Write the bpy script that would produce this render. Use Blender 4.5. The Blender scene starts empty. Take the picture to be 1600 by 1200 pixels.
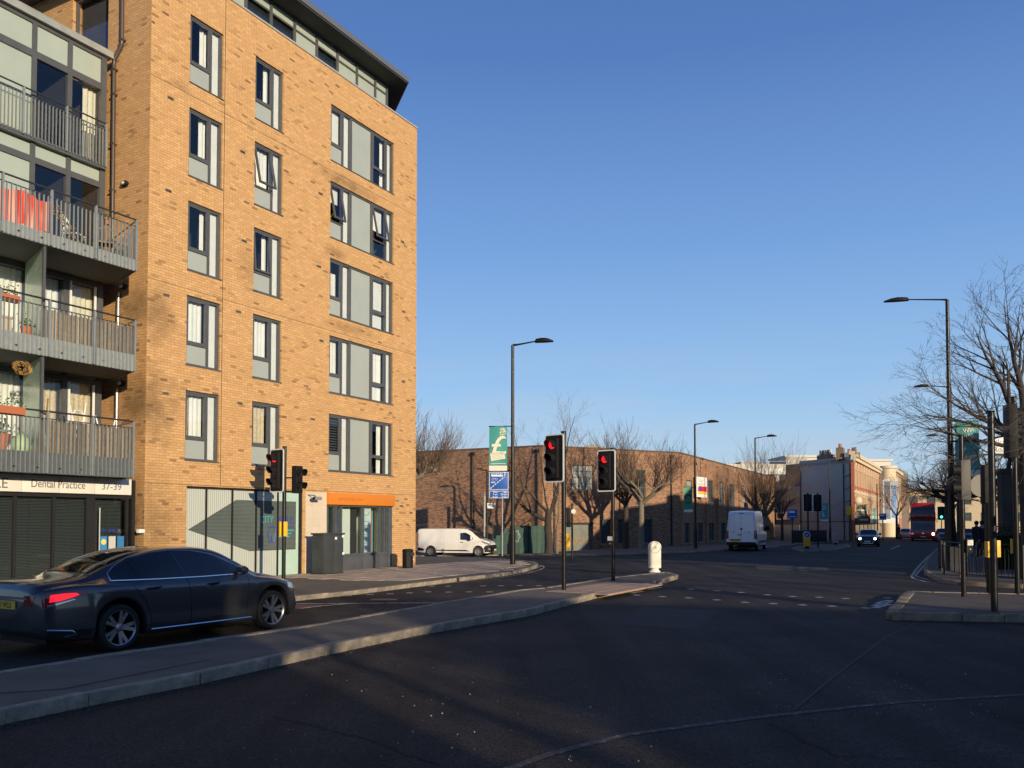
import bpy, bmesh, math, random
from mathutils import Vector, Matrix
from mathutils.bvhtree import BVHTree
random.seed(7)
R_ = math.radians
scene = bpy.context.scene
col = scene.collection

# ------------------------------------------------------------------ camera
F = 1350.0; PITCH = R_(2.0); EYE = 1.8
CY = 815 - F * math.tan(PITCH)
cam_d = bpy.data.cameras.new('camera'); cam = bpy.data.objects.new('camera', cam_d); col.objects.link(cam)
cam.location = (0, 0, EYE); cam.rotation_euler = (math.pi / 2 + PITCH, 0, 0)
cam_d.sensor_width = 36; cam_d.lens = 36 * F / 1600; cam_d.shift_y = (CY - 600) / 1600
cam_d.clip_end = 5000; cam_d.clip_start = 0.05
scene.camera = cam

# ------------------------------------------------------------------ sky and sun
SUN_D = Vector((-0.52, 0.854)).normalized()      # where the light travels, on the ground
ELEV = R_(10.5)
w = bpy.data.worlds.new('World'); scene.world = w; w.use_nodes = True
nt = w.node_tree; bg = nt.nodes['Background']
sky = nt.nodes.new('ShaderNodeTexSky'); sky.sky_type = 'NISHITA'; sky.sun_disc = False
sky.sun_elevation = ELEV
sky.sun_rotation = math.atan2(-SUN_D.x, -SUN_D.y)
sky.air_density = 1.0; sky.dust_density = 0.4; sky.ozone_density = 3.0; sky.altitude = 50
nt.links.new(sky.outputs[0], bg.inputs[0]); bg.inputs[1].default_value = 0.13
# the same clear winter sky with its blue-to-pale gradient by height above the horizon, even all round
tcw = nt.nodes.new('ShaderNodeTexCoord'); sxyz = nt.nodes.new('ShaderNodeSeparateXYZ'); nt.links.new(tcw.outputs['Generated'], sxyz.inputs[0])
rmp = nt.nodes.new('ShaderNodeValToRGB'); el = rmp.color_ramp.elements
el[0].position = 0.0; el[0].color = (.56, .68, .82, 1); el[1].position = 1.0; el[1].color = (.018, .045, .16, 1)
for p_, c_ in ((.06, (.48, .67, .86)), (.15, (.33, .56, .88)), (.30, (.195, .385, .77)), (.48, (.096, .215, .55)), (.62, (.075, .16, .44)), (.78, (.035, .085, .27))):  # stops above the view darkened to cut ambient light
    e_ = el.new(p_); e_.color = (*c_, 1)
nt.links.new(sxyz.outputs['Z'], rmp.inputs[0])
# a faint smear of thin cloud low down
mpc = nt.nodes.new('ShaderNodeMapping'); mpc.inputs['Scale'].default_value = (3, 3, 22); nt.links.new(tcw.outputs['Generated'], mpc.inputs[0])
nzc = nt.nodes.new('ShaderNodeTexNoise'); nzc.inputs['Scale'].default_value = 1.6; nzc.inputs['Detail'].default_value = 5; nt.links.new(mpc.outputs[0], nzc.inputs['Vector'])
mrc = nt.nodes.new('ShaderNodeMapRange'); mrc.inputs['From Min'].default_value = .46; mrc.inputs['From Max'].default_value = .72; mrc.inputs['To Max'].default_value = .55; nt.links.new(nzc.outputs['Fac'], mrc.inputs[0])
mrh = nt.nodes.new('ShaderNodeMapRange'); mrh.inputs['From Min'].default_value = .22; mrh.inputs['From Max'].default_value = .08; nt.links.new(sxyz.outputs['Z'], mrh.inputs[0])
mlc = nt.nodes.new('ShaderNodeMath'); mlc.operation = 'MULTIPLY'; nt.links.new(mrc.outputs[0], mlc.inputs[0]); nt.links.new(mrh.outputs[0], mlc.inputs[1])
mxc = nt.nodes.new('ShaderNodeMix'); mxc.data_type = 'RGBA'; nt.links.new(mlc.outputs[0], mxc.inputs[0]); nt.links.new(rmp.outputs[0], mxc.inputs[6]); mxc.inputs[7].default_value = (.52, .58, .70, 1)
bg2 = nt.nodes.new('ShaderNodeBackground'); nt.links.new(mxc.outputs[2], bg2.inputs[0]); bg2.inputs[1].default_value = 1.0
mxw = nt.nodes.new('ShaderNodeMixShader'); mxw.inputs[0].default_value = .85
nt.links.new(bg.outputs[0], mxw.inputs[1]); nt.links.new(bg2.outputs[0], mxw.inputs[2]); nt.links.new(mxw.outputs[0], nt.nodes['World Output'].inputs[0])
sl = bpy.data.lights.new('sun', 'SUN'); so = bpy.data.objects.new('sun', sl); col.objects.link(so)
sl.energy = 5.0; sl.angle = R_(0.5); sl.color = (1.0, 0.82, 0.58)
dv = Vector((SUN_D.x * math.cos(ELEV), SUN_D.y * math.cos(ELEV), -math.sin(ELEV)))
so.rotation_euler = dv.to_track_quat('-Z', 'Y').to_euler()
scene.view_settings.view_transform = 'Standard'; scene.view_settings.look = 'None'
scene.view_settings.gamma = 1; scene.view_settings.use_curve_mapping = False
scene.view_settings.exposure = 0.0

# ------------------------------------------------------------------ terrain and pixel helpers
def sstep(a, b, x):
    t = min(1, max(0, (x - a) / (b - a))); return t * t * (3 - 2 * t)
def gz(x, y):
    k = 0.0065 + 0.0195 * sstep(13, -4, x)
    d = min(max(0.0, y - 36), 130)
    return -k * d if x > 13 else -(0.0065 * d + (k - 0.0065) * min(d, 34))
def ray(x, y):
    a = (x - 800) / F; b = (CY - y) / F
    return Vector((a, math.cos(PITCH) - b * math.sin(PITCH), math.sin(PITCH) + b * math.cos(PITCH)))
CAM = Vector((0, 0, EYE))
def gp(x, y, h=0.0):
    r = ray(x, y); z = h
    for _ in range(12):
        P = CAM + r * ((z - EYE) / r.z); z = gz(P.x, P.y) + h
    return Vector((P.x, P.y, z))
def at(x, y, Y):
    r = ray(x, y); return CAM + r * (Y / r.y)
def gx(x, Y, h=0):
    P = at(x, 815, Y); return Vector((P.x, Y, gz(P.x, Y) + h))

# ------------------------------------------------------------------ materials
MATS = {}
def mat(name, c, rough=0.6, metal=0.0, var=0.0, vscale=3.0, bump=0.0, bscale=40.0, emit=None, es=0, c2=None, coat=0.0, spec=0.5, co='Object'):
    if name in MATS: return MATS[name]
    m = bpy.data.materials.new(name); m.use_nodes = True; n = m.node_tree; b = n.nodes['Principled BSDF']
    b.inputs['Roughness'].default_value = rough; b.inputs['Metallic'].default_value = metal
    b.inputs['Specular IOR Level'].default_value = spec
    if coat: b.inputs['Coat Weight'].default_value = coat; b.inputs['Coat Roughness'].default_value = 0.04
    b.inputs['Base Color'].default_value = (*c, 1)
    tc = n.nodes.new('ShaderNodeTexCoord')
    if var > 0 or c2:
        nz = n.nodes.new('ShaderNodeTexNoise'); nz.inputs['Scale'].default_value = vscale; nz.inputs['Detail'].default_value = 8
        nz.inputs['Roughness'].default_value = 0.65
        n.links.new(tc.outputs[co], nz.inputs['Vector'])
        cr = n.nodes.new('ShaderNodeValToRGB')
        cr.color_ramp.elements[0].position = 0.3; cr.color_ramp.elements[1].position = 0.7
        a = tuple(max(0, v * (1 - var)) for v in c); bb = c2 or tuple(min(1, v * (1 + var)) for v in c)
        cr.color_ramp.elements[0].color = (*a, 1); cr.color_ramp.elements[1].color = (*bb, 1)
        n.links.new(nz.outputs['Fac'], cr.inputs[0]); n.links.new(cr.outputs[0], b.inputs['Base Color'])
        rr = n.nodes.new('ShaderNodeMapRange'); rr.inputs['To Min'].default_value = max(0, rough - .12); rr.inputs['To Max'].default_value = min(1, rough + .12)
        n.links.new(nz.outputs['Fac'], rr.inputs[0]); n.links.new(rr.outputs[0], b.inputs['Roughness'])
    if bump > 0:
        nb = n.nodes.new('ShaderNodeTexNoise'); nb.inputs['Scale'].default_value = bscale; nb.inputs['Detail'].default_value = 6
        n.links.new(tc.outputs[co], nb.inputs['Vector'])
        bp = n.nodes.new('ShaderNodeBump'); bp.inputs['Strength'].default_value = bump; bp.inputs['Distance'].default_value = 0.01
        n.links.new(nb.outputs['Fac'], bp.inputs['Height']); n.links.new(bp.outputs[0], b.inputs['Normal'])
    if emit:
        b.inputs['Emission Color'].default_value = (*emit, 1); b.inputs['Emission Strength'].default_value = es
    MATS[name] = m; return m
def brick_mat(name, base, dark, light, mortar, dark_frac=0.12, stain=None, bw=0.225, rh=0.075, soot=0.0, patch=0.25):
    m = bpy.data.materials.new(name); m.use_nodes = True; n = m.node_tree; b = n.nodes['Principled BSDF']; L = n.links
    tc = n.nodes.new('ShaderNodeTexCoord'); sp = n.nodes.new('ShaderNodeSeparateXYZ'); cb = n.nodes.new('ShaderNodeCombineXYZ')
    L.new(tc.outputs['Object'], sp.inputs[0]); L.new(sp.outputs['X'], cb.inputs['X']); L.new(sp.outputs['Z'], cb.inputs['Y'])
    br = n.nodes.new('ShaderNodeTexBrick'); br.inputs['Scale'].default_value = 1; br.inputs['Brick Width'].default_value = bw
    br.inputs['Row Height'].default_value = rh; br.inputs['Mortar Size'].default_value = 0.006; br.inputs['Mortar Smooth'].default_value = 0.3
    br.inputs['Color1'].default_value = (0, 0, 0, 1); br.inputs['Color2'].default_value = (1, 1, 1, 1); br.inputs['Mortar'].default_value = (.5, .5, .5, 1)
    L.new(cb.outputs[0], br.inputs['Vector'])
    # perturbation: patches where dark bricks gather
    pn = n.nodes.new('ShaderNodeTexNoise'); pn.inputs['Scale'].default_value = 0.55; pn.inputs['Detail'].default_value = 4
    L.new(tc.outputs['Object'], pn.inputs['Vector'])
    ad = n.nodes.new('ShaderNodeMath'); ad.operation = 'MULTIPLY_ADD'; ad.inputs[1].default_value = patch; L.new(pn.outputs['Fac'], ad.inputs[0]); L.new(br.outputs['Color'], ad.inputs[2])
    cr = n.nodes.new('ShaderNodeValToRGB'); e = cr.color_ramp.elements
    e[0].position = 0.0; e[0].color = (*light, 1); e[1].position = 1.0; e[1].color = (*dark, 1)
    a = e.new(0.45); a.color = (*base, 1); a2 = e.new(1.0 - dark_frac + patch * .5 - .04); a2.color = tuple(v * .93 for v in base) + (1,)
    sc = n.nodes.new('ShaderNodeMath'); sc.operation = 'MULTIPLY'; sc.inputs[1].default_value = 1 / (1 + patch * .6)
    L.new(ad.outputs[0], sc.inputs[0]); L.new(sc.outputs[0], cr.inputs[0])
    mx = n.nodes.new('ShaderNodeMix'); mx.data_type = 'RGBA'; L.new(br.outputs['Fac'], mx.inputs[0]); L.new(cr.outputs[0], mx.inputs[6]); mx.inputs[7].default_value = (*mortar, 1)
    fn = n.nodes.new('ShaderNodeTexNoise'); fn.inputs['Scale'].default_value = 9; fn.inputs['Detail'].default_value = 8
    L.new(tc.outputs['Object'], fn.inputs['Vector'])
    m2 = n.nodes.new('ShaderNodeMix'); m2.data_type = 'RGBA'; m2.blend_type = 'MULTIPLY'; m2.inputs[0].default_value = 1
    mr = n.nodes.new('ShaderNodeMapRange'); mr.inputs['From Min'].default_value = .3; mr.inputs['From Max'].default_value = .7; mr.inputs['To Min'].default_value = .92; mr.inputs['To Max'].default_value = 1.05
    L.new(fn.outputs['Fac'], mr.inputs[0]); L.new(mx.outputs[2], m2.inputs[6]); L.new(mr.outputs[0], m2.inputs[7])
    out = m2.outputs[2]
    if stain:      # dirt washed down from the balconies: list of (x, z, rx, rz)
        for (sx, sz, rx, rz, amt) in stain:
            mp = n.nodes.new('ShaderNodeMapping'); mp.vector_type = 'POINT'
            mp.inputs['Location'].default_value = (-sx / rx, 0, -sz / rz); mp.inputs['Scale'].default_value = (1 / rx, 0, 1 / rz)
            L.new(tc.outputs['Object'], mp.inputs[0])
            ln = n.nodes.new('ShaderNodeVectorMath'); ln.operation = 'LENGTH'; L.new(mp.outputs[0], ln.inputs[0])
            dn = n.nodes.new('ShaderNodeTexNoise'); dn.inputs['Scale'].default_value = 2.4; dn.inputs['Detail'].default_value = 8; L.new(tc.outputs['Object'], dn.inputs['Vector'])
            s1 = n.nodes.new('ShaderNodeMath'); s1.operation = 'MULTIPLY_ADD'; s1.inputs[1].default_value = 1.6; L.new(dn.outputs['Fac'], s1.inputs[0]); L.new(ln.outputs[1], s1.inputs[2])
            r2 = n.nodes.new('ShaderNodeMapRange'); r2.inputs['From Min'].default_value = .9; r2.inputs['From Max'].default_value = 1.9; r2.inputs['To Min'].default_value = 1 - amt; r2.inputs['To Max'].default_value = 1
            L.new(s1.outputs[0], r2.inputs[0])
            m3 = n.nodes.new('ShaderNodeMix'); m3.data_type = 'RGBA'; m3.blend_type = 'MULTIPLY'; m3.inputs[0].default_value = 1
            L.new(out, m3.inputs[6]); L.new(r2.outputs[0], m3.inputs[7]); out = m3.outputs[2]
    L.new(out, b.inputs['Base Color']); b.inputs['Roughness'].default_value = 0.9
    iv = n.nodes.new('ShaderNodeMath'); iv.operation = 'SUBTRACT'; iv.inputs[0].default_value = 1; L.new(br.outputs['Fac'], iv.inputs[1])
    bn = n.nodes.new('ShaderNodeMath'); bn.operation = 'MULTIPLY_ADD'; bn.inputs[1].default_value = .6; L.new(fn.outputs['Fac'], bn.inputs[0]); L.new(iv.outputs[0], bn.inputs[2])
    bp = n.nodes.new('ShaderNodeBump'); bp.inputs['Strength'].default_value = .55; bp.inputs['Distance'].default_value = .008
    L.new(bn.outputs[0], bp.inputs['Height']); L.new(bp.outputs[0], b.inputs['Normal'])
    MATS[name] = m; return m
def glass_mat(name, tint=(0.9, 0.95, 0.95), refl=0.12, rough=0.01):
    m = bpy.data.materials.new(name); m.use_nodes = True; n = m.node_tree; n.nodes.clear()
    o = n.nodes.new('ShaderNodeOutputMaterial'); mx = n.nodes.new('ShaderNodeMixShader'); t = n.nodes.new('ShaderNodeBsdfTransparent'); g = n.nodes.new('ShaderNodeBsdfGlossy')
    t.inputs[0].default_value = (*tint, 1); g.inputs['Roughness'].default_value = rough; g.inputs['Color'].default_value = (.95, .97, 1, 1)
    lw = n.nodes.new('ShaderNodeLayerWeight'); lw.inputs[0].default_value = .5; fr = n.nodes.new('ShaderNodeMath'); fr.operation = 'POWER'; fr.inputs[1].default_value = 5.0; n.links.new(lw.outputs['Facing'], fr.inputs[0])
    a = n.nodes.new('ShaderNodeMath'); a.operation = 'ADD'; a.use_clamp = True; a.inputs[1].default_value = refl; n.links.new(fr.outputs[0], a.inputs[0])
    n.links.new(a.outputs[0], mx.inputs[0]); n.links.new(t.outputs[0], mx.inputs[1]); n.links.new(g.outputs[0], mx.inputs[2]); n.links.new(mx.outputs[0], o.inputs[0])
    MATS[name] = m; return m
def worn_mat(name, paint, under, amount=0.5, scale=7.0):
    m = bpy.data.materials.new(name); m.use_nodes = True; n = m.node_tree; b = n.nodes['Principled BSDF']
    tc = n.nodes.new('ShaderNodeTexCoord'); nz = n.nodes.new('ShaderNodeTexNoise'); nz.inputs['Scale'].default_value = scale; nz.inputs['Detail'].default_value = 12; nz.inputs['Roughness'].default_value = .75
    n.links.new(tc.outputs['Object'], nz.inputs['Vector'])
    cr = n.nodes.new('ShaderNodeValToRGB'); cr.color_ramp.elements[0].position = amount - .07; cr.color_ramp.elements[1].position = amount + .07
    cr.color_ramp.elements[0].color = (*under, 1); cr.color_ramp.elements[1].color = (*paint, 1)
    n.links.new(nz.outputs['Fac'], cr.inputs[0]); n.links.new(cr.outputs[0], b.inputs['Base Color']); b.inputs['Roughness'].default_value = .8
    MATS[name] = m; return m

def asphalt_mat():
    m = bpy.data.materials.new('asphalt'); m.use_nodes = True; n = m.node_tree; b = n.nodes['Principled BSDF']; L = n.links
    tc = n.nodes.new('ShaderNodeTexCoord')
    big = n.nodes.new('ShaderNodeTexNoise'); big.inputs['Scale'].default_value = .35; big.inputs['Detail'].default_value = 9; big.inputs['Roughness'].default_value = .6
    L.new(tc.outputs['Object'], big.inputs['Vector'])
    cr = n.nodes.new('ShaderNodeValToRGB'); cr.color_ramp.elements[0].position = .35; cr.color_ramp.elements[1].position = .7
    cr.color_ramp.elements[0].color = (.024, .021, .018, 1); cr.color_ramp.elements[1].color = (.054, .046, .038, 1)
    L.new(big.outputs['Fac'], cr.inputs[0])
    # tyre tracks and long streaks along the street
    mp = n.nodes.new('ShaderNodeMapping'); mp.inputs['Rotation'].default_value = (0, 0, R_(28)); mp.inputs['Scale'].default_value = (1.4, .05, 1)
    L.new(tc.outputs['Object'], mp.inputs[0]); st = n.nodes.new('ShaderNodeTexNoise'); st.inputs['Scale'].default_value = 1; st.inputs['Detail'].default_value = 5; L.new(mp.outputs[0], st.inputs['Vector'])
    mr = n.nodes.new('ShaderNodeMapRange'); mr.inputs['From Min'].default_value = .3; mr.inputs['From Max'].default_value = .7; mr.inputs['To Min'].default_value = .6; mr.inputs['To Max'].default_value = 1.35; L.new(st.outputs['Fac'], mr.inputs[0])
    m1 = n.nodes.new('ShaderNodeMix'); m1.data_type = 'RGBA'; m1.blend_type = 'MULTIPLY'; m1.inputs[0].default_value = 1; L.new(cr.outputs[0], m1.inputs[6]); L.new(mr.outputs[0], m1.inputs[7])
    # aggregate
    vo = n.nodes.new('ShaderNodeTexVoronoi'); vo.inputs['Scale'].default_value = 60; L.new(tc.outputs['Object'], vo.inputs['Vector'])
    c2 = n.nodes.new('ShaderNodeValToRGB'); c2.color_ramp.elements[0].color = (.35, .35, .35, 1); c2.color_ramp.elements[1].color = (2.0, 1.93, 1.8, 1)
    sp = n.nodes.new('ShaderNodeSeparateColor'); L.new(vo.outputs['Color'], sp.inputs[0]); L.new(sp.outputs[0], c2.inputs[0])
    m2 = n.nodes.new('ShaderNodeMix'); m2.data_type = 'RGBA'; m2.blend_type = 'MULTIPLY'; m2.inputs[0].default_value = .8; L.new(m1.outputs[2], m2.inputs[6]); L.new(c2.outputs[0], m2.inputs[7])
    # sparse pale chips
    v2 = n.nodes.new('ShaderNodeTexVoronoi'); v2.inputs['Scale'].default_value = 9; L.new(tc.outputs['Object'], v2.inputs['Vector'])
    lt = n.nodes.new('ShaderNodeMath'); lt.operation = 'LESS_THAN'; lt.inputs[1].default_value = .07; L.new(v2.outputs['Distance'], lt.inputs[0])
    s3 = n.nodes.new('ShaderNodeSeparateColor'); L.new(v2.outputs['Color'], s3.inputs[0]); gt = n.nodes.new('ShaderNodeMath'); gt.operation = 'GREATER_THAN'; gt.inputs[1].default_value = .93; L.new(s3.outputs[0], gt.inputs[0])
    mu = n.nodes.new('ShaderNodeMath'); mu.operation = 'MULTIPLY'; L.new(lt.outputs[0], mu.inputs[0]); L.new(gt.outputs[0], mu.inputs[1])
    m3 = n.nodes.new('ShaderNodeMix'); m3.data_type = 'RGBA'; L.new(mu.outputs[0], m3.inputs[0]); L.new(m2.outputs[2], m3.inputs[6]); m3.inputs[7].default_value = (.35, .34, .32, 1)
    L.new(m3.outputs[2], b.inputs['Base Color']); b.inputs['Roughness'].default_value = .82; b.inputs['Specular IOR Level'].default_value = .2
    bp = n.nodes.new('ShaderNodeBump'); bp.inputs['Strength'].default_value = .6; bp.inputs['Distance'].default_value = .01; L.new(vo.outputs['Distance'], bp.inputs['Height']); L.new(bp.outputs[0], b.inputs['Normal'])
    MATS['asphalt'] = m; return m

ASPH = asphalt_mat()
BRICK = brick_mat('yellow_brick', (.60, .35, .145), (.20, .105, .05), (.69, .42, .185), (.34, .215, .115), .17,
                  stain=[(0.3, 7.4, .7, 1.0, .45), (0.2, 4.9, 1.0, 1.1, .5), (.3, 1.6, 1.2, 1.6, .4), (8.2, 13.7, 1.9, .28, .45), (7.6, 11.1, .7, .25, .4), (1.0, 14, .4, .2, .3), (8.4, 8.6, 1.6, .22, .3), (3.6, 9.5, .7, .8, .2)])
BRICK_R = brick_mat('yellow_brick_return', (.55, .315, .13), (.19, .10, .05), (.63, .37, .16), (.32, .20, .11), .18,
                    stain=[(7.9, 7.6, 1.0, .6, .5), (8.0, 5.0, 1.1, .9, .55), (8.1, 1.8, 1.2, 1.2, .45)])
BRICK_W = brick_mat('red_brown_brick', (.36, .195, .11), (.15, .085, .055), (.45, .26, .15), (.31, .20, .13), .2, bw=.24, rh=.08, patch=.6,
                    stain=[(4, .5, 6, 1.6, .35), (2, 7.2, 5, .4, .45), (8, 4, 2.5, 1.5, .25)])
BRICK_W2 = brick_mat('red_brown_brick_street', (.42, .225, .12), (.17, .09, .055), (.5, .28, .16), (.34, .23, .14), .18, bw=.24, rh=.08, patch=.5)
BRICK_V = brick_mat('victorian_red_brick', (.42, .12, .055), (.3, .09, .045), (.5, .16, .07), (.4, .2, .12), .15)
BRICK_D = brick_mat('old_stock_brick', (.22, .15, .10), (.1, .07, .05), (.28, .2, .13), (.22, .18, .14), .2)
M_FRAME = mat('dark_grey_frame', (.085, .088, .092), .45, var=.12)
M_PANEL = mat('grey_green_panel', (.36, .40, .37), .35, var=.05, vscale=1.2)
M_PANEL2 = mat('pale_green_glass_panel', (.37, .43, .37), .22, var=.06, vscale=.8)
M_METAL = mat('galvanised_steel', (.30, .33, .33), .45, .35, var=.15, vscale=6)
M_SLATE = mat('slate_grey_metal', (.10, .115, .125), .5, .2, var=.2, vscale=4)
M_DARK = mat('near_black_metal', (.012, .012, .013), .6, var=.2, vscale=5)
M_POLE = mat('dark_painted_steel', (.012, .0115, .011), .32, 0, var=.3, vscale=9, bump=.1, spec=.3)
M_WHITE = mat('white_paint', (.78, .78, .75), .4, var=.05)
M_CURT = mat('cream_curtain', (.72, .68, .52), .9, var=.1, vscale=2)
M_CURTW = mat('white_curtain', (.82, .82, .76), .9, var=.05)
M_CURTP = mat('patterned_curtain', (.50, .38, .22), .9, c2=(.78, .68, .48), vscale=14)
M_ROOM = mat('dim_room', (.07, .06, .06), .9, var=.2)
M_ROOMD = mat('dark_room', (.035, .033, .035), .9)
M_GLASS = glass_mat('window_glass', (.93, .95, .96), .035)
M_GLASSD = glass_mat('tinted_glass', (.68, .71, .71), .05)
M_CARGLASS = mat('dark_car_glass', (.012, .013, .015), .03, spec=.9)
M_CONC = mat('granite_kerb', (.30, .25, .185), .88, var=.5, vscale=4, bump=.7, bscale=45)
M_PAVE = mat('paving_stone', (.42, .35, .27), .85, var=.3, vscale=2.0, bump=.3, bscale=60)
M_PAVE2 = mat('pink_tactile_paving', (.36, .25, .19), .85, var=.25, vscale=2.0, bump=.3, bscale=60)
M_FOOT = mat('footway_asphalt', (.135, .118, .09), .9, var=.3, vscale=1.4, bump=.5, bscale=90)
M_FOOTD = mat('shaded_footway_asphalt', (.10, .082, .065), .9, var=.3, vscale=1.4, bump=.5, bscale=90)  # darker copy of the footway asphalt, its shade put into the colour
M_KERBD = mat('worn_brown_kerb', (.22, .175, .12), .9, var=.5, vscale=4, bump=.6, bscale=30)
M_RUB = mat('tyre_rubber', (.018, .018, .018), .8, var=.2)
M_RIM = mat('alloy_rim', (.42, .42, .43), .3, .85, var=.1)
M_CHROME = mat('chrome_trim', (.75, .76, .78), .12, 1.0)
M_BLACKP = mat('black_plastic', (.012, .012, .013), .6, var=.2, spec=.2)
M_YEL = mat('yellow_plastic', (.80, .47, .02), .5, var=.06)
M_REDON = mat('lit_red_lens', (.5, .01, .01), .3, emit=(1, .012, .02), es=1.5)
M_GREENON = mat('lit_green_lens', (.01, .4, .2), .3, emit=(.05, 1, .5), es=4)
M_LENS = mat('unlit_lens', (.03, .03, .03), .25)
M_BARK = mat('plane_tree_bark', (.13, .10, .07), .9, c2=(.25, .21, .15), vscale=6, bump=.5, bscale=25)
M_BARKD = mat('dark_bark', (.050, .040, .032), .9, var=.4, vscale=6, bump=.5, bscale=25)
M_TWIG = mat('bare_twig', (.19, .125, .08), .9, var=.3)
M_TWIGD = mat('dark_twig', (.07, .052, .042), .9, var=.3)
M_PLW = worn_mat('worn_white_line', (.62, .60, .55), (.06, .057, .054), .45, 9)
M_PLW2 = worn_mat('very_worn_white_line', (.30, .28, .25), (.042, .038, .033), .60, 11)
M_PLY = worn_mat('worn_yellow_line', (.60, .50, .26), (.07, .065, .055), .42, 9)
M_PLY2 = worn_mat('pale_worn_yellow_line', (.45, .40, .30), (.05, .05, .048), .44, 9)

# ------------------------------------------------------------------ mesh helpers
class MB:
    def __init__(s): s.v = []; s.f = []; s.m = []
    def add(s, vs, fs, mi=0):
        o = len(s.v); s.v += [tuple(p) for p in vs]; s.f += [tuple(i + o for i in f) for f in fs]; s.m += [mi] * len(fs); return s
    def box(s, x0, x1, y0, y1, z0, z1, mi=0):
        return s.add([(x0, y0, z0), (x1, y0, z0), (x1, y1, z0), (x0, y1, z0), (x0, y0, z1), (x1, y0, z1), (x1, y1, z1), (x0, y1, z1)],
                     [(0, 3, 2, 1), (4, 5, 6, 7), (0, 1, 5, 4), (1, 2, 6, 5), (2, 3, 7, 6), (3, 0, 4, 7)], mi)
    def quad(s, a, b, c, d, mi=0): return s.add([a, b, c, d], [(0, 1, 2, 3)], mi)
    def prism(s, poly, z0, z1, mi=0):
        n = len(poly); vs = [(p[0], p[1], z0) for p in poly] + [(p[0], p[1], z1) for p in poly]
        ar = sum(poly[i][0] * poly[(i + 1) % n][1] - poly[(i + 1) % n][0] * poly[i][1] for i in range(n))
        fs = [tuple(range(n))[::-1], tuple(range(n, 2 * n))] + [(i, (i + 1) % n, n + (i + 1) % n, n + i) for i in range(n)]
        if ar < 0: fs = [f[::-1] for f in fs]
        return s.add(vs, fs, mi)
    def tube(s, pts, rad, n=8, mi=0, cap=True):
        pts = [Vector(p) for p in pts]
        if not isinstance(rad, (list, tuple)): rad = [rad] * len(pts)
        vs = []; up = None
        for i, p in enumerate(pts):
            t = (pts[min(i + 1, len(pts) - 1)] - pts[max(i - 1, 0)])
            if t.length < 1e-9: t = Vector((0, 0, 1))
            t.normalize()
            if up is None: up = t.orthogonal().normalized()
            up = (up - t * up.dot(t))
            if up.length < 1e-6: up = t.orthogonal()
            up.normalize(); sd = t.cross(up)
            for k in range(n):
                a = 2 * math.pi * k / n; vs.append(p + (up * math.cos(a) + sd * math.sin(a)) * rad[i])
        fs = [(i * n + k, i * n + (k + 1) % n, (i + 1) * n + (k + 1) % n, (i + 1) * n + k) for i in range(len(pts) - 1) for k in range(n)]
        if cap: fs += [tuple(range(n))[::-1], tuple(range((len(pts) - 1) * n, len(pts) * n))]
        return s.add(vs, fs, mi)
    def lathe(s, prof, n=24, mi=0, M=None, closed=False):
        vs = []
        for (r, z) in prof:
            for k in range(n):
                a = 2 * math.pi * k / n; p = Vector((r * math.cos(a), r * math.sin(a), z)); vs.append(M @ p if M else p)
        m = len(prof); fs = []
        for i in range(m if closed else m - 1):
            j = (i + 1) % m
            fs += [(i * n + k, i * n + (k + 1) % n, j * n + (k + 1) % n, j * n + k) for k in range(n)]
        if not closed: fs += [tuple(range(n))[::-1], tuple(range((m - 1) * n, m * n))]
        return s.add(vs, fs, mi)
    def build(s, name, mats, parent=None, smooth=None, loc=None, bevel=0):
        me = bpy.data.meshes.new(name); me.from_pydata(s.v, [], s.f)
        if not isinstance(mats, (list, tuple)): mats = [mats]
        for m in mats: me.materials.append(m)
        me.polygons.foreach_set('material_index', s.m); me.update()
        if bevel:
            bm = bmesh.new(); bm.from_mesh(me); bmesh.ops.remove_doubles(bm, verts=bm.verts, dist=1e-5)
            es = [e for e in bm.edges if len(e.link_faces) == 2 and e.calc_face_angle(0) > .5]
            bmesh.ops.bevel(bm, geom=es, offset=bevel, segments=2, affect='EDGES', profile=.6); bm.to_mesh(me); bm.free()
            if smooth is None: smooth = 40
        if smooth:
            me.polygons.foreach_set('use_smooth', [True] * len(me.polygons)); me.set_sharp_from_angle(angle=R_(smooth))
        o = bpy.data.objects.new(name, me); col.objects.link(o)
        if parent: o.parent = parent
        if loc: o.location = loc
        return o
def tag(o, label=None, cat=None, group=None, kind=None):
    if label: o['label'] = label
    if cat: o['category'] = cat
    if group: o['group'] = group
    if kind: o['kind'] = kind
    return o
def thing(name, label, cat, loc=(0, 0, 0), rotz=0, group=None):
    o = bpy.data.objects.new(name, None); col.objects.link(o); o.empty_display_size = .3
    o.location = loc; o.rotation_euler = (0, 0, rotz); return tag(o, label, cat, group)
def dupe(o, parent=None, loc=None):
    c = o.copy(); col.objects.link(c)
    if parent: c.parent = parent
    if loc is not None: c.location = loc
    return c
def copy_tree(o, parent=None):
    c = o.copy(); col.objects.link(c); c.parent = parent
    for ch in list(o.children): copy_tree(ch, c)
    return c
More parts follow.
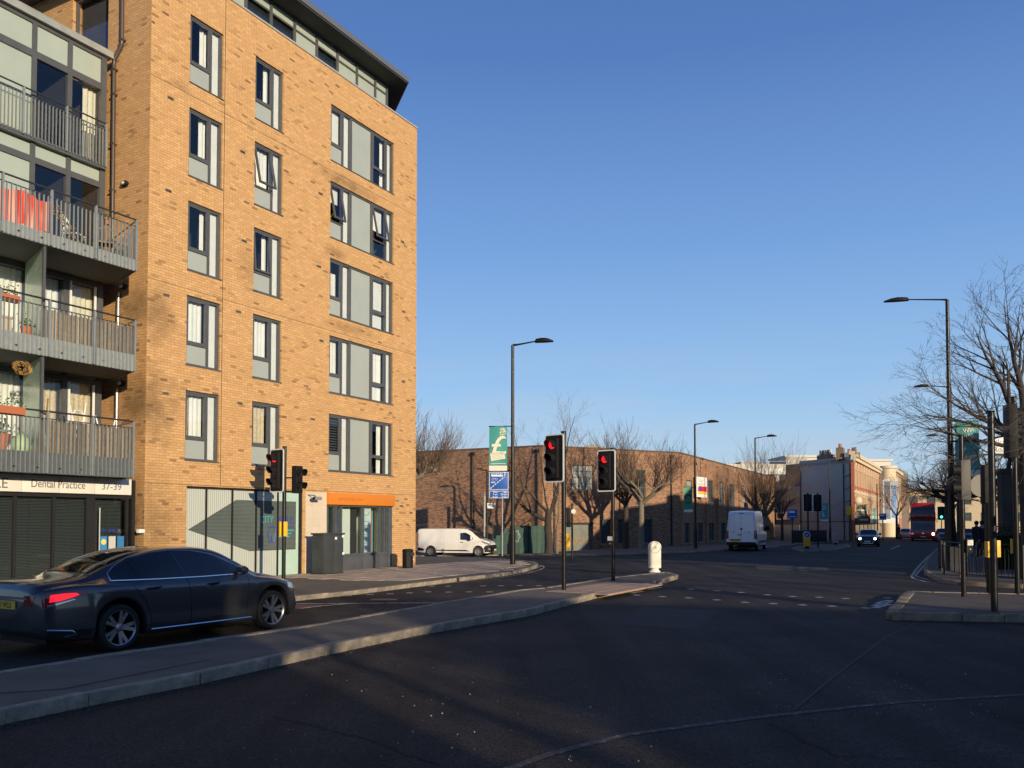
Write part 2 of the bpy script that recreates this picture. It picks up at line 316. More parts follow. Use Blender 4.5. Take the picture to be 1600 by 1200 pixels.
def text(s, size, m, parent, loc, rot=(math.pi / 2, 0, 0), ext=.004, align='LEFT', name='lettering', sx=1.0, bold=0.0, shear=0):
    cu = bpy.data.curves.new(name, 'FONT'); cu.body = s; cu.size = size; cu.extrude = ext; cu.align_x = align; cu.offset = bold; cu.shear = shear
    t = bpy.data.objects.new(name, cu); col.objects.link(t); bpy.context.view_layer.update()
    me = bpy.data.meshes.new_from_object(t.evaluated_get(bpy.context.evaluated_depsgraph_get())); bpy.data.objects.remove(t)
    me.materials.clear(); me.materials.append(m)
    o = bpy.data.objects.new(name, me); col.objects.link(o); o.parent = parent; o.location = loc; o.rotation_euler = rot; o.scale = (sx, 1, 1); return o
def sheet(name, poly, h, m, cell=2.0, thick=0.0, parent=None, kind='structure', matside=None):
    """polygon laid over the ground at height h, following the terrain"""
    bm = bmesh.new(); vs = [bm.verts.new((p[0], p[1], 0)) for p in poly]; f = bm.faces.new(vs); f.normal_update()
    if f.normal.z < 0: f.normal_flip()
    xs = [p[0] for p in poly]; ys = [p[1] for p in poly]
    ylo = 34 if cell > .9 else min(ys)
    y = max(min(ys), ylo) + cell * .5
    while y < max(ys):
        bmesh.ops.bisect_plane(bm, geom=bm.verts[:] + bm.edges[:] + bm.faces[:], plane_co=(0, y, 0), plane_no=(0, 1, 0)); y += cell
    if max(ys) > 36:
        x = min(xs) + cell * .5
        while x < max(xs):
            bmesh.ops.bisect_plane(bm, geom=bm.verts[:] + bm.edges[:] + bm.faces[:], plane_co=(x, 0, 0), plane_no=(1, 0, 0)); x += cell
    if thick:
        ret = bmesh.ops.extrude_face_region(bm, geom=bm.faces[:])
        nv = [g for g in ret['geom'] if isinstance(g, bmesh.types.BMVert)]; top = set(nv)
        for v in bm.verts: v.co.z = gz(v.co.x, v.co.y) + (h if v in top else h - thick)
    else:
        for v in bm.verts: v.co.z = gz(v.co.x, v.co.y) + h
    me = bpy.data.meshes.new(name); bm.to_mesh(me); bm.free(); me.materials.append(m)
    o = bpy.data.objects.new(name, me); col.objects.link(o)
    if parent: o.parent = parent
    if kind: o['kind'] = kind
    return o
def strip(name, pts, width, h, m, parent=None, kind='structure', gap=None, cell=1.0):
    """painted line along points"""
    pts = [Vector((p[0], p[1])) for p in pts]; L = []; Rr = []
    dense = [pts[0]]
    for a, b in zip(pts, pts[1:]):
        k = max(1, int((b - a).length / cell))
        for i in range(1, k + 1): dense.append(a.lerp(b, i / k))
    mb = MB(); vs = []
    for i, p in enumerate(dense):
        t = (dense[min(i + 1, len(dense) - 1)] - dense[max(i - 1, 0)]).normalized(); nn = Vector((-t.y, t.x)) * width / 2
        for q in (p - nn, p + nn): vs.append((q.x, q.y, gz(q.x, q.y) + h))
    fs = []; acc = 0
    for i in range(len(dense) - 1):
        acc += (dense[i + 1] - dense[i]).length
        if gap and (acc % (gap[0] + gap[1])) > gap[0]: continue
        fs.append((2 * i, 2 * i + 2, 2 * i + 3, 2 * i + 1))
    mb.add(vs, fs); o = mb.build(name, m, parent)
    if kind and not parent: o['kind'] = kind
    return o
# ------------------------------------------------------------------ ground, road, islands, pavements
mb = MB(); xs = [-90, -60, -40, -25, -15, -8, -4, 0, 4, 9, 13, 18, 25, 35, 50, 70, 100, 140]; ys = [-60, -20, 0, 20, 36, 45, 54, 62, 70, 85, 100, 120, 140, 166, 200, 300]
vs = [(x, y, gz(x, y)) for y in ys for x in xs]; nx = len(xs)
mb.add(vs, [(j * nx + i, j * nx + i + 1, (j + 1) * nx + i + 1, (j + 1) * nx + i) for j in range(len(ys) - 1) for i in range(nx - 1)])
tag(mb.build('road', ASPH), kind='structure')
mb = MB(); mb.quad((-2500, -2500, -2.2), (2500, -2500, -2.2), (2500, 4500, -2.2), (-2500, 4500, -2.2)); tag(mb.build('ground', mat('far_ground', (.06, .06, .055), .95, var=.3, vscale=.02)), kind='structure')

def kerb_run(parent, pts, h=.13, wd=.15, L=.914, m=M_CONC, flip=1, jit=.006):
    base = None; pts = [Vector((p[0], p[1])) for p in pts]; carry = 0
    seq = []
    for a, b in zip(pts, pts[1:]):
        d = (b - a); n = max(1, round(d.length / L)); l = d.length / n
        for i in range(n): seq.append((a + d * ((i + .5) / n), l, math.atan2(d.y, d.x)))
    for (c, l, ang) in seq:
        z = gz(c.x, c.y)
        if base is None:
            k = MB(); k.box(-.5, .5, -wd / 2, wd / 2, -.25, 0); base = k.build('kerb_stone', m, parent, bevel=.016); o = base
        else: o = dupe(base, parent)
        o.location = (c.x, c.y, z + h + random.uniform(-jit, jit)); o.rotation_euler = (random.uniform(-.015, .015), random.uniform(-.004, .004), ang + random.uniform(-jit, jit)); o.scale = (l - .012, 1, 1)

def V2(l, h=0.12): return [tuple(gp(x, y, h)[:2]) for x, y in l]
# traffic island on which the two signals and the white bollard stand
isl_near = V2([(-160, 1148), (0, 1109), (131, 1083), (306, 1051), (500, 1010), (640, 982), (820, 953), (930, 926)])
isl_far = V2([(856, 918), (812, 922), (680, 944), (469, 980), (219, 1016), (0, 1050), (-160, 1082)])
isl_mid = V2([(1000, 914), (1034, 905), (1057, 898), (1040, 894), (960, 902)])
island = sheet('traffic_island', isl_near + isl_mid + isl_far, .115, M_FOOT, thick=.3, cell=.5)
kerb_run(island, isl_near); kerb_run(island, [isl_near[-1], isl_mid[0]], h=.03); kerb_run(island, isl_mid + isl_far)
strip('pavement_joint', [gp(-60, 1087, .12), gp(100, 1076, .12), gp(330, 1030, .12)], .03, .119, mat('dark_joint', (.04, .035, .03), .95), island, kind=None)
# pinkish tactile slabs where the crossing passes
ta = [Vector(p) for p in V2([(856, 922), (985, 903)])]
dT = (ta[1] - ta[0]).normalized(); nT = Vector((dT.y, -dT.x)); tb = None
for i in range(9):
    for j in range(4):
        c = ta[0] + dT * (i * .41 - .2) + nT * (j * .41 + .35)
        if tb is None:
            k = MB(); k.box(-.198, .198, -.198, .198, -.03, .0)
            for a in range(5):
                for b_ in range(5):
                    x_, y_ = -.15 + a * .075, -.15 + b_ * .075
                    k.add([(x_ - .012, y_ - .012, 0), (x_ + .012, y_ - .012, 0), (x_ + .012, y_ + .012, 0), (x_ - .012, y_ + .012, 0), (x_, y_, .006)], [(0, 1, 4), (1, 2, 4), (2, 3, 4), (3, 0, 4)])
            tb = k.build('tactile_paver', M_PAVE2, island); o = tb
        else: o = dupe(tb, island)
        o.location = (c.x, c.y, .124 + random.uniform(-.003, .003)); o.rotation_euler = (0, 0, math.atan2(dT.y, dT.x))

# the pavement in front of the flats, with its corner into the side street
pv_edge = V2([(460, 932), (560, 922), (640, 912), (732, 901), (780, 896), (815, 890), (832, 885), (838, 881)], .1)
pv_back = V2([(832, 878), (815, 876), (780, 873), (730, 871), (652, 869.5), (560, 869)], .1)
far_l = [(-22, 42), (-22, 10), (-14, 8)]
left_kerb = [(-14.7, 3.4), (-9.6, 12.9)] + pv_edge
pavement = sheet('pavement', left_kerb + pv_back + [(-14, 45), (-22, 45), (-22, 3.4)], .10, M_FOOT, thick=.3, cell=1.0)
kerb_run(pavement, left_kerb + pv_back, h=.112)
# slabs of that pavement
U = Vector((.4803, .8771)).normalized(); NO = Vector((U.y, -U.x)); L0 = Vector((-3.7773, 33.854)) - U * 12.454
def inside(p, poly):
    c = False; n = len(poly)
    for i in range(n):
        x1, y1 = poly[i]; x2, y2 = poly[(i + 1) % n]
        if (y1 > p[1]) != (y2 > p[1]) and p[0] < (x2 - x1) * (p[1] - y1) / (y2 - y1) + x1: c = not c
    return c
pvpoly = left_kerb + pv_back + [(-14, 45), (-22, 45), (-22, 3.4)]
sl0 = None; pm = [M_PAVE, mat('paving_stone_warm', (.44, .36, .275), .85, var=.25, vscale=2, bump=.3, bscale=60), mat('paving_stone_grey', (.34, .29, .235), .85, var=.3, vscale=2, bump=.3, bscale=60)]
protos = []
for m_ in pm:
    k = MB(); k.box(-.295, .295, -.295, .295, -.05, 0); protos.append(k)
made = [None] * 3; cnt = 0
for i in range(3, 40):
    for j in range(0, 16):
        s_ = i * .606 + (.3 if j % 2 else 0); o_ = .35 + j * .606
        c = L0 + U * s_ + NO * o_
        if s_ < 4.3 or cnt >= 295 or c.y < 25: continue
        if not all(inside((c + U * a + NO * b).to_tuple(), pvpoly) for a in (-.42, .42) for b in (-.42, .42)): continue
        q = random.choice([0, 0, 1, 1, 2]); cnt += 1
        if made[q] is None: made[q] = protos[q].build('paving_slab', pm[q], pavement); o = made[q]
        else: o = dupe(made[q], pavement)
        o.location = (c.x, c.y, gz(c.x, c.y) + .113 + random.uniform(-.004, .004)); o.rotation_euler = (random.uniform(-.006, .006), random.uniform(-.006, .006), math.atan2(U.y, U.x))

# far kerb of the side street, and the pavement under the warehouse
wp = V2([(640, 867.5), (780, 866.5), (936, 866), (1000, 863.5), (1087, 861), (1150, 857.5), (1215, 853.5)], .08)
wh_base = [(-8.2, 69.8), (2.26, 63.9), (13.7, 70.4), (33.9, 111)]
wpav = sheet('warehouse_pavement', [(-14, wp[0][1])] + wp + [(38, 100), (40, 112), (30, 112), (13.5, 71.5), (2.2, 65), (-9, 71.5), (-14, 74)], .08, M_FOOT, thick=.3, cell=2)
kerb_run(wpav, wp, h=.09, L=2.4)

# right-hand island with the pedestrian signals
ri = V2([(1393, 957), (1500, 959), (1700, 962)], .13) ; ri_top = V2([(1760, 929), (1600, 928), (1457, 925), (1424, 923)], .13)
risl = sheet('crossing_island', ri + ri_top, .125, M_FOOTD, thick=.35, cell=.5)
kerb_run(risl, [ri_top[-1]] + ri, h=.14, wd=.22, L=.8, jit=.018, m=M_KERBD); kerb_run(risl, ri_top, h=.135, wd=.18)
# right-hand pavement beyond the side road
rp = V2([(1760, 917), (1600, 914), (1502, 909), (1468, 903), (1448, 893), (1446, 882), (1454, 868), (1466, 856), (1474, 849), (1482, 843)], .1)
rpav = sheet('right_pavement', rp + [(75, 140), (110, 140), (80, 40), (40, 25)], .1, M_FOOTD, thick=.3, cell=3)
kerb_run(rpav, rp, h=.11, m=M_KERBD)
# far refuge island in the middle of the road
fr = V2([(1238, 857.5), (1256, 860), (1300, 859), (1328, 854), (1322, 850), (1290, 851), (1250, 854)], .1)
frefuge = sheet('far_refuge_island', fr, .12, M_FOOTD, thick=.3, cell=1); kerb_run(frefuge, fr + fr[:1], h=.125, L=1.5)

# ------------------------------------------------------------------ painted markings
def pts_(l): return [gp(x, y) for x, y in l]
strip('stop_line', pts_([(463, 943.5), (682, 942)]), .10, .004, M_PLW)
strip('lane_line', pts_([(470, 951), (500, 947.5), (545, 943.5)]), .10, .008, M_PLW)
sheet('red_surfacing', [p[:2] for p in pts_([(455, 945), (508, 944.5), (500, 947), (478, 951), (458, 952)])], .004, mat('red_road_surface', (.16, .05, .035), .9, var=.3), cell=.5)
yl = [(455, 935.5), (560, 925), (640, 915), (732, 904), (780, 899), (820, 892.5), (838, 888), (846, 884), (845, 881.5), (838, 879)]
strip('yellow_line', pts_(yl), .07, .004, M_PLY); strip('yellow_line', pts_([(x + 4, y + 3.2) for x, y in yl]), .07, .004, M_PLY2)
yr = [(1474, 850), (1466, 856), (1452, 868), (1440, 880), (1430, 892), (1424, 900), (1427, 904), (1445, 908.5), (1500, 914), (1600, 919), (1760, 924)]
strip('yellow_line', pts_(yr), .09, .004, M_PLY2); strip('yellow_line', pts_([(x + 11 * (1 - i / 12), y + (-1 if i < 6 else -3)) for i, (x, y) in enumerate(yr)]), .09, .004, M_PLY2)
def stud(x, y, h=.004, sz=.12):
    P = gp(x, y); o = tag(MB().add([(-sz / 2, -sz / 2, 0), (sz / 2, -sz / 2, 0), (sz / 2, sz / 2, 0), (-sz / 2, sz / 2, 0)], [(0, 1, 2, 3)]).build('crossing_stud', M_PLW), kind='structure') if not STUD else dupe(STUD[0])
    if not STUD: STUD.append(o)
    o.location = (P.x, P.y, P.z + h); o.rotation_euler = (0, 0, .3); o['kind'] = 'structure'
STUD = []
for x, y in [(520, 352), (640, 359), (750, 366), (870, 377), (985, 384), (1105, 388), (1225, 394), (1415, 391), (1480, 393), (275, 378), (393, 385), (512, 391), (640, 400), (768, 411), (897, 417), (1030, 423), (1163, 428), (1317, 437)]:
    stud(900 + x * .34375, 800 + y * .34375, sz=.16)
for x, y in [(675, 916), (700, 916), (755, 915.6), (783, 915.5), (812, 915), (842, 915.3), (610, 918), (580, 919), (552, 921), (640, 926.6), (669, 925), (701, 925.3), (733, 925), (765, 925), (610, 928), (578, 929), (545, 931)]:
    stud(x, y, sz=.15)
for q in ([(1366, 950), (1389, 944)], [(1366, 947), (1391, 940)], [(1370, 943), (1392, 938)]): strip('zigzag_mark', pts_(q), .16, .004, M_PLW)
for q in ([(986, 927), (1004, 924)], [(1010, 921), (1034, 918)], [(984, 923), (1010, 920)], [(955, 921.5), (990, 919)]): strip('zigzag_mark', pts_(q), .14, .004, M_PLW)
strip('edge_line', pts_([(760, 1215), (860, 1178), (980, 1148), (1200, 1119), (1400, 1098), (1640, 1083)]), .09, .004, M_PLW2, cell=.4)
strip('tar_seam', pts_([(1460, 960), (1385, 995), (1300, 1060), (1240, 1110)]), .04, .004, mat('tar_seam', (.040, .036, .032), .85))
strip('tar_seam', pts_([(655, 935), (420, 968), (300, 985)]), .05, .004, mat('tar_seam', (.02, .02, .02), .6))
for a, b in [((1392, 858), (1406, 852.5)), ((1366, 857), (1380, 857.5)), ((1330, 866), (1352, 866))]: strip('lane_dash', pts_([a, b]), .14, .004, M_PLW)
strip('give_way_line', pts_([(880, 885), (925, 876.5)]), .12, .004, M_PLW2)

# stray stones and grit in the foreground
random.seed(3); mb = MB()
for k in range(170):
    if k < 60: x, y = random.gauss(760, 190), random.uniform(1040, 1190)
    elif k < 110: x, y = random.uniform(1150, 1560), random.uniform(1050, 1120)
    else:
        t = random.random(); x = 430 + 500 * t; y = 1030 - 100 * t + random.uniform(0, 8)
    P = gp(x, y); r = random.uniform(.003, .009) if random.random() < .93 else .013
    vs = [P + Vector((r * math.cos(a), r * math.sin(a), 0)) * random.uniform(.6, 1.2) for a in (0, 1.3, 2.5, 3.8, 5)]
    tp = P + Vector((0, 0, r * 1.2)); mb.add(vs + [tp], [(i, (i + 1) % 5, 5) for i in range(5)])
tag(mb.build('grit', mat('pale_grit', (.38, .34, .28), .9, var=.4, vscale=20)), 'small pale stones and grit scattered over the foreground asphalt', 'grit', kind='stuff')

# gutters, patches and leaf litter along the kerbs
M_GUT = mat('gutter_dirt', (.026, .020, .014), .95, var=.5, vscale=6)
def offs(pl, d):
    out = []
    for i, p in enumerate(pl):
        a = Vector(pl[max(i - 1, 0)][:2]); b = Vector(pl[min(i + 1, len(pl) - 1)][:2]); t = (b - a).normalized(); out.append((p[0] + t.y * d, p[1] - t.x * d))
    return out
strip('gutter', offs(isl_near, .17), .16, .003, M_GUT, cell=.5); strip('gutter', offs(isl_mid, .17), .14, .003, M_GUT, cell=.5)
strip('gutter', offs(pv_edge, .15), .12, .003, M_GUT, cell=.5); strip('gutter', offs([tuple(p) for p in ri], .2), .2, .003, M_GUT, cell=.5)
random.seed(14); mb = MB()
def litter(pl, n, d0, d1, r0=.008, r1=.022):
    for _ in range(n):
        i = random.randrange(len(pl) - 1); a = Vector(pl[i][:2]); b = Vector(pl[i + 1][:2]); t = (b - a).normalized(); p = a.lerp(b, random.random()) + Vector((t.y, -t.x)) * random.uniform(d0, d1); r = random.uniform(r0, r1); an = random.uniform(0, 6.28); z = gz(p.x, p.y) + .005
        c, s_ = math.cos(an) * r, math.sin(an) * r; mb.add([(p.x - c, p.y - s_, z), (p.x + s_ * .5, p.y - c * .5, z + r * .3), (p.x + c, p.y + s_, z + .004), (p.x - s_ * .5, p.y + c * .5, z + r * .5)], [(0, 1, 2, 3)])
litter(isl_near, 900, .09, .30); litter(isl_mid, 250, .09, .25); litter([tuple(p) for p in ri], 150, .12, .3); litter(pv_edge, 300, .09, .2)
tag(mb.build('leaf_litter', mat('brown_litter', (.16, .105, .05), .95, var=.6, vscale=30)), 'brown leaf litter and moss gathered in the gutters along the kerbs', 'leaf litter', kind='stuff')
def patch_(name, pts, m, h): sheet(name, [p[:2] for p in pts_(pts)], h, m, cell=1.0)
M_PT1 = mat('dark_asphalt_patch', (.019, .018, .017), .85, var=.4, vscale=5, bump=.5, bscale=90); M_PT2 = mat('worn_asphalt_patch', (.062, .053, .043), .9, var=.4, vscale=5, bump=.5, bscale=90)
patch_('road_patch', [(1005, 948), (1120, 955), (1090, 985), (965, 976)], M_PT1, .004); patch_('road_patch', [(1180, 884), (1290, 887), (1300, 893), (1185, 890)], M_PT2, .004)
patch_('road_patch', [(560, 951), (640, 947), (600, 957), (525, 962)], M_PT1, .0035)
k = MB(); Pm_ = gp(600, 937); k.box(Pm_.x - .3, Pm_.x + .3, Pm_.y - .22, Pm_.y + .22, .001, .007); tag(k.build('manhole_cover', mat('cast_iron', (.03, .028, .026), .5)), 'rectangular iron cover in the road by the left stop line', 'manhole cover')
def crack(pts, seed):
    rn = random.Random(seed); P = [gp(x, y) for x, y in pts]; Q = []
    for a, b in zip(P, P[1:]):
        n = max(2, int((b - a).length / .12))
        for i in range(n): q = a.lerp(b, i / n); Q.append((q.x + rn.gauss(0, .02), q.y + rn.gauss(0, .02)))
    strip('crack', Q, .012, .0045, MATS.get('crack_dark') or mat('crack_dark', (.006, .006, .006), .95), cell=5)
crack([(520, 1030), (640, 1060), (760, 1062), (900, 1100)], 1); crack([(1010, 960), (1150, 985), (1330, 980)], 2); crack([(420, 1120), (560, 1150), (700, 1200)], 3); crack([(1200, 1130), (1300, 1180), (1500, 1190)], 4)
# ------------------------------------------------------------------ the block of flats
AU = math.atan2(U.y, U.x)
flats = thing('block_of_flats', 'six storey yellow brick block of flats with grey windows and an overhanging grey roof', 'building', (L0.x, L0.y, 0), AU)
# local frame: x along the street front, y into the building, z up
FW = 12.454; ZP = 17.42
def wall_with_holes(name, x0, x1, z0, z1, holes, m, parent, depth=.32, rot=None, bricks=False):
    xs = sorted({x0, x1} | {a for h in holes for a in h[:2]}); zs = sorted({z0, z1} | {a for h in holes for a in h[2:]})
    def solid(i, j):
        if i < 0 or j < 0 or i >= len(xs) - 1 or j >= len(zs) - 1: return None
        cx, cz = (xs[i] + xs[i + 1]) / 2, (zs[j] + zs[j + 1]) / 2
        return not any(a < cx < b and c < cz < d for a, b, c, d in holes)
    mb = MB()
    for i in range(len(xs) - 1):
        for j in range(len(zs) - 1):
            if not solid(i, j): continue
            a, b, c, d = xs[i], xs[i + 1], zs[j], zs[j + 1]
            mb.quad((a, 0, c), (b, 0, c), (b, 0, d), (a, 0, d)); mb.quad((b, depth, c), (a, depth, c), (a, depth, d), (b, depth, d))
            if solid(i + 1, j) is not True: mb.quad((b, 0, c), (b, depth, c), (b, depth, d), (b, 0, d))
            if solid(i - 1, j) is not True: mb.quad((a, depth, c), (a, 0, c), (a, 0, d), (a, depth, d))
            if solid(i, j + 1) is not True: mb.quad((a, 0, d), (b, 0, d), (b, depth, d), (a, depth, d))
            if solid(i, j - 1) is not True: mb.quad((a, depth, c), (b, depth, c), (b, 0, c), (a, 0, c))
    return mb.build(name, m, parent)
C1, C2, C3 = (1.30, 2.52), (3.80, 5.02), (7.32, 10.94)
BOT = [3.52 + 2.685 * i for i in range(5)]; WH = 1.97
holes = [(c[0], c[1], b, b + WH) for c in (C1, C2, C3) for b in BOT]
holes += [(1.38, 6.06, .03, 2.80), (7.24, 10.93, .03, 2.78)]
wall_with_holes('front_wall', .004, FW, 0, ZP, holes, BRICK, flats)
rw = wall_with_holes('return_wall', 0, 8.396, 0, ZP, [(5.0, 6.6, 14.9, 16.95)], BRICK_R, flats)
rw.rotation_euler = (0, 0, -math.pi / 2); rw.location = (0, 8.4, 0)      # faces the balconies
# return wall local x runs towards the street: x=8.4 is the corner
kx, ky = .664 / math.hypot(.664, .744), .744 / math.hypot(.664, .744)
m_end = MB().prism([(FW - .005, .32), (FW - .002, .005), (FW + kx * 12, ky * 12), (FW + kx * 12 - .5, ky * 12 + .2)], 0, ZP - .003); m_end.build('end_wall', BRICK, flats)
MB().prism([(.32, 1.9), (FW, 1.9), (FW + kx * 9.5, ky * 11.5), (.32, 9)], .02, ZP - .3).build('core', M_ROOM, flats)
MB().prism([(.3, .3), (FW + .1, .3), (FW + kx * 11, ky * 11.8), (.3, 10)], ZP - .25, ZP - .12).build('flat_roof', M_SLATE, flats)
MB().box(-.03, FW + .03, -.03, .36, ZP, ZP + .06).build('parapet_coping', mat('light_grey_coping', (.36, .36, .35), .5), flats)
for z in (2.83, 8.35, 13.9): # movement joints
    MB().box(.0, FW, -.003, 0, z - .005, z + .005).build('movement_joint', M_DARK, flats)
for z0_, z1_ in ((2.84, 8.34), (8.36, 13.89), (13.91, ZP)): MB().box(2.58, 2.596, -.003, 0, z0_, z1_).build('movement_joint', M_DARK, flats)
# vents
v0 = None
for (x, z) in [(.65, 13.5), (.62, 10.9), (.6, 8.0), (.62, 5.3), (3.3, 13.0), (3.2, 8.1), (3.4, 10.3), (3.3, 5.35), (6.8, 12.9), (6.75, 10.4), (6.9, 7.9), (11.5, 12.6), (11.6, 9.9), (11.6, 7.2), (11.5, 2.4), (6.5, 5.2)]:
    if v0 is None:
        k = MB(); k.box(-.11, .11, -.012, .0, -.035, .035)
        for i in range(4): k.box(-.09, .09, -.018, -.012, -.028 + i * .016, -.02 + i * .016, 1)
        v0 = k.build('air_vent', [mat('vent_grey', (.25, .21, .17), .7), M_DARK], flats); o = v0
    else: o = dupe(v0, flats)
    o.location = (x, -.002, z)

def curtain(parent, x0, x1, y, z0, z1, m, amp=.03, n=None):
    n = n or max(6, int((x1 - x0) / .03)); mb = MB(); vs = []
    for i in range(n + 1):
        x = x0 + (x1 - x0) * i / n; yy = y + amp * math.sin(i * 1.3 + x0 * 7) * (.7 + .3 * math.sin(i * .37))
        vs += [(x, yy, z0), (x, yy, z1)]
    mb.add(vs, [(2 * i, 2 * i + 2, 2 * i + 3, 2 * i + 1) for i in range(n)]); return mb.build('curtain', m, parent, smooth=60)
def room(parent, x0, x1, z0, z1, y0=.30, y1=1.8, m=M_ROOM):
    mb = MB()
    mb.quad((x0, y1, z0), (x1, y1, z0), (x1, y1, z1), (x0, y1, z1)); mb.quad((x0, y0, z0), (x0, y1, z0), (x0, y1, z1), (x0, y0, z1))
    mb.quad((x1, y1, z0), (x1, y0, z0), (x1, y0, z1), (x1, y1, z1)); mb.quad((x0, y0, z0), (x1, y0, z0), (x1, y1, z0), (x0, y1, z0)); mb.quad((x0, y1, z1), (x1, y1, z1), (x1, y0, z1), (x0, y0, z1))
    return mb.build('room', m, parent)
FD = .10   # frame set back in the reveal
def bars(mb, x0, x1, z0, z1, t, y0, y1):
    mb.box(x0, x0 + t, y0, y1, z0, z1); mb.box(x1 - t, x1, y0, y1, z0, z1); mb.box(x0 + t, x1 - t, y0, y1, z0, z0 + t); mb.box(x0 + t, x1 - t, y0, y1, z1 - t, z1)
def sash(parent, x0, x1, z0, z1, open_=0):
    e = MB(); w_, h_ = x1 - x0, z1 - z0; bars(e, 0, w_, -h_, 0, .055, -.03, .03)
    s_ = e.build('sash', M_FRAME, parent); s_.location = (x0, FD + .0, z1); s_.rotation_euler = (R_(-open_), 0, 0)
    MB().box(.05, w_ - .05, -.006, .006, -h_ + .05, -.05).build('pane', M_GLASS, s_) if False else None
    g = MB().box(.05, w_ - .05, -.006, .006, -h_ + .05, -.05).build('pane', M_GLASS, parent); g.location = s_.location; g.rotation_euler = s_.rotation_euler
    if open_:
        k = MB(); k.box(x0 + .02, x1 - .02, FD - .01, FD + .05, z0 - .01, z0 + .02); k.build('sash_sill', mat('white_sash_sill', (.7, .68, .6), .5), parent)
def win_narrow(x0, x1, z0, z1, op=0, left='curtR', low='panel'):
    e = MB(); bars(e, x0, x1, z0, z1, .06, FD - .04, FD + .06)
    xm = x0 + (x1 - x0) * .63; zm = z0 + (z1 - z0) * .30
    e.box(xm, xm + .07, FD - .045, FD + .06, z0 + .06, z1 - .06); e.box(x0 + .06, xm, FD - .045, FD + .06, zm, zm + .06)
    wn = e.build('window', M_FRAME, flats)
    MB().box(x0 - .02, x1 + .02, -.03, FD, z0 - .02, z0 + .01).build('sill', M_FRAME, wn)
    MB().box(x0 + .06, xm, FD, FD + .03, z0 + .06, zm).build('spandrel_panel', M_PANEL, wn)
    MB().box(xm + .07, x1 - .06, FD + .0, FD + .012, z0 + .06, z1 - .06).build('pane', M_GLASS, wn)
    MB().box(xm + .02, x1 - .02, FD + .08, FD + .10, z0 + .04, z1 - .04).build('white_lining', M_CURTW, wn)
    sash(wn, x0 + .06, xm, zm + .06, z1 - .06, op)
    room(wn, x0, x1, z0, z1)
    interior(wn, x0 + .06, xm, zm + .06, z1 - .06, left)
def interior(wn, a, b, c, d, k):
    w_ = b - a
    if k == 'curtR': curtain(wn, b - w_ * .30, b + .02, .26, c, d, M_CURTW)
    elif k == 'curtR2': curtain(wn, b - w_ * .18, b + .02, .26, c, d, M_CURTW)
    elif k == 'full': curtain(wn, a, b, .26, c, d, M_CURTW)
    elif k == 'cream': curtain(wn, a + w_ * .35, b, .26, c, d, M_CURTW); curtain(wn, a, a + w_ * .5, .34, c, d, M_CURTP)
    elif k == 'pattern': curtain(wn, a, b, .26, c, d, M_CURTP)
    elif k == 'blindtop': MB().box(a, b, .26, .265, c + (d - c) * .55, d).build('roller_blind', M_CURTW, wn); plantlet(wn, a + w_ * .6, .4, c, .5)
    elif k == 'blindhi': MB().box(a, b, .26, .265, c + (d - c) * .72, d).build('roller_blind', M_CURTW, wn); curtain(wn, b - w_ * .25, b, .28, c, d, M_CURTW)
    elif k == 'swag': curtain(wn, a, b, .3, c, d - .35, M_CURTW)
    elif k == 'louvre':
        mb = MB()
        for i in range(14):
            z = c + (d - c) * (i + .5) / 14; mb.quad((a, .16, z - .03), (b, .16, z - .03), (b, .22, z + .03), (a, .22, z + .03))
        mb.build('louvre', M_SLATE, wn)
    elif k == 'white': MB().box(a, b, .24, .245, c, d).build('roller_blind', M_CURTW, wn)
def plantlet(parent, x, y, z, h):
    mb = MB(); mb.lathe([(.05, 0), (.07, .12)], 8, 0, Matrix.Translation((x, y, z)))
    for i in range(14):
        a = random.uniform(0, 6.28); l = h * random.uniform(.5, 1)
        p = Vector((x, y, z + .1)); q = p + Vector((math.cos(a) * l * .5, math.sin(a) * l * .3, l * .8)); s_ = Vector((-math.sin(a), math.cos(a), 0)) * .025
        mb.add([p, (p + q) / 2 + s_ + Vector((0, 0, .05)), q, (p + q) / 2 - s_ + Vector((0, 0, .05))], [(0, 1, 2, 3)], 1)
    return mb.build('pot_plant', [mat('terracotta', (.45, .14, .06), .8), mat('plant_green', (.06, .12, .03), .7)], parent)
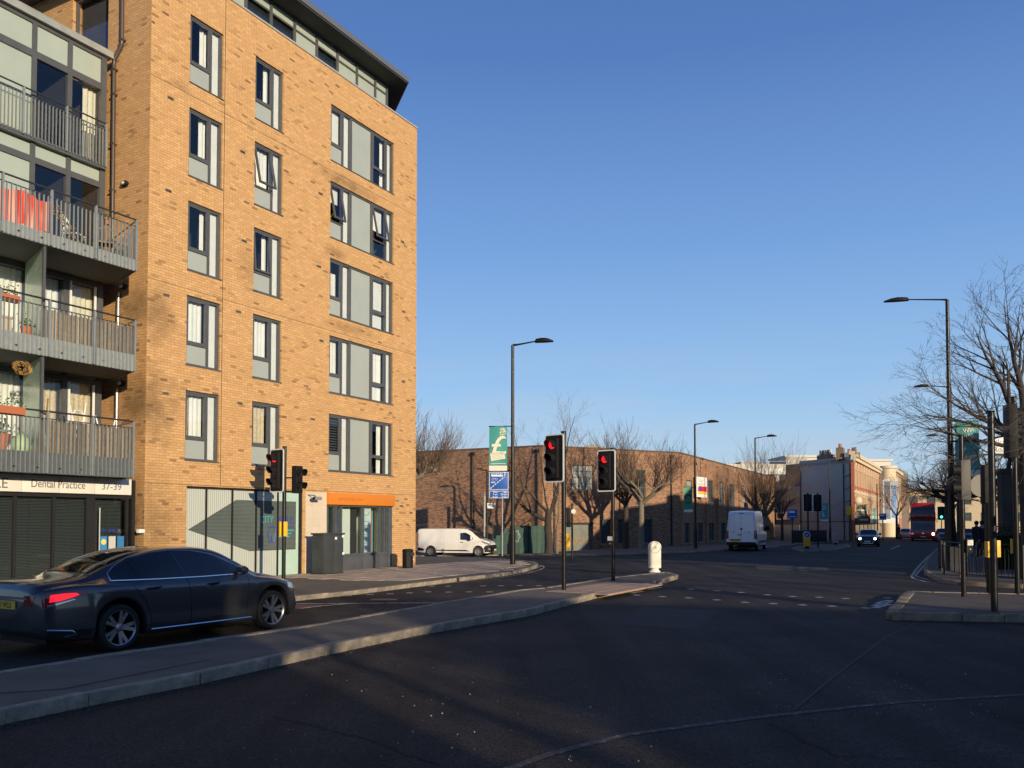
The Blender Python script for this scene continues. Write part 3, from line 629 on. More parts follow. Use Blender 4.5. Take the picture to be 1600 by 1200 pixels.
def win_wide(z0, z1, op1=0, op2=0, a='full', b='curtR', lowpane='glass'):
    x0, x1 = C3; e = MB(); bars(e, x0, x1, z0, z1, .06, FD - .04, FD + .06)
    for xa, xb in ((7.98, 8.06), (8.42, 8.52), (9.62, 9.74), (10.50, 10.57)): e.box(xa, xb, FD - .045, FD + .06, z0 + .06, z1 - .06)
    zm = z0 + .30 * (z1 - z0); e.box(x0 + .06, 7.98, FD - .045, FD + .06, zm, zm + .06); e.box(9.74, 10.50, FD - .045, FD + .06, zm + .02, zm + .08)
    wn = e.build('window', M_FRAME, flats)
    MB().box(x0 - .02, x1 + .02, -.03, FD, z0 - .02, z0 + .01).build('sill', M_FRAME, wn)
    MB().box(x0 + .06, 7.98, FD, FD + .03, z0 + .06, zm).build('spandrel_panel', M_PANEL, wn)
    MB().box(8.52, 9.62, FD, FD + .03, z0 + .06, z1 - .06).build('spandrel_panel', M_PANEL, wn)
    for xa, xb in ((8.06, 8.42), (10.57, 10.88)):
        MB().box(xa, xb, FD, FD + .012, z0 + .06, z1 - .06).build('pane', M_GLASS, wn); MB().box(xa - .02, xb + .02, FD + .08, FD + .10, z0 + .04, z1 - .04).build('white_lining', M_CURTW, wn)
    MB().box(9.74, 10.50, FD, FD + .012, z0 + .06, zm + .02).build('pane', M_GLASS, wn)
    sash(wn, x0 + .06, 7.98, zm + .06, z1 - .06, op1); sash(wn, 9.74, 10.50, zm + .08, z1 - .06, op2)
    room(wn, x0, x1, z0, z1)
    interior(wn, x0 + .06, 7.98, zm + .06, z1 - .06, a); interior(wn, 9.74, 10.50, z0 + .06, z1 - .06, b)
k1 = ['cream', 'full', 'curtR2', 'curtR', 'curtR']; k2 = ['pattern', 'full', 'curtR', 'full', 'curtR']
for i, b in enumerate(BOT):
    win_narrow(*C1, b, b + WH, 0, k1[i]); win_narrow(*C2, b, b + WH, [0, 0, 4, 12, 0][i], k2[i])
win_wide(BOT[0], BOT[0] + WH, 0, 0, 'louvre', 'curtR'); win_wide(BOT[1], BOT[1] + WH, 0, 0, 'full', 'full'); win_wide(BOT[2], BOT[2] + WH, 0, 0, 'swag', 'white')
win_wide(BOT[3], BOT[3] + WH, 11, 12, 'blindtop', 'blindtop'); win_wide(BOT[4], BOT[4] + WH, 0, 0, 'white', 'curtR2')
# window high on the return wall
wr = MB(); bars(wr, 5.0, 6.6, 14.9, 16.95, .07, FD, FD + .08); wro = wr.build('window', M_FRAME, flats); MB().box(5.07, 6.53, FD + .03, FD + .04, 14.97, 16.88).build('pane', M_GLASS, wro)
room(wro, 5.0, 6.6, 14.9, 16.95, .3, 1.6, M_ROOMD); wro.rotation_euler = (0, 0, -math.pi / 2); wro.location = (0, 8.4, 0)

# penthouse: glazing strip, soffit and dark roof slab
PY = .66; PZ = 18.85
ph = MB(); xs_ = [11.33, 10.6, 9.5, 8.4, 7.3, 6.2, 5.1, 4.0, 2.9, 1.8, .7, -.4]
for x in xs_: ph.box(x - .05, x + .05, PY - .03, PY + .08, ZP - .05, PZ)
ph.box(-1, 11.28, PY - .02, PY + .06, PZ - .42, PZ - .36); ph.box(-1, 11.28, PY - .02, PY + .06, ZP - .02, ZP + .12); ph.box(-1, 11.28, PY - .02, PY + .06, PZ - .06, PZ - .002)
pho = ph.build('penthouse_frame', M_FRAME, flats)
for i in range(len(xs_) - 1):
    a, b = xs_[i + 1] + .05, xs_[i] - .05
    if i in (3, 5, 6, 9): MB().box(a, b, PY + .02, PY + .04, ZP + .12, PZ - .42).build('pane', M_GLASSD, pho)
    else: MB().box(a, b, PY + .02, PY + .04, ZP + .12, PZ - .42).build('glazing_panel', M_PANEL2, pho)
    MB().box(a, b, PY + .02, PY + .04, PZ - .36, PZ - .06).build('glazing_panel', M_PANEL2, pho)
MB().prism([(-1, PY + .1), (11.36, PY + .1), (11.36 + kx * 2.3, ky * 2.3 + PY), (11.2 + kx * 9, ky * 9 + 1), (-1, 9)], ZP - .1, PZ - .01).build('penthouse_wall', M_SLATE, flats)
MB().prism([(-3, -.12), (11.62, -.12), (11.62 + kx * 10, -.12 + ky * 10), (-3, 10)], PZ, PZ + .05).build('soffit', mat('dark_soffit', (.05, .05, .052), .7), flats)
MB().prism([(-3, -.16), (11.66, -.16), (11.66 + kx * 10, -.16 + ky * 10), (-3, 10.1)], PZ + .05, PZ + .24).build('roof_slab', mat('roof_edge_grey', (.17, .18, .19), .4, .3), flats)
rl = MB(); rl.tube([(3, .15, ZP + .16), (FW - .1, .15, ZP + .16)], .018, 6)
for i in range(12): rl.tube([(3.2 + i * .83, .15, ZP), (3.2 + i * .83, .15, ZP + .16)], .012, 5)
rl.build('roof_rail', M_METAL, flats)

# glazed bay to the left, its face 1.4 m behind the brick front
GY = 1.4; XL = -8.0
bay_levels = dict()
def glaz_row(x0s, z0, z1, kind):
    pass
gf = MB(); GX = [-.40, -1.41, -2.38, -4.9, -6.2, -7.5]
for x in GX: gf.box(x - (.10 if x > -1 else .06), x + .06, GY - .05, GY + .08, 2.95, 14.5)
zr = [(14.42, 14.52), (13.56, 13.74), (11.36, 11.54), (10.86, 11.02), (8.42, 8.56), (8.1, 8.26), (5.9, 6.05), (5.45, 5.6), (3.3, 3.42), (2.9, 3.0)]
for a, b in zr:
    for i in range(len(GX) - 1): gf.box(GX[i + 1] + .06, GX[i] - (.10 if i == 0 else .06), GY - .045, GY + .07, a, b)
gfo = gf.build('bay_frame', M_FRAME, flats)
def bay_cell(i, z0, z1, k, kw=None):
    a, b = GX[i + 1] + .06, GX[i] - (.10 if i == 0 else .06)
    if k == 'panel': MB().box(a, b, GY, GY + .03, z0, z1).build('glazing_panel', M_PANEL2, gfo)
    else:
        MB().box(a, b, GY, GY + .012, z0, z1).build('pane', M_GLASS, gfo)
        if k == 'curt': curtain(gfo, b - (b - a) * .45, b, GY + .2, z0, z1, M_CURT)
        if k == 'full': curtain(gfo, a, b, GY + .2, z0, z1, M_CURTW)
        if k == 'cream': curtain(gfo, a, b, GY + .2, z0, z1, M_CURT)
        if k == 'pat': curtain(gfo, a, b, GY + .2, z0, z1, M_CURTP)
        room(gfo, a, b, z0, z1, GY + .1, GY + 2.2, M_ROOMD if k == 'dark' else M_ROOM)
for i in range(5):
    bay_cell(i, 13.74, 14.42, 'panel'); bay_cell(i, 11.54, 13.56, ['curt', 'dark', 'panel', 'panel', 'dark'][i]); bay_cell(i, 11.02, 11.36, 'panel')
    bay_cell(i, 8.56, 10.86, ['dark', 'dark', 'panel', 'dark', 'panel'][i]); bay_cell(i, 6.05, 8.1, ['cream', 'full', 'full', 'cream', 'full'][i]); bay_cell(i, 3.42, 5.45, ['pat', 'pat', 'full', 'cream', 'full'][i])
    bay_cell(i, 5.6, 5.9, 'panel'); bay_cell(i, 8.26, 8.42, 'panel')
# white door frames
for x in (-1.33, -.62):
    for z0, z1 in ((6.1, 8.1), (3.45, 5.45)): MB().box(x, x + .05, GY - .09, GY - .05, z0, z1).build('door_edge', M_WHITE, gfo)
MB().box(XL, -.22, GY - .16, GY + .5, 14.52, 14.70).build('bay_coping', mat('bay_coping_grey', (.30, .32, .30), .5, var=.15), flats)
MB().box(XL, -.25, GY + .5, 7, 14.40, 14.55).build('bay_roof', M_SLATE, flats)
MB().box(XL, -.25, GY + 2.3, 7, 0, 14.4).build('bay_core', M_ROOM, flats)
tr = MB(); tr.tube([(XL, GY + .9, 15.35), (-1.25, GY + .9, 15.35), (-1.25, GY + 2.6, 15.35)], .025, 6); tr.tube([(XL, GY + .9, 15.0), (-1.25, GY + .9, 15.0), (-1.25, GY + 2.6, 15.0)], .02, 6)
for x in (-1.3, -2.5, -3.7, -4.9, -6.1): tr.tube([(x, GY + .9, 14.55), (x, GY + .9, 15.35)], .022, 6)
tr.build('terrace_rail', M_METAL, flats)
# Juliet railing on the fifth floor
bal0 = []
def railing(name, x0, x1, y, zb, zt, zm, parent, pitch=.108, post=1.15, bl=None):
    r = MB(); r.tube([(x0, y, zt), (x1, y, zt)], .022, 6); r.box(x0, x1, y - .008, y + .008, zm - .012, zm + .012)
    ro = r.build(name, mat('rail_dark', (.055, .06, .062), .4, .4), parent)
    bm_ = None; n = int((x1 - x0) / pitch)
    for i in range(n + 1):
        x = x1 - .03 - i * pitch
        if bm_ is None: k = MB(); k.box(-.006, .006, -.022, .022, 0, zm - zb); bm_ = k.build('baluster', M_METAL, ro); o = bm_
        else: o = dupe(bm_, ro)
        o.location = (x, y, zb)
    pm_ = None; n = int((x1 - x0) / post)
    for i in range(n + 1):
        x = x1 - .02 - i * post
        if pm_ is None: k = MB(); k.box(-.022, .022, -.03, .03, 0, zt - zb); pm_ = k.build('rail_post', M_METAL, ro); o = pm_
        else: o = dupe(pm_, ro)
        o.location = (x, y, zb)
    return ro
railing('juliet_railing', -5.5, -.42, GY - .2, 11.42, 12.6, 12.42, flats, pitch=.095)
MB().box(XL, -.40, GY - .16, GY - .05, 11.36, 11.42).build('juliet_base', M_SLATE, flats)
# projecting balconies (their ends are cut at a slant)
BO = -.5; BX = -.76
def balcony(zbot, ztop, zrail, dark):
    b = MB(); sx = (-.10 - BX)
    poly = [(XL, BO + .04), (BX - .0, BO + .04), (-.08, GY - .06), (XL, GY - .06)]
    b.prism(poly, zbot, zbot + .26); bo = b.build('balcony', mat('soffit_grey', (.105, .10, .09), .8, var=.2, vscale=1.2), flats)
    MB().box(XL, BX, BO, BO + .035, zbot - .02, ztop).build('fascia', M_SLATE if dark else M_METAL, bo)
    ss = MB(); ss.prism([(BX, BO), (BX + .02, BO + .02), (-.08, GY - .08), (-.11, GY - .07)], zbot - .02, ztop - .003); ss.build('fascia', M_SLATE if dark else M_METAL, bo)
    ro = railing('railing', XL + 1.5, BX, BO - .03, zbot - .01, zrail, zrail - .17, flats)
    e = MB(); p, q = Vector((BX, BO - .0, 0)), Vector((-.10, GY - .1, 0))
    e.tube([p + Vector((0, 0, zrail)), q + Vector((0, 0, zrail))], .02, 6)
    for i in range(1, 18): c = p.lerp(q, i / 18); e.box(c.x - .006, c.x + .006, c.y - .01, c.y + .01, zbot, zrail - .15)
    e.build('end_rail', M_METAL, ro)
    bolt = MB()
    for i in range(8): bolt.box(BX - .35 - i * .55, BX - .33 - i * .55, BO - .045, BO, zbot + .1, zbot + .13)
    bolt.build('bolt', M_DARK, bo)
    return bo
B4 = balcony(8.26, 8.53, 9.56, False); B3 = balcony(5.66, 6.07, 6.96, False); B2 = balcony(2.93, 3.40, 4.355, True)
M_FROST = mat('frosted_screen', (.36, .47, .38), .25, var=.06)
for z0, z1 in ((6.0, 8.24), (3.3, 5.64)):
    s_ = MB(); s_.prism([(-3.16, BO + .10), (-3.14, BO + .12), (-2.52, GY - .1), (-2.55, GY - .1)], z0, z1); so_ = s_.build('privacy_screen', M_FROST, flats)
    s_ = MB(); s_.box(-3.19, -3.13, BO + .06, BO + .12, z0, z1); s_.build('screen_post', M_FRAME, so_)
# reed screens tied behind the rails
random.seed(11)
M_REED = [mat('reed_a', (.20, .165, .125), .95, var=.3, vscale=12), mat('reed_b', (.13, .11, .09), .95, var=.3, vscale=12), mat('reed_c', (.28, .23, .165), .95, var=.25, vscale=12)]
for zb, zt in ((6.05, 6.76), (3.38, 4.17)):
    k = MB(); x = -3.1
    while x < BX - .05:
        wd = random.uniform(.025, .05); y = BO + .07 + random.uniform(-.01, .01)
        k.add([(x, y, zb), (x + wd, y + .01, zb), (x + wd + random.uniform(-.01, .01), y + .01, zt + random.uniform(-.05, .02)), (x + random.uniform(-.01, .01), y, zt + random.uniform(-.05, .02)), (x + wd / 2, y - .018, zb), (x + wd / 2, y - .018, zt)], [(0, 4, 5, 3), (4, 1, 2, 5)], random.choice([0, 0, 1, 2])); x += wd * .85
    o = tag(k.build('reed_screen', M_REED), 'brown reed screen tied inside the ' + ('middle' if zb > 5 else 'lowest') + ' balcony railing', 'screen'); o.location = (L0.x, L0.y, 0); o.rotation_euler = (0, 0, AU)
def on_bal(o, x, y, z, rz=0):
    p = L0 + U * x - NO * y; o.location = (p.x, p.y, z); o.rotation_euler = (0, 0, AU + rz)
# red fabric on the upper balcony
k = MB(); n = 90; vs = []
for i in range(n + 1):
    x = -5.6 + 2.52 * i / n; y = BO + .06 + .035 * math.sin(i * .8); vs += [(x, y, 8.55 + .03 * math.sin(i * .3)), (x, y - .01, 9.3 + .05 * math.sin(i * .21))]
k.add(vs, [(2 * i, 2 * i + 2, 2 * i + 3, 2 * i + 1) for i in range(n)])
rm = bpy.data.materials.new('red_white_fabric'); rm.use_nodes = True; n_ = rm.node_tree; tc = n_.nodes.new('ShaderNodeTexCoord'); mp = n_.nodes.new('ShaderNodeMapping'); mp.inputs['Scale'].default_value = (5, 5, .6)
nz = n_.nodes.new('ShaderNodeTexNoise'); nz.inputs['Scale'].default_value = 1.3; nz.inputs['Detail'].default_value = 3; cr = n_.nodes.new('ShaderNodeValToRGB'); cr.color_ramp.elements[0].position = .42; cr.color_ramp.elements[0].color = (.62, .045, .025, 1); cr.color_ramp.elements[1].position = .6; cr.color_ramp.elements[1].color = (.68, .36, .30, 1)
n_.links.new(tc.outputs['Object'], mp.inputs[0]); n_.links.new(mp.outputs[0], nz.inputs['Vector']); n_.links.new(nz.outputs['Fac'], cr.inputs[0]); n_.links.new(cr.outputs[0], n_.nodes['Principled BSDF'].inputs['Base Color']); n_.nodes['Principled BSDF'].inputs['Roughness'].default_value = .9
o = tag(k.build('red_fabric', rm, smooth=60), 'faded red and white cloth hung behind the topmost balcony railing', 'cloth'); on_bal(o, 0, 0, 0)
# balcony clutter
def chair(label, x, y, z, rz, m, group=None, s=1.0):
    t = thing('garden_chair', label, 'chair', (0, 0, 0), 0, group)
    k = MB(); k.box(-.21, .21, -.2, .2, .42, .45); k.build('seat', m, t)
    k = MB()
    for i in range(5): k.tube([(-.16 + i * .08, .2, .45), (-.2 + i * .1, .26, .92 - .03 * abs(i - 2))], .012, 5)
    k.tube([(-.2, .26, .86), (-.1, .27, .93), (0, .27, .95), (.1, .27, .93), (.2, .26, .86)], .015, 6); k.build('backrest', m, t)
    for a in (-.19, .19):
        for b in (-.18, .18): MB().tube([(a, b, .42), (a * 1.12, b * 1.15, 0)], .015, 6).build('leg', m, t)
    on_bal(t, x, y, z, rz); t.scale = (s, s, s); return t
chair('white folding garden chair standing on the topmost balcony behind the bars', -1.9, .35, 8.53, .5, M_WHITE)
chair('brown wooden chair at the right end of the topmost balcony', -1.1, .25, 8.53, -.6, mat('chair_wood', (.30, .16, .07), .6, var=.3, vscale=9))
def fold_chair(label, x, y, z, rz):
    t = thing('folded_chair', label, 'chair'); k = MB()
    k.tube([(-.2, 0, 0), (-.16, .02, .7), (-.3, .05, 1.25)], .02, 6); k.tube([(.2, 0, 0), (.14, .02, .7), (.26, .05, 1.22)], .02, 6); k.build('frame', M_WHITE, t)
    k = MB(); k.tube([(-.16, .02, .62), (-.2, .03, .85), (-.1, .04, 1.0), (.1, .04, 1.0), (.2, .03, .85), (.14, .02, .62)], .022, 6); k.tube([(-.14, .03, .7), (.12, .03, .72)], .02, 6); k.build('backrest', M_WHITE, t)
    MB().box(-.17, .17, -.03, .03, .45, .6).build('seat', M_WHITE, t); on_bal(t, x, y, z, rz); return t
fold_chair('taller white chair folded above the reed screen of the lowest balcony', -1.85, .1, 3.55, .2); fold_chair('shorter white chair beside the corner post of the lowest balcony', -1.15, .0, 3.35, -.2).scale = (.9, .9, .9)
k = MB()
k.tube([(-2.8, -.15, 9.35), (-2.4, -.15, 9.0), (-2.0, -.15, 8.55)], .012, 4)
for i in range(120):
    t_ = random.random(); x = -2.75 + .75 * t_ + random.gauss(0, .07); z = 9.3 - .75 * t_ + random.gauss(0, .08); y = -.15 + random.gauss(0, .05); r = .035; a = random.uniform(0, 3)
    k.add([(x - r, y, z), (x, y - .02, z - r * math.cos(a)), (x + r, y, z), (x, y + .02, z + r)], [(0, 1, 2, 3)])
o = tag(k.build('dried_plant', mat('dried_leaves', (.34, .20, .07), .9, var=.4, vscale=20)), kind='stuff', label='trailing brown dried plant hanging behind the topmost balcony bars', cat='plant'); on_bal(o, 0, 0, 0)
k = MB()
for i in range(130):
    a = random.uniform(0, 6.28); rr = .22 * random.random() ** .4; k.tube([(-3.55 + rr * math.cos(a), -.3, 5.32 + rr * .8 * math.sin(a)), (-3.55 + rr * math.cos(a + .5), -.28 + random.uniform(-.08, .08), 5.32 + rr * .8 * math.sin(a + .5))], .008, 3)
o = tag(k.build('hanging_basket', mat('basket_straw', (.38, .22, .07), .9, var=.4, vscale=20)), 'straw hanging basket under the middle balcony slab', 'basket'); on_bal(o, 0, 0, 0)
def planter(label, x, y, z, s, grp=None, flowers=None, box=False):
    t = thing('plant_pot', label, 'plant pot', (0, 0, 0), 0, grp); k = MB()
    if box: k.box(-.35, .35, -.09, .09, 0, .17)
    else: k.lathe([(.09, 0), (.13, .2), (.14, .22), (.12, .22)], 12)
    k.build('pot', mat('terracotta', (.45, .14, .06), .8), t); f = MB()
    for i in range(70):
        a = random.uniform(0, 6.28); q = Vector((random.uniform(-.33, .33) if box else random.gauss(0, .1), random.gauss(0, .06), .2 + abs(random.gauss(0, .12)))); r = .03
        f.add([q + Vector((math.cos(a), math.sin(a), .3)) * r, q + Vector((-math.sin(a), math.cos(a), .3)) * r, q - Vector((math.cos(a), math.sin(a), -.3)) * r, q + Vector((0, 0, -.03))], [(0, 1, 2, 3)])
    f.build('foliage', mat('plant_green', (.06, .12, .03), .7), t); on_bal(t, x, y, z); t.scale = (s, s, s)
planter('small terracotta pot standing by the privacy screen on the middle balcony', -3.45, -.25, 6.07, 1.0)
planter('terracotta trough of flowers hooked over the lowest balcony rail', -4.0, BO - .02, 4.2, 1.0, box=True)
planter('red tomato-coloured trough on the middle balcony rail at the left edge', -4.05, BO + .12, 6.75, .9, box=True)
planter('large terracotta pot on the floor of the lowest balcony', -4.0, -.2, 3.4, 1.7)
planter('green topped pot at the right end of the topmost balcony', -1.5, BO + .14, 9.25, .7)
k = MB(); k.box(-.3, .3, -.2, .2, 0, .36); k.box(-.33, .33, -.23, .23, .36, .42); o = tag(k.build('storage_box', mat('pale_box', (.5, .44, .34), .8), bevel=.02), 'pale storage box behind the bars at the left of the middle balcony', 'box'); on_bal(o, -4.0, .1, 6.07)
k = MB(); k.lathe([(.16, 0), (.2, .12), (.17, .3), (.05, .42)], 12); o = tag(k.build('refuse_sack', mat('pale_green_plastic', (.35, .5, .3), .5), smooth=50), 'pale green plastic sack beside the screen on the lowest balcony', 'sack'); on_bal(o, -3.5, -.2, 3.4)
k = MB(); k.box(-.015, .015, -.01, .01, 0, 1.35); k.box(.12, .15, -.01, .01, 0, 1.3); k.box(-.015, .15, -.01, .01, .9, .96); o = tag(k.build('wooden_trellis', mat('chair_wood', (.30, .16, .07), .6), ), 'leaning orange wooden trellis by the screen of the lowest balcony', 'trellis'); on_bal(o, -3.2, -.35, 3.4); o.rotation_euler.y = .08

# downpipe and bulkhead lamps on the return wall (x=-0.0 face, measured back from the corner)
dp = MB(); q_ = lambda b, z: (-.08, b, z)
dp.tube([q_(1.13, ZP + .1), q_(1.10, 15.05), q_(1.10, 14.95), q_(1.42, 14.62), q_(1.42, 14.45), q_(1.36, 8.35)], .055, 10)
for z in (14.3, 13.6, 12.2, 10.9, 9.5, 15.05): dp.box(-.13, -.0, (1.42 if z < 15 else 1.1) - .08, (1.42 if z < 15 else 1.1) + .08, z, z + .05)
dp.build('downpipe', mat('brown_black_pipe', (.07, .055, .045), .35), flats, smooth=50)
for z0, z1 in ((6.8, 8.05), (4.1, 5.4)): MB().tube([(-.06, 1.1, z0), (-.06, 1.1, z1)], .05, 10).build('downpipe', mat('steel_pipe', (.35, .33, .30), .3, .6), flats, smooth=50)
bl = None
for z in (11.05, 8.2, 5.55):
    if bl is None:
        k = MB(); k.lathe([(.03, -.0), (.13, .0), (.14, .05), (.10, .10), (.03, .12)], 16, 0, Matrix.Rotation(-math.pi / 2, 4, 'Y') @ Matrix.Diagonal((.6, 1, 1, 1))); bl = k.build('bulkhead_lamp', M_BLACKP, flats, smooth=50); o = bl
        l_ = MB(); l_.lathe([(.02, .1), (.08, .105), (.05, .13)], 12, 0, Matrix.Rotation(-math.pi / 2, 4, 'Y') @ Matrix.Diagonal((.6, 1, 1, 1))); lo = l_.build('lens', mat('frosted_lens', (.6, .55, .45), .4), bl, smooth=50)
    else: o = dupe(bl, flats); dupe(lo, o)
    o.location = (0, .95, z)
# dental practice shop front below the balconies
SY = .33
sf = MB()
for x in (-5.6, -4.5, -3.28, -2.32): sf.box(x - .03, x + .03, SY - .02, SY + .06, .1, 2.45)
sf.box(-8, -.25, SY - .03, SY + .08, .04, .12); sf.box(-8, -.12, SY - .02, SY + .06, 2.40, 2.50); sf.box(-1.45, -1.22, SY - .02, SY + .06, .12, 2.4); sf.box(-.30, -.24, SY - .02, SY + .06, .12, 2.4)
sf.box(-.16, -.06, SY - .05, SY + .05, .05, 2.9)
sfo = sf.build('shopfront_frame', M_DARK, flats)
for a, b in ((-8, -5.63), (-5.57, -4.53), (-4.47, -3.31), (-3.25, -2.35), (-2.29, -1.45)): MB().box(a, b, SY + .02, SY + .03, .12, 2.4).build('pane', M_GLASSD, sfo)
MB().box(-1.22, -.30, SY + .02, SY + .03, .12, 2.4).build('glass_door', M_GLASSD, sfo)
sl_ = MB()
for i in range(62):
    z = .2 + i * .036; sl_.quad((-8, SY + .13, z), (-1.4, SY + .13, z), (-1.4, SY + .17, z + .024), (-8, SY + .17, z + .024)); 
    sl_.quad((-1.2, SY + .2, z), (-.3, SY + .2, z), (-.3, SY + .24, z + .024), (-1.2, SY + .24, z + .024))
sb_ = sl_.build('blind_slats', mat('grey_blind', (.34, .365, .355), .5), sfo); sb_['kind'] = 'stuff'
room(sfo, -8, -.2, .1, 2.45, SY + .3, SY + 1.0, M_ROOMD)
MB().tube([(-1.14, SY - .09, .5), (-1.14, SY - .09, 2.15)], .02, 8).build('door_handle', mat('satin_steel', (.7, .68, .62), .3, .9), sfo)
MB().box(-8, -.2, SY - .1, SY - .04, .02, .5).build('frosted_strip', M_PANEL2, sfo) if False else None
SM_W = mat('sign_white', (.80, .76, .68), .45, var=.04, vscale=1)
sg = thing('shop_sign', 'long white dental practice sign reading 37-39 under the lowest balcony', 'sign', (L0.x, L0.y, 0), AU)
for a, b in ((-7, -4.24), (-4.22, -3.22), (-3.2, -2.27), (-2.25, -1.32), (-1.30, -.24)): MB().box(a, b, SY - .12, SY - .03, 2.50, 2.91).build('sign_panel', SM_W, sg, bevel=.004)
M_TXG = mat('grey_lettering', (.13, .13, .14), .5); M_TXB = mat('blue_grey_lettering', (.10, .16, .28), .5)
text('CITY SMILE', .34, M_TXG, sg, (-5.12, SY - .122, 2.575), sx=.95); text('Dental Practice', .27, M_TXG, sg, (-2.99, SY - .122, 2.62), sx=.84); text('37-39', .25, M_TXB, sg, (-1.13, SY - .122, 2.62), sx=1.02)
for i, (a, c) in enumerate(((-1.05, (.05, .25, .5)), (-.8, (.55, .55, .5)), (-.55, (.04, .2, .45)))):
    MB().box(a, a + .2, SY + .002, SY + .012, 1.07, 1.42).build('sticker', mat('sticker%d' % i, c, .4), sfo)
MB().lathe([(.0, 0), (.075, 0), (.075, .003)], 16, 0, Matrix.Translation((-.95, SY + .0, 1.28)) @ Matrix.Rotation(math.pi / 2, 4, 'X')).build('sticker', mat('sticker_yellow', (.75, .65, .2), .4), sfo)
text('CITY SMILE', .12, mat('blue_print', (.03, .08, .35), .4), sfo, (-1.12, SY + .004, 1.52), ext=.001)
o = tag(MB().box(-.2, -.02, SY - .4, SY - .28, 1.5, 1.6).build('door_buzzer', M_WHITE, bevel=.01), 'small white and yellow box fixed on the brick by the dental shop door', 'box'); o.location = (L0.x, L0.y, 0); o.rotation_euler = (0, 0, AU)

# City Smile frosted window in the brick front
cs = MB(); 
for x in (2.15, 3.13, 4.09, 5.02): cs.box(x - .025, x + .025, .06, .16, .05, 2.78)
cs.box(1.38, 1.42, .06, .16, .05, 2.78); cs.box(5.98, 6.06, .06, .16, .05, 2.78); cs.box(1.38, 6.06, .05, .17, .03, .05 + .03); cs.box(1.38, 6.06, .05, .17, 2.74, 2.80)
cso = cs.build('shop_window_frame', M_DARK, flats)
ribs = bpy.data.materials.new('ribbed_frosted_glass'); ribs.use_nodes = True; n_ = ribs.node_tree; b_ = n_.nodes['Principled BSDF']; tc = n_.nodes.new('ShaderNodeTexCoord'); wv = n_.nodes.new('ShaderNodeTexWave'); wv.inputs['Scale'].default_value = 4.2; wv.inputs['Distortion'].default_value = 0
cr = n_.nodes.new('ShaderNodeValToRGB'); cr.color_ramp.elements[0].color = (.37, .41, .37, 1); cr.color_ramp.elements[1].color = (.56, .60, .54, 1); n_.links.new(tc.outputs['Object'], wv.inputs['Vector']); n_.links.new(wv.outputs['Fac'], cr.inputs[0]); n_.links.new(cr.outputs[0], b_.inputs['Base Color']); b_.inputs['Roughness'].default_value = .25
M_AQ = mat('aqua_film', (.44, .62, .54), .3, var=.06)
MB().box(1.42, 5.0, .10, .115, .08, 2.74).build('frosted_pane', ribs, cso); MB().box(5.045, 5.98, .10, .115, .08, 2.74).build('frosted_pane', M_AQ, cso)
ar = MB(); ap = [(1.52, 1.57), (3.30, 2.45), (5.86, 2.45), (5.86, .90), (3.86, .90)]
ar.add([(x, .096, z) for x, z in ap], [(0, 4, 3, 2, 1)]); ar.build('clear_arrow', mat('dark_clear_glass', (.085, .10, .095), .06, spec=.8, var=.25, vscale=.8), cso)
sl_ = MB()
for i in range(38):
    z = .95 + i * .04
    def lim(z): 
        x0 = 1.52 + (z - 1.57) / .88 * 1.78 if z > 1.57 else 1.52 + (1.57 - z) / .67 * 2.34
        return min(x0 + .05, 5.7)
    sl_.quad((lim(z), .094, z), (5.84, .094, z), (5.84, .093, z + .012), (lim(z + .012), .093, z + .012))
sl_.build('blind_lines', mat('grey_line', (.15, .19, .18), .5), cso)['kind'] = 'stuff'
M_TEAL = mat('teal_print', (.04, .42, .42), .5); M_BLUE = mat('blue_print', (.03, .08, .35), .4)
text('CITY', .31, M_TEAL, cso, (4.28, .088, 1.76), ext=.001, sx=.84); text('SMILE', .31, M_BLUE, cso, (5.06, .088, 1.76), ext=.001, sx=.84)
text('Dental Practice', .11, M_BLUE, cso, (5.08, .088, 1.60), ext=.001); text('020 8980 8301', .11, M_TEAL, cso, (5.08, .088, 1.45), ext=.001) if False else None
for i in range(3): MB().box(5.08, 5.75 - .1 * i, .086, .090, 1.50 - i * .1, 1.54 - i * .1).build('small_print', M_TEAL, cso)
tt = MB(); tt.tube([(4.62, .088, 1.60), (4.60, .088, 1.45), (4.66, .088, 1.15), (4.72, .088, 1.15), (4.75, .088, 1.35), (4.80, .088, 1.15), (4.86, .088, 1.15), (4.93, .088, 1.45), (4.91, .088, 1.60), (4.84, .088, 1.66), (4.76, .088, 1.61), (4.69, .088, 1.66), (4.62, .088, 1.60)], .018, 5); tt.build('tooth_logo', M_BLUE, cso)
# stone pier and osteopathy shop
stn = thing('stone_pier_cladding', 'pale stone clad pier between the two shop windows', 'pier', (L0.x, L0.y, 0), AU) if False else None
pr = MB().box(6.06, 7.24, .03, .3, .0, 2.8); 
M_STONE = mat('pale_stone_tile', (.62, .54, .42), .7, var=.06, vscale=3)
M_STONE2 = mat('warm_stone_tile', (.64, .545, .42), .7, var=.05, vscale=3)
for i in range(3):
    for j in range(7):
        o_ = .23 if i % 2 else 0; z0 = .05 + j * .46 - o_ + .0; z1 = z0 + .455
        z0 = max(.04, z0); z1 = min(2.78, z1); x0 = 6.20 + i * .345
        if z1 - z0 < .02: continue
        MB().box(x0, x0 + .34, -.012 - random.uniform(0, .004), .3, z0, z1).build('stone_tile', random.choice([M_STONE, M_STONE2]), flats)
MB().box(6.06, 6.20, -.0 + .02, .3, .03, 2.8).build('pier_edge', M_SLATE, flats)
of = MB(); 
for x in (7.24, 7.72, 8.02, 9.24, 10.2, 10.45, 10.60): of.box(x, x + (.12 if x in (7.24,) else .06), .02, .14, .65, 2.36)
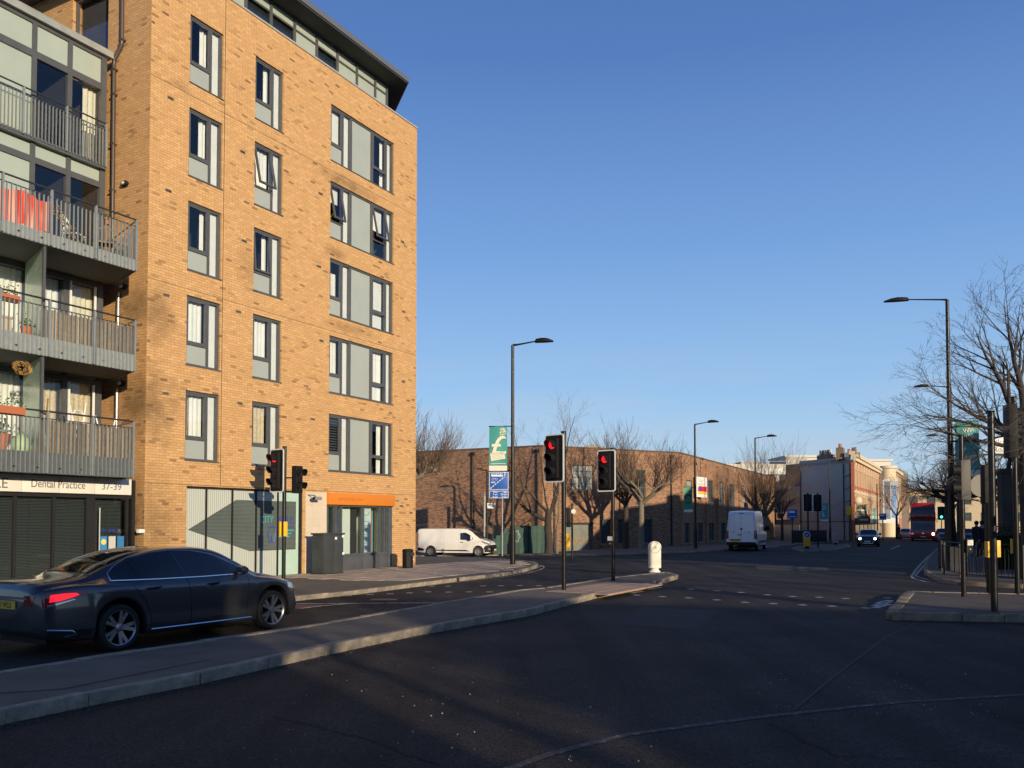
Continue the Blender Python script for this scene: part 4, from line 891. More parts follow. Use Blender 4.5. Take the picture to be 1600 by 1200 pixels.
of.box(7.24, 10.8, .0, .16, .60, .67); of.box(7.24, 10.9, .0, .16, 2.32, 2.40); of.box(10.7, 10.93, .0, .2, .03, 2.4)
ofo = of.build('shopfront_frame', M_SLATE, flats)
MB().box(7.3, 10.7, .12, .13, .67, 2.32).build('pane', M_GLASS, ofo)
for a, b in ((7.26, 8.0), (8.02, 9.25), (9.27, 10.19), (10.21, 10.7)): MB().box(a, b, .04, .12, .05, .60).build('stall_riser', mat('stall_grey', (.085, .09, .10), .5, var=.1), ofo, bevel=.008)
room(ofo, 7.26, 10.9, .6, 2.35, .2, 1.7, mat('lit_shop_room', (.55, .62, .52), .8))
MB().box(8.15, 8.9, .35, .37, .65, 2.25).build('pale_board', mat('shop_board', (.70, .78, .68), .6), ofo); MB().box(9.3, 9.9, .2, .21, .68, 2.3).build('window_poster', mat('aqua_poster', (.62, .74, .70), .5), ofo)
lo_ = MB()
for i, (a, b) in enumerate([(9.35, 9.7), (9.35, 9.8), (9.35, 9.65), (9.35, 9.75), (9.35, 9.6), (9.35, 9.72)]): lo_.box(a, b, .195, .199, 1.8 - i * .16, 1.825 - i * .16)
lo_.tube([(9.35 + .25 + .2 * math.cos(a / 8 * math.pi), .196, 2.15 - .12 * math.sin(a / 8 * math.pi)) for a in range(9)], .012, 4); lo_.build('small_print', M_TEAL, ofo)
for x, c in ((10.28, (.7, .2, .05)), (10.36, (.1, .5, .5)), (10.5, (.75, .6, .3))): MB().box(x, x + .05, .5, .52, .7, 2.3).build('banner_edge', mat('edge%d' % int(x * 100), c, .6), ofo)
MB().box(7.55, 7.65, .4, .5, .7, 2.2).build('door_post', M_DARK, ofo); MB().box(8.92, 9.2, .3, .32, .7, 2.3).build('dark_gap', M_ROOMD, ofo)
os_ = thing('shop_sign', 'orange osteopathy sign board above the right-hand shop window', 'sign', (L0.x, L0.y, 0), AU)
MB().box(7.22, 10.95, -.13, .02, 2.38, 2.79).build('sign_board', mat('orange_sign', (.68, .215, .025), .45, var=.04, vscale=1), os_, bevel=.006)
text('osteopathy east', .2, mat('dull_orange_print', (.50, .17, .03), .5), os_, (7.65, -.134, 2.53), ext=.001, sx=1.1)
# ------------------------------------------------------------------ warehouse
def wall_seg(name, A, B, z0, z1, holes, m, parent, depth=.35):
    """a wall from A to B seen from its right-hand side, in its own local frame"""
    A = Vector(A); B = Vector(B); d = B - A; o = wall_with_holes(name, 0, d.length, z0, z1, holes, m, parent, depth)
    o.location = (A.x, A.y, 0); o.rotation_euler = (0, 0, math.atan2(d.y, d.x)); return o, d.length
M_WIN = mat('workshop_window_frame', (.10, .12, .12), .6); M_DGL = mat('dusty_dark_glass', (.05, .065, .07), .15, var=.3, spec=.7); M_PGL = mat('whitened_glass', (.5, .5, .42), .5, var=.15)
def fwin(parent, x0, x1, z0, z1, nx=2, nz=2, m=None, fm=None, y=.12, t=.05, sill=True):
    e = MB(); bars(e, x0, x1, z0, z1, t, y - .03, y + .05)
    for i in range(1, nx): x = x0 + (x1 - x0) * i / nx; e.box(x - t / 3, x + t / 3, y - .02, y + .03, z0 + t, z1 - t)
    for i in range(1, nz): z = z0 + (z1 - z0) * i / nz; e.box(x0 + t, x1 - t, y - .015, y + .025, z - t / 3, z + t / 3)
    wn = e.build('window', fm or M_WIN, parent)
    MB().box(x0 + t, x1 - t, y + .03, y + .035, z0 + t, z1 - t).build('pane', m or M_DGL, wn)
    if sill: MB().box(x0 - .06, x1 + .06, -.06, y, z0 - .08, z0 - .003).build('sill', M_STONE if sill == 2 else M_CONC, wn)
    return wn
WA, WB, WC, WD = [(-26, 80.7)] , (2.26, 63.9), (13.7, 70.4), (33.9, 111)
wh = thing('brick_warehouse', 'long two storey red brown brick warehouse with barred windows and a parapet', 'building', (0, 0, 0))
HT = 7.38
a_, la = wall_seg('wall', (-26, 80.25), WB, -1.8, HT, [], BRICK_W, wh)
hb = [(2.6, 4.6, 4.2, 6.1), (8.7, 9.6, 3.1, 5.9), (5.3, 6.2, .1, 2.0), (6.9, 7.9, .1, 2.0), (9.3, 10.3, .1, 2.0), (10.9, 11.8, 3.6, 5.6)]
b_, lb = wall_seg('wall', WB, WC, -1.8, HT, hb[:5] + [(1.9, 4.4, -1.6, 1.6)], BRICK_W, wh)
def inwall(o, w_):  # window built in wall-local coordinates
    w_.location = o.location; w_.rotation_euler = o.rotation_euler
for i, h in enumerate(hb[:5]): inwall(b_, fwin(wh, h[0], h[1], h[2], h[3], 3 if i == 0 else 2, 4 if i == 1 else (4 if i == 0 else 1), M_PGL if i == 0 else M_DGL))
g = MB(); g.box(1.9, 4.4, .12, .18, -1.6, 1.6)
for i in range(9): g.box(1.9, 4.4, .10, .12, -1.55 + i * .35, -1.5 + i * .35)
go = g.build('loading_door', mat('grey_green_door', (.17, .18, .15), .7, var=.25, vscale=1.5), wh); inwall(b_, go)
t_ = text('BOOM', .75, mat('peach_graffiti', (.36, .20, .10), .7), go, (1.95, .098, .1), ext=.001, bold=-.01)
lt = MB().box(1.7, 4.6, -.06, .0, 1.6, 1.72).build('lintel', M_DARK, wh); inwall(b_, lt)
hc = []; W_ = (Vector(WD) - Vector(WC)).length
up = [(2.0, 3.9, 3.4, 5.3), (9.2, 11.6, 3.3, 5.6), (13.6, 15.8, 3.3, 5.6), (18.2, 21.0, 3.3, 5.6), (24.5, 26.5, 3.3, 5.6), (31, 33.5, 3.3, 5.6), (36, 40, 3.3, 5.6)]
dn = [(.9, 3.0, .0, 1.7), (5.6, 7.6, .0, 1.7), (9.6, 11.9, .0, 1.7), (14.5, 16.5, 0, 1.7), (19, 21, 0, 1.7), (26, 29, -.2, 1.7), (36, 38, -.2, 1.7)]
c_, lc = wall_seg('wall', WC, WD, -1.8, HT, up + dn, BRICK_W2, wh)
for i, h in enumerate(up): inwall(c_, fwin(wh, *h, 3, 4, M_PGL if i in (0, 2, 4) else M_DGL))
for h in dn: inwall(c_, fwin(wh, *h, 3, 1))
for x in (.0, 4.3, 8.2, 12.6, 17.0, 22.3, 29.5, 35.0, 42.0):
    p_ = MB().box(x + .1, x + .65, -.16, -.003, -1.8, HT - .25).build('brick_pilaster', BRICK_W2, wh); inwall(c_, p_)
for o_, l_ in ((a_, la), (b_, lb), (c_, lc)):
    k = MB().box(-.0, l_ + .02, -.07, .38, HT, HT + .10).build('parapet_coping', mat('brick_coping', (.16, .10, .07), .85, var=.3, vscale=4), wh); inwall(o_, k)
pp = None
for o_, l_, xs2 in ((a_, la, [la - 6.1, la - .4]), (b_, lb, [1.0, 12.2])):
    for x in xs2: k = MB(); k.tube([(x, -.08, -1.5), (x, -.08, HT - .3)], .07, 6); k.box(x - .14, x + .14, -.2, 0, HT - .45, HT - .2); k = k.build('downpipe', M_DARK, wh); inwall(o_, k)
MB().prism([(-26, 80.7), (2.3, 64.4), (13.5, 70.9), (33.5, 111.4), (10, 125), (-30, 110)], HT - .9, HT - .5).build('roof', M_SLATE, wh)
MB().prism([(-26, 81), (2.3, 64.8), (13.2, 71.2), (33.2, 111.6), (20, 118), (-30, 110)], -1.8, HT - .95).build('core', M_ROOMD, wh)
rg = MB(); rg.prism([(2, 84), (11.6, 84), (11.6, 108), (2, 108)], 7, 8.1)
rg.add([(2, 84, 8.1), (11.6, 84, 8.1), (8, 84, 9.35), (2, 108, 8.1), (11.6, 108, 8.1), (8, 108, 9.35)], [(0, 1, 2), (1, 4, 5, 2), (0, 2, 5, 3)]); rg.build('shed_roof', mat('asbestos_roof', (.34, .34, .27), .8, var=.15), wh)
# green hoarding
P0, P1 = gx(768, 62.3), gx(853, 62.6); hd = thing('green_hoarding', 'dark green timber hoarding with white graffiti against the warehouse wall', 'fence', (P0.x, P0.y, P0.z), 0)
L_ = P1.x - P0.x
for i in range(12):
    x = i * L_ / 12; h = 1.2 + .9 * min(1, i / 3.5) if i < 4 else 2.15
    k = MB(); k.box(x + .01, x + L_ / 12 - .01, 0, .03, 0, h + random.uniform(-.03, .03)); k.build('board', mat('green_board_%d' % (i % 3), [(.035, .085, .065), (.042, .10, .075), (.03, .075, .06)][i % 3], .7, var=.3, vscale=3), hd)
for x in (0.05, L_ * .66, L_ - .08): MB().box(x, x + .1, -.05, -.002, 0, 2.3).build('post', mat('dark_green_post', (.02, .035, .03), .8), hd)
gr = MB(); random.seed(5)
gr.tube([(L_ * .42 + .35 * math.cos(i * .9) * (1 + .3 * math.sin(i * 2.1)), -.006, 1.4 + .45 * math.sin(i * 1.35)) for i in range(26)], .022, 4); gr.build('graffiti', mat('pale_graffiti', (.35, .42, .40), .6), hd)
# agent's board on the warehouse
def face_board(name, label, cat, A, B, Y, z0, z1, m, yaw, thick=.05, group=None):
    t = thing(name, label, cat, A, yaw, group); return t
Pb = at(1100, 775, 76.2)
sb = thing('agents_board', "white property agent's board with red and yellow stripes on the warehouse", 'sign', (Pb.x, Pb.y, Pb.z), R_(55))
sb.location = (Vector(WC) .lerp(Vector(WD), .118).x + .35, Vector(WC).lerp(Vector(WD), .118).y - .35, 3.9)
MB().box(-1.2, 1.2, -.06, .0, 0, 1.75).build('board', mat('white_board', (.80, .78, .70), .5), sb)
MB().box(-.75, 1.0, -.07, -.062, .5, .95).build('red_band', mat('board_red', (.6, .02, .03), .5), sb); MB().box(-.95, 1.0, -.07, -.062, .27, .48).build('yellow_band', mat('board_yellow', (.75, .55, .03), .5), sb)
text('sbh', .62, mat('board_blue', (.02, .05, .42), .5), sb, (-1.0, -.072, .55), ext=.002, bold=.012); text('TO LET', .3, mat('board_grey', (.45, .42, .36), .5), sb, (-.7, -.064, 1.3), ext=.002)
text('WAREHOUSE SPACE', .16, mat('board_grey', (.45, .42, .36), .5), sb, (-.95, -.064, 1.08), ext=.002)
for x, z in ((-.9, 1.9), (.4, 1.9)): pass

# ------------------------------------------------------------------ distant buildings
def block(name, label, A, B, z0, z1, depth, m, holes=(), wfun=None, side=None, cat='building', spoly=None):
    """building whose street front runs from A to B (outside on the right-hand side)"""
    A = Vector(A); B = Vector(B); d = (B - A); t = thing(name, label, cat, (A.x, A.y, 0), math.atan2(d.y, d.x)); l = d.length
    wall_with_holes('front_wall', .02, l, z0, z1, list(holes), m, t, .3)
    MB().prism(spoly or [(.02, .31), (l - .02, .31), (l - .02, depth), (.02, depth)], z0, z1 - .02).build('side_and_back_walls', side or m, t)
    return t, l
GA, GB = (39.6, 100.0), (54.5, 128.0)
# red Victorian terrace
hv = [(1.3 + i * 2.95, 2.35 + i * 2.95, z, z + 2.1) for i in range(10) for z in (2.9, 6.05)]
vt, l = block('victorian_terrace', 'red brick Victorian terrace with cream arched windows and a cream cornice', GA, GB, -1.5, 9.1, 9, BRICK_V, hv, side=BRICK_D, spoly=[(.3, .31), (31, .31), (31, 9), (7.4, 9), (5.6, 6.87)])
M_CREAM = mat('cream_stucco', (.66, .56, .38), .7, var=.08)
w0 = None
for h in hv:
    if w0 is None:
        w0 = fwin(vt, 0, 1.05, 0, 2.1, 1, 2, fm=M_CREAM, sill=2); e = MB()
        e.box(-.22, -.0, -.08, -.003, 0, 1.75); e.box(1.05, 1.27, -.08, -.003, 0, 1.75)
        for i in range(8): a = math.pi * i / 7; e.box(.525 + .72 * math.cos(a) - .13, .525 + .72 * math.cos(a) + .13, -.12, -.003, 1.8 + .62 * math.sin(a), 2.1 + .62 * math.sin(a))
        e.build('arched_surround', M_CREAM, w0); o = w0
    else: o = copy_tree(w0, vt)
    o.location = (h[0], 0, h[2])
for z0, z1, y in ((5.15, 5.4, -.1), (8.9, 9.3, -.25), (9.3, 9.6, -.45), (2.2, 2.6, -.2)): MB().box(0, l, y, -.004 if z0 < 8.8 else .3, z0, z1).build('cornice', M_CREAM, vt)
MB().box(0, l, -.08, .5, 9.6, 10.0).build('parapet', M_CREAM, vt)
for i in range(7):
    x = .4 + i * 4.5
    MB().box(x, x + 4.1, -.3, -.01, 1.55, 2.19).build('shop_fascia', [mat('fascia%d' % k, c, .5) for k, c in enumerate([(.05, .09, .07), (.5, .42, .3), (.10, .05, .03), (.55, .5, .4), (.04, .18, .12), (.35, .3, .22), (.5, .45, .33)])][i], vt)
    MB().box(x + .2, x + 3.9, -.06, -.01, -1.2, 1.4).build('shop_window', M_DGL, vt)
for x in (.6, 9, 17, 25):
    c_o = MB(); c_o.box(x, x + 1.5, 1.2, 2.0, 9.0, 10.5); c_o.build('chimney', BRICK_D, vt)
    for i in range(4): MB().lathe([(.12, 10.5), (.15, 10.58), (.11, 10.92), (.14, 10.97)], 8, 0, Matrix.Translation((x + .2 + i * .36, 1.6, 0))).build('chimney_pot', mat('pot_red', (.34, .14, .08), .8), vt)
# grey rendered end house whose blank flank faces us
GL = (35.9, 107.7)
ge = thing('grey_end_house', 'grey rendered end house with a blank flank wall and parapet', 'building', (0, 0, 0))
gm = mat('dark_grey_render', (.27, .305, .305), .85, c2=(.34, .375, .37), vscale=.5, bump=.2, bscale=6)
MB().prism([GA, (GA[0] + .01, GA[1] + .02), (GL[0] + 6, GL[1] + 6), GL], -1.8, 8.75).build('flank_wall', gm, ge)
dG = (Vector(GA) - Vector(GL)); aG = math.atan2(dG.y, dG.x)
def onG(o): o.location = (GL[0], GL[1], 0); o.rotation_euler = (0, 0, aG); return o
onG(MB().box(-.1, dG.length + .05, -.12, .3, 8.75, 9.0).build('parapet_band', mat('grey_band', (.24, .24, .235), .8), ge)); onG(MB().box(0, dG.length, -.03, .3, 9.0, 9.35).build('parapet', gm, ge))
onG(MB().box(-.05, dG.length + .1, -.06, -.003, 1.75, 1.85).build('string_course', M_SLATE, ge)); onG(MB().box(0, dG.length, -.025, -.004, -1.6, 1.74).build('plinth', mat('mid_grey_paint', (.33, .36, .355), .8, var=.15), ge))
k = MB(); 
for x in (7.1, 8.1): k.tube([(x, -.1, -1), (x, -.1, 8.6)], .06, 6)
for z in (2.5, 4.0, 5.5, 7.0): k.tube([(7.1, -.1, z), (8.1, -.1, z + .3)], .03, 4)
k.tube([(.2, -.1, -1), (.2, -.1, 8.2)], .06, 6); onG(k.build('wall_pipes', M_DARK, ge))
for x0, n in ((2.6, 5), (7.6, 2)):
    onG(MB().box(x0 - .1, x0 + .42 * n, .4, 1.2, 9.2, 9.9).build('chimney', BRICK_D, ge))
    for i in range(n): onG(MB().lathe([(.13, 9.9), (.16, 10), (.12, 10.45), (.15, 10.5)], 8, 0, Matrix.Translation((x0 + .1 + i * .4, .8, 0))).build('chimney_pot', mat('pot_red', (.34, .14, .08), .8) if i % 2 else M_STONE, ge))
# lower grey annex to its left
an = thing('grey_annex', 'lower grey rendered annex between the warehouse and the blank grey flank', 'building', (0, 0, 0))
a0 = Vector((33.9, 111.8)); a1 = Vector(GL)
MB().prism([(a0.x, a0.y), (a1.x, a1.y), (a1.x + 5, a1.y + 5), (a0.x + 5, a0.y + 6)], -1.8, 6.2).build('wall', mat('annex_grey', (.24, .26, .26), .85, c2=(.31, .33, .325), vscale=.6), an)
MB().prism([(a0.x - 1.5, a0.y - .8), (a1.x - .5, a1.y - 1.2), (a1.x - .4, a1.y - 1.1), (a0.x - 1.4, a0.y - .7)], -1.5, 1.4).build('yard_wall', mat('pale_yard_wall', (.38, .37, .34), .8, var=.1), an)
ac = tag(MB().box(-.9, .9, 0, .6, 0, 1.0).lathe([(.0, 0), (.38, 0), (.38, .05)], 16, 1, Matrix.Translation((-.3, 0, .5)) @ Matrix.Rotation(math.pi / 2, 4, 'X')).build('air_conditioner', [M_WHITE, M_DARK]), 'white air conditioning unit on the wall of the low grey annex', 'air conditioner'); pa = at(1221, 812, 109.2); ac.location = pa; ac.rotation_euler = (0, 0, R_(-62))
# modern white block behind
wb = thing('white_office_block', 'long white flat-roofed office block with ribbon windows behind the warehouse', 'building', (0, 0, 0)); p0, p1 = gx(1150, 132), gx(1262, 132)
X0, X1 = p0.x - 5, p1.x
MB().box(X0, X1, 132, 145, -2, 10.6).build('wall', mat('off_white_wall', (.60, .57, .48), .7), wb); MB().box(X0, X1 + .3, 131.6, 131.99, 9.0, 9.9).build('white_band', M_WHITE, wb)
for i in range(5): MB().box(X1 - 4.2 - i * 4.6, X1 - .4 - i * 4.6, 131.93, 131.995, 7.5, 8.95).build('window', M_DGL, wb)
k = MB(); [k.quad((X0 + i * .5, 131.9, 5.2), (X0 + i * .5 + .25, 131.7, 5.2), (X0 + i * .5 + .25, 131.7, 7.2), (X0 + i * .5, 131.9, 7.2)) for i in range(int((X1 - X0) / .5))]; k.build('ribbed_cladding', mat('beige_cladding', (.50, .45, .34), .6), wb)
MB().box(X0, X1 - 1, 131.8, 131.9, 11.0, 11.05).build('roof_rail', M_METAL, wb)
for x, z in ((X1 - 1.0, 1.3), (X1 - 8, .5)): MB().box(x - 1.6, x + 1.6, 134, 138, 10.6, 10.6 + z).build('plant_room', mat('plant_grey', (.4, .38, .33), .7), wb)
for px, Y, w_, z1, c, lab in ((1273, 140, 9, 12.2, (.60, .56, .48), 'flat white rooftop storey showing over the grey end house'), (1372, 160, 5, 13.0, (.62, .58, .5), 'white roof-top box beyond the red Victorian terrace')):
    P = gx(px, Y); t = tag(MB().box(P.x - w_ / 2, P.x + w_ / 2, Y, Y + 9, -2, z1).box(P.x - w_ / 2 - .3, P.x + w_ / 2 + .3, Y - .3, Y + 9, z1, z1 + .35).build('rooftop_storey', mat('roofbox%d' % px, c, .7, var=.06)), lab, 'building')
# brown brick gap house with banner, then the curved corner pub and next houses
uS = (Vector(GB) - Vector(GA)).normalized(); nS = Vector((uS.y, -uS.x))
def sp(t, o=0): p = Vector(GA) + uS * t + nS * o; return (p.x, p.y)
b1, l = block('brown_brick_house', 'narrow brown brick house with a tall blue banner beside the red terrace', sp(34, -.6), sp(44, -.6), -2, 10.2, 9, BRICK_D, [(6, 7.3, 3.0, 4.9), (6, 7.3, 6.2, 8.1)])
for z in (3.0, 6.2): fwin(b1, 6, 7.3, z, z + 1.9, 2, 2, fm=M_WHITE)
bn = thing('tall_wall_banner', 'tall blue and white banner on the brown brick house beside the red terrace', 'banner'); p = sp(34, -.3); bn.location = (p[0], p[1], 0); bn.rotation_euler = (0, 0, math.atan2(uS.y, uS.x) - .35)
MB().box(.3, 5.4, -.5, -.42, 1.6, 8.2).build('backing', mat('banner_white', (.6, .6, .58), .6), bn); MB().box(.6, 2.6, -.53, -.51, 2.2, 7.9).build('banner_panel', mat('banner_grey', (.16, .19, .24), .6, var=.5, vscale=1.2), bn); MB().box(3.0, 4.8, -.53, -.51, 2.4, 7.4).build('banner_panel', mat('banner_blue', (.05, .17, .42), .6, c2=(.3, .4, .5), vscale=.9), bn)
hp = [(1.0 + i * 3, 2.3 + i * 3, z, z + 2.0) for i in range(6) for z in (2.5, 5.3, 8.0)]
b2, l = block('corner_pub', 'tall red brick corner building with a rounded cream corner beyond the banner', sp(45, .8), sp(65, .8), -2, 10.6, 10, brick_mat('pink_red_brick', (.46, .17, .11), (.3, .12, .08), (.52, .22, .14), (.42, .28, .2), .1), hp)
for h in hp: 
    o = copy_tree(w0, b2); o.location = (h[0], 0, h[2]); o.scale = (1.2, 1, .95)
MB().box(-.1, l, -.35, .3, 10.1, 10.6 - .004).build('cornice', M_CREAM, b2)
MB().lathe([(1.3, -2), (1.3, 8.2), (1.6, 8.3), (1.6, 8.9), (1.3, 9.0), (1.3, 10.3), (1.5, 10.4), (1.5, 10.8), (.1, 10.9)], 20, 0, Matrix.Translation((.6, .8, 0))).build('rounded_corner', M_CREAM, b2, smooth=40)
b3, l = block('dark_terrace', 'dark stock brick terrace standing beyond the red corner building', sp(66, .5), sp(90, .5), -2.5, 11.5, 10, BRICK_D, [])
b4, l = block('far_beige_block', 'beige stone block closing the street behind the bus', (62, 205), (84, 198), -2.5, 15.5, 14, mat('beige_stone', (.48, .41, .27), .8, var=.1), [(2 + i * 3.3, 3.6 + i * 3.3, z, z + 1.8) for i in range(6) for z in (3, 6.5, 10)])
for i in range(6):
    for z in (3, 6.5, 10): fwin(b4, 2 + i * 3.3, 3.6 + i * 3.3, z, z + 1.8, 1, 2)
b5, l = block('far_pale_terrace', 'pale sunlit terrace seen under the trees at the far end of the street', (88, 215), (130, 205), -2.5, 10, 12, mat('pale_terrace', (.52, .42, .27), .8, var=.12), [(2 + i * 4, 4 + i * 4, z, z + 2) for i in range(9) for z in (2, 6)])
for i in range(9):
    for z in (2, 6): fwin(b5, 2 + i * 4, 4 + i * 4, z, z + 2, 1, 2)

# ------------------------------------------------------------------ buildings across the street, beyond the right edge and behind the viewer
def caster(name, label, poly, z1, m=BRICK_D, roof=None, nwin=6):
    t = thing(name, label, 'building'); MB().prism(poly, -2, z1).build('walls', m, t)
    c = sum((Vector(p) for p in poly), Vector((0, 0))) / len(poly)
    MB().prism([tuple(c + (Vector(p) - c) * 1.02) for p in poly], z1, z1 + .25).build('roof', M_SLATE, t); return t
S0 = Vector((24.6, 32.9)); uR = Vector((.47, .88)).normalized(); nR = Vector((uR.y, -uR.x))
def rs(t, o): p = S0 + uR * t + nR * o; return (p.x, p.y)
rt = thing('right_hand_terrace', 'brick terrace beyond the right picture edge whose shadow falls on the warehouse', 'building')
k = MB(); k.prism([rs(4.5, 0), rs(49, 0), rs(49, 10), rs(4.5, 10)], -2, 9.2); k.prism([rs(49.1, 0), rs(78, 0), rs(78, 10), rs(49.1, 10)], -2, 6.0); k.build('wall', BRICK_D, rt)
k = MB(); p = [(*rs(0, 0), -2), (*rs(4.49, 0), -2), (*rs(4.49, 0), 9.3), (*rs(0, 0), 6.4)]; q = [(*rs(0, 10), -2), (*rs(4.49, 10), -2), (*rs(4.49, 10), 9.3), (*rs(0, 10), 6.4)]
k.add(p + q, [(0, 1, 2, 3), (7, 6, 5, 4), (0, 3, 7, 4), (3, 2, 6, 7), (2, 1, 5, 6)]); k.build('end_bay', BRICK_D, rt)
MB().prism([rs(4.5, -.2), rs(49, -.2), rs(49, 10.2), rs(4.5, 10.2)], 9.2, 9.35).build('roof', M_SLATE, rt)
for t in (9, 22, 36, 46): MB().prism([rs(t, 2), rs(t + 1.2, 2), rs(t + 1.2, 3), rs(t, 3)], 9.35, 10.4).build('chimney', BRICK_D, rt)
for i in range(11): 
    for z in (1.0, 3.9):
        t = 7 + i * 6.3; MB().prism([rs(t, -.04), rs(t + 1.6, -.04), rs(t + 1.6, -.003), rs(t, -.003)], z, z + 2).build('window', M_DGL, rt)
caster('brick_block_behind_right', 'flat-roofed brick block behind the viewer whose shadow covers the foreground road', [(16.9, -13.4), (22, -15.0), (45, -22), (50, -32), (24, -32)], 7.2)
caster('brick_block_behind_left', 'flat-roofed brick block behind the viewer whose shadow covers the waiting car', [(-4, -15), (13.0, -15), (16, -22), (16, -34), (-6, -34)], 7.6)

t = caster('added_house_right_edge', 'unseen plain house added beyond the right picture edge to shade the guard rail', [(27.5, 9), (38, 13), (34, 30), (25.5, 26.5)], 7.4)  # out-of-view block added to shade the right pavement
# ------------------------------------------------------------------ vehicles
def interp(tab, x):
    if x <= tab[0][0]: return tab[0][1]
    for i in range(len(tab) - 1):
        (a, va), (b, vb) = tab[i], tab[i + 1]
        if x <= b:
            m0 = (tab[i + 1][1] - tab[i - 1][1]) / (tab[i + 1][0] - tab[i - 1][0]) if i > 0 else (vb - va) / (b - a)
            m1 = (tab[i + 2][1] - va) / (tab[i + 2][0] - a) if i + 2 < len(tab) else (vb - va) / (b - a)
            s_ = (vb - va) / (b - a)
            if m0 * s_ <= 0: m0 = 0
            if m1 * s_ <= 0: m1 = 0
            m0 = max(-3 * abs(s_), min(3 * abs(s_), m0)); m1 = max(-3 * abs(s_), min(3 * abs(s_), m1))
            t = (x - a) / (b - a); h = b - a
            return (2 * t ** 3 - 3 * t * t + 1) * va + (t ** 3 - 2 * t * t + t) * h * m0 + (-2 * t ** 3 + 3 * t * t) * vb + (t ** 3 - t * t) * h * m1
    return tab[-1][1]
def catmull(P, sub=3):
    out = []
    for i in range(len(P) - 1):
        p0 = P[max(i - 1, 0)]; p1 = P[i]; p2 = P[i + 1]; p3 = P[min(i + 2, len(P) - 1)]
        for k in range(sub):
            t = k / sub; out.append(tuple(.5 * ((2 * p1[j]) + (-p0[j] + p2[j]) * t + (2 * p0[j] - 5 * p1[j] + 4 * p2[j] - p3[j]) * t * t + (-p0[j] + 3 * p1[j] - 3 * p2[j] + p3[j]) * t ** 3) for j in range(2)))
    out.append(tuple(P[-1])); return out
class Car:
    """x forward from the rear bumper, y to the left, z up"""
    def __init__(s, name, label, cat, L, top, belt, low, wid, wtop, axles, R, paint, group=None, boxy=0.0, RA=None):
        s.t = thing(name, label, cat, (0, 0, 0), 0, group); s.L = L; s.R = R; s.axles = axles; s.wid = wid; RA = RA or R + .07
        xs = [L * i / 70 for i in range(71)]
        for a in axles:
            for k in range(-8, 9): xs.append(a + RA * math.sin(k * math.pi / 16))
            xs += [a - RA - .015, a + RA + .015]
        xs = sorted(xs); xs2 = [xs[0]]
        for x in xs:
            if x - xs2[-1] > .012: xs2.append(x)
        rings = []
        for x in xs2:
            zt, zb, zl, w_, wt = (interp(tb, x) for tb in (top, belt, low, wid, wtop))
            zb = min(zb, zt - .03); za = zl
            for a in axles:
                if abs(x - a) < RA: za = max(zl, R + math.sqrt(RA * RA - (x - a) ** 2))
            za = min(za, zb - .12); zs = max(zb + .015, zt - .10 - .0 * boxy)
            hb = zb - za
            P = [(0, za), (w_ * .80, za), (w_ * .955, za + min(.015, hb * .1)), (w_ * .99, za + hb * .12), (w_, za + hb * .35), (w_ * .995, za + hb * .65), (w_ * .975, zb - hb * .12), (w_ * .935, zb), 
                 ((w_ * .925) * .55 + wt * .45, zb + (zs - zb) * .5), (wt, zs), (wt * .90, zt - .035 if zt - .035 > zs else zs + (zt - zs) * .6), (wt * .55, zt - .006), (0, zt)]
            if boxy: P = [P[0], P[1], (w_ * .985, za + .01), (w_, za + hb * .12), P[4], (w_, za + hb * .65), (w_ * .998, zb - hb * .1), (w_ * .99, zb), (w_ * .985 * .5 + wt * .5, zb + (zs - zb) * .5), (wt, zs), P[10], P[11], P[12]]
            C_ = catmull(P, 3); C_ = [(max(0, y), z) for y, z in C_]
            rings.append([(x, -y, z) for y, z in C_] + [(x, y, z) for y, z in C_[::-1][1:-1]])
        for e_, dx in ((0, -.006), (-1, .006)):
            rg = rings[e_]; cz = sum(p[2] for p in rg) / len(rg); nr = [(p[0] + dx, p[1] * .93, cz + (p[2] - cz) * .93) for p in rg]
            if e_ == 0: rings.insert(0, nr)
            else: rings.append(nr)
        n = len(rings[0]); mb = MB(); vs = [p for r in rings for p in r]
        fs = [(i * n + k, (i + 1) * n + k, (i + 1) * n + (k + 1) % n, i * n + (k + 1) % n) for i in range(len(rings) - 1) for k in range(n)]
        fs += [tuple(range(n)), tuple(range((len(rings) - 1) * n, len(rings) * n))[::-1]]
        mb.add(vs, fs); s.body = mb.build('body', paint, s.t, smooth=38)
        s.bvh = BVHTree.FromPolygons([Vector(v) for v in vs], [f for f in fs[:-2]] + [(fs[-2][0], fs[-2][i], fs[-2][i + 1]) for i in range(1, n - 1)] + [(fs[-1][0], fs[-1][i], fs[-1][i + 1]) for i in range(1, n - 1)])
    def cast(s, a, b, ax, sg=1):
        """surface point under the projection: ax 'y' side (a=x,b=z), 'x' end (a=y,b=z), 'z' top (a=x,b=y)"""
        if ax == 'y': o, d = Vector((a, sg * 4, b)), Vector((0, -sg, 0))
        elif ax == 'x': o, d = Vector((s.L / 2 + sg * (s.L / 2 + 3), a, b)), Vector((-sg, 0, 0))
        elif ax == 'z': o, d = Vector((a, b, 5)), Vector((0, 0, -1))
        elif ax == 'w': o, d = Vector((a, b, 0)) + Vector((3, 0, 4)), Vector((-3, 0, -4)).normalized()
        h = s.bvh.ray_cast(o, d); return (h[0], h[1] if h[0] is not None and h[1].dot(d) < 0 else (-h[1] if h[0] is not None else None), d)
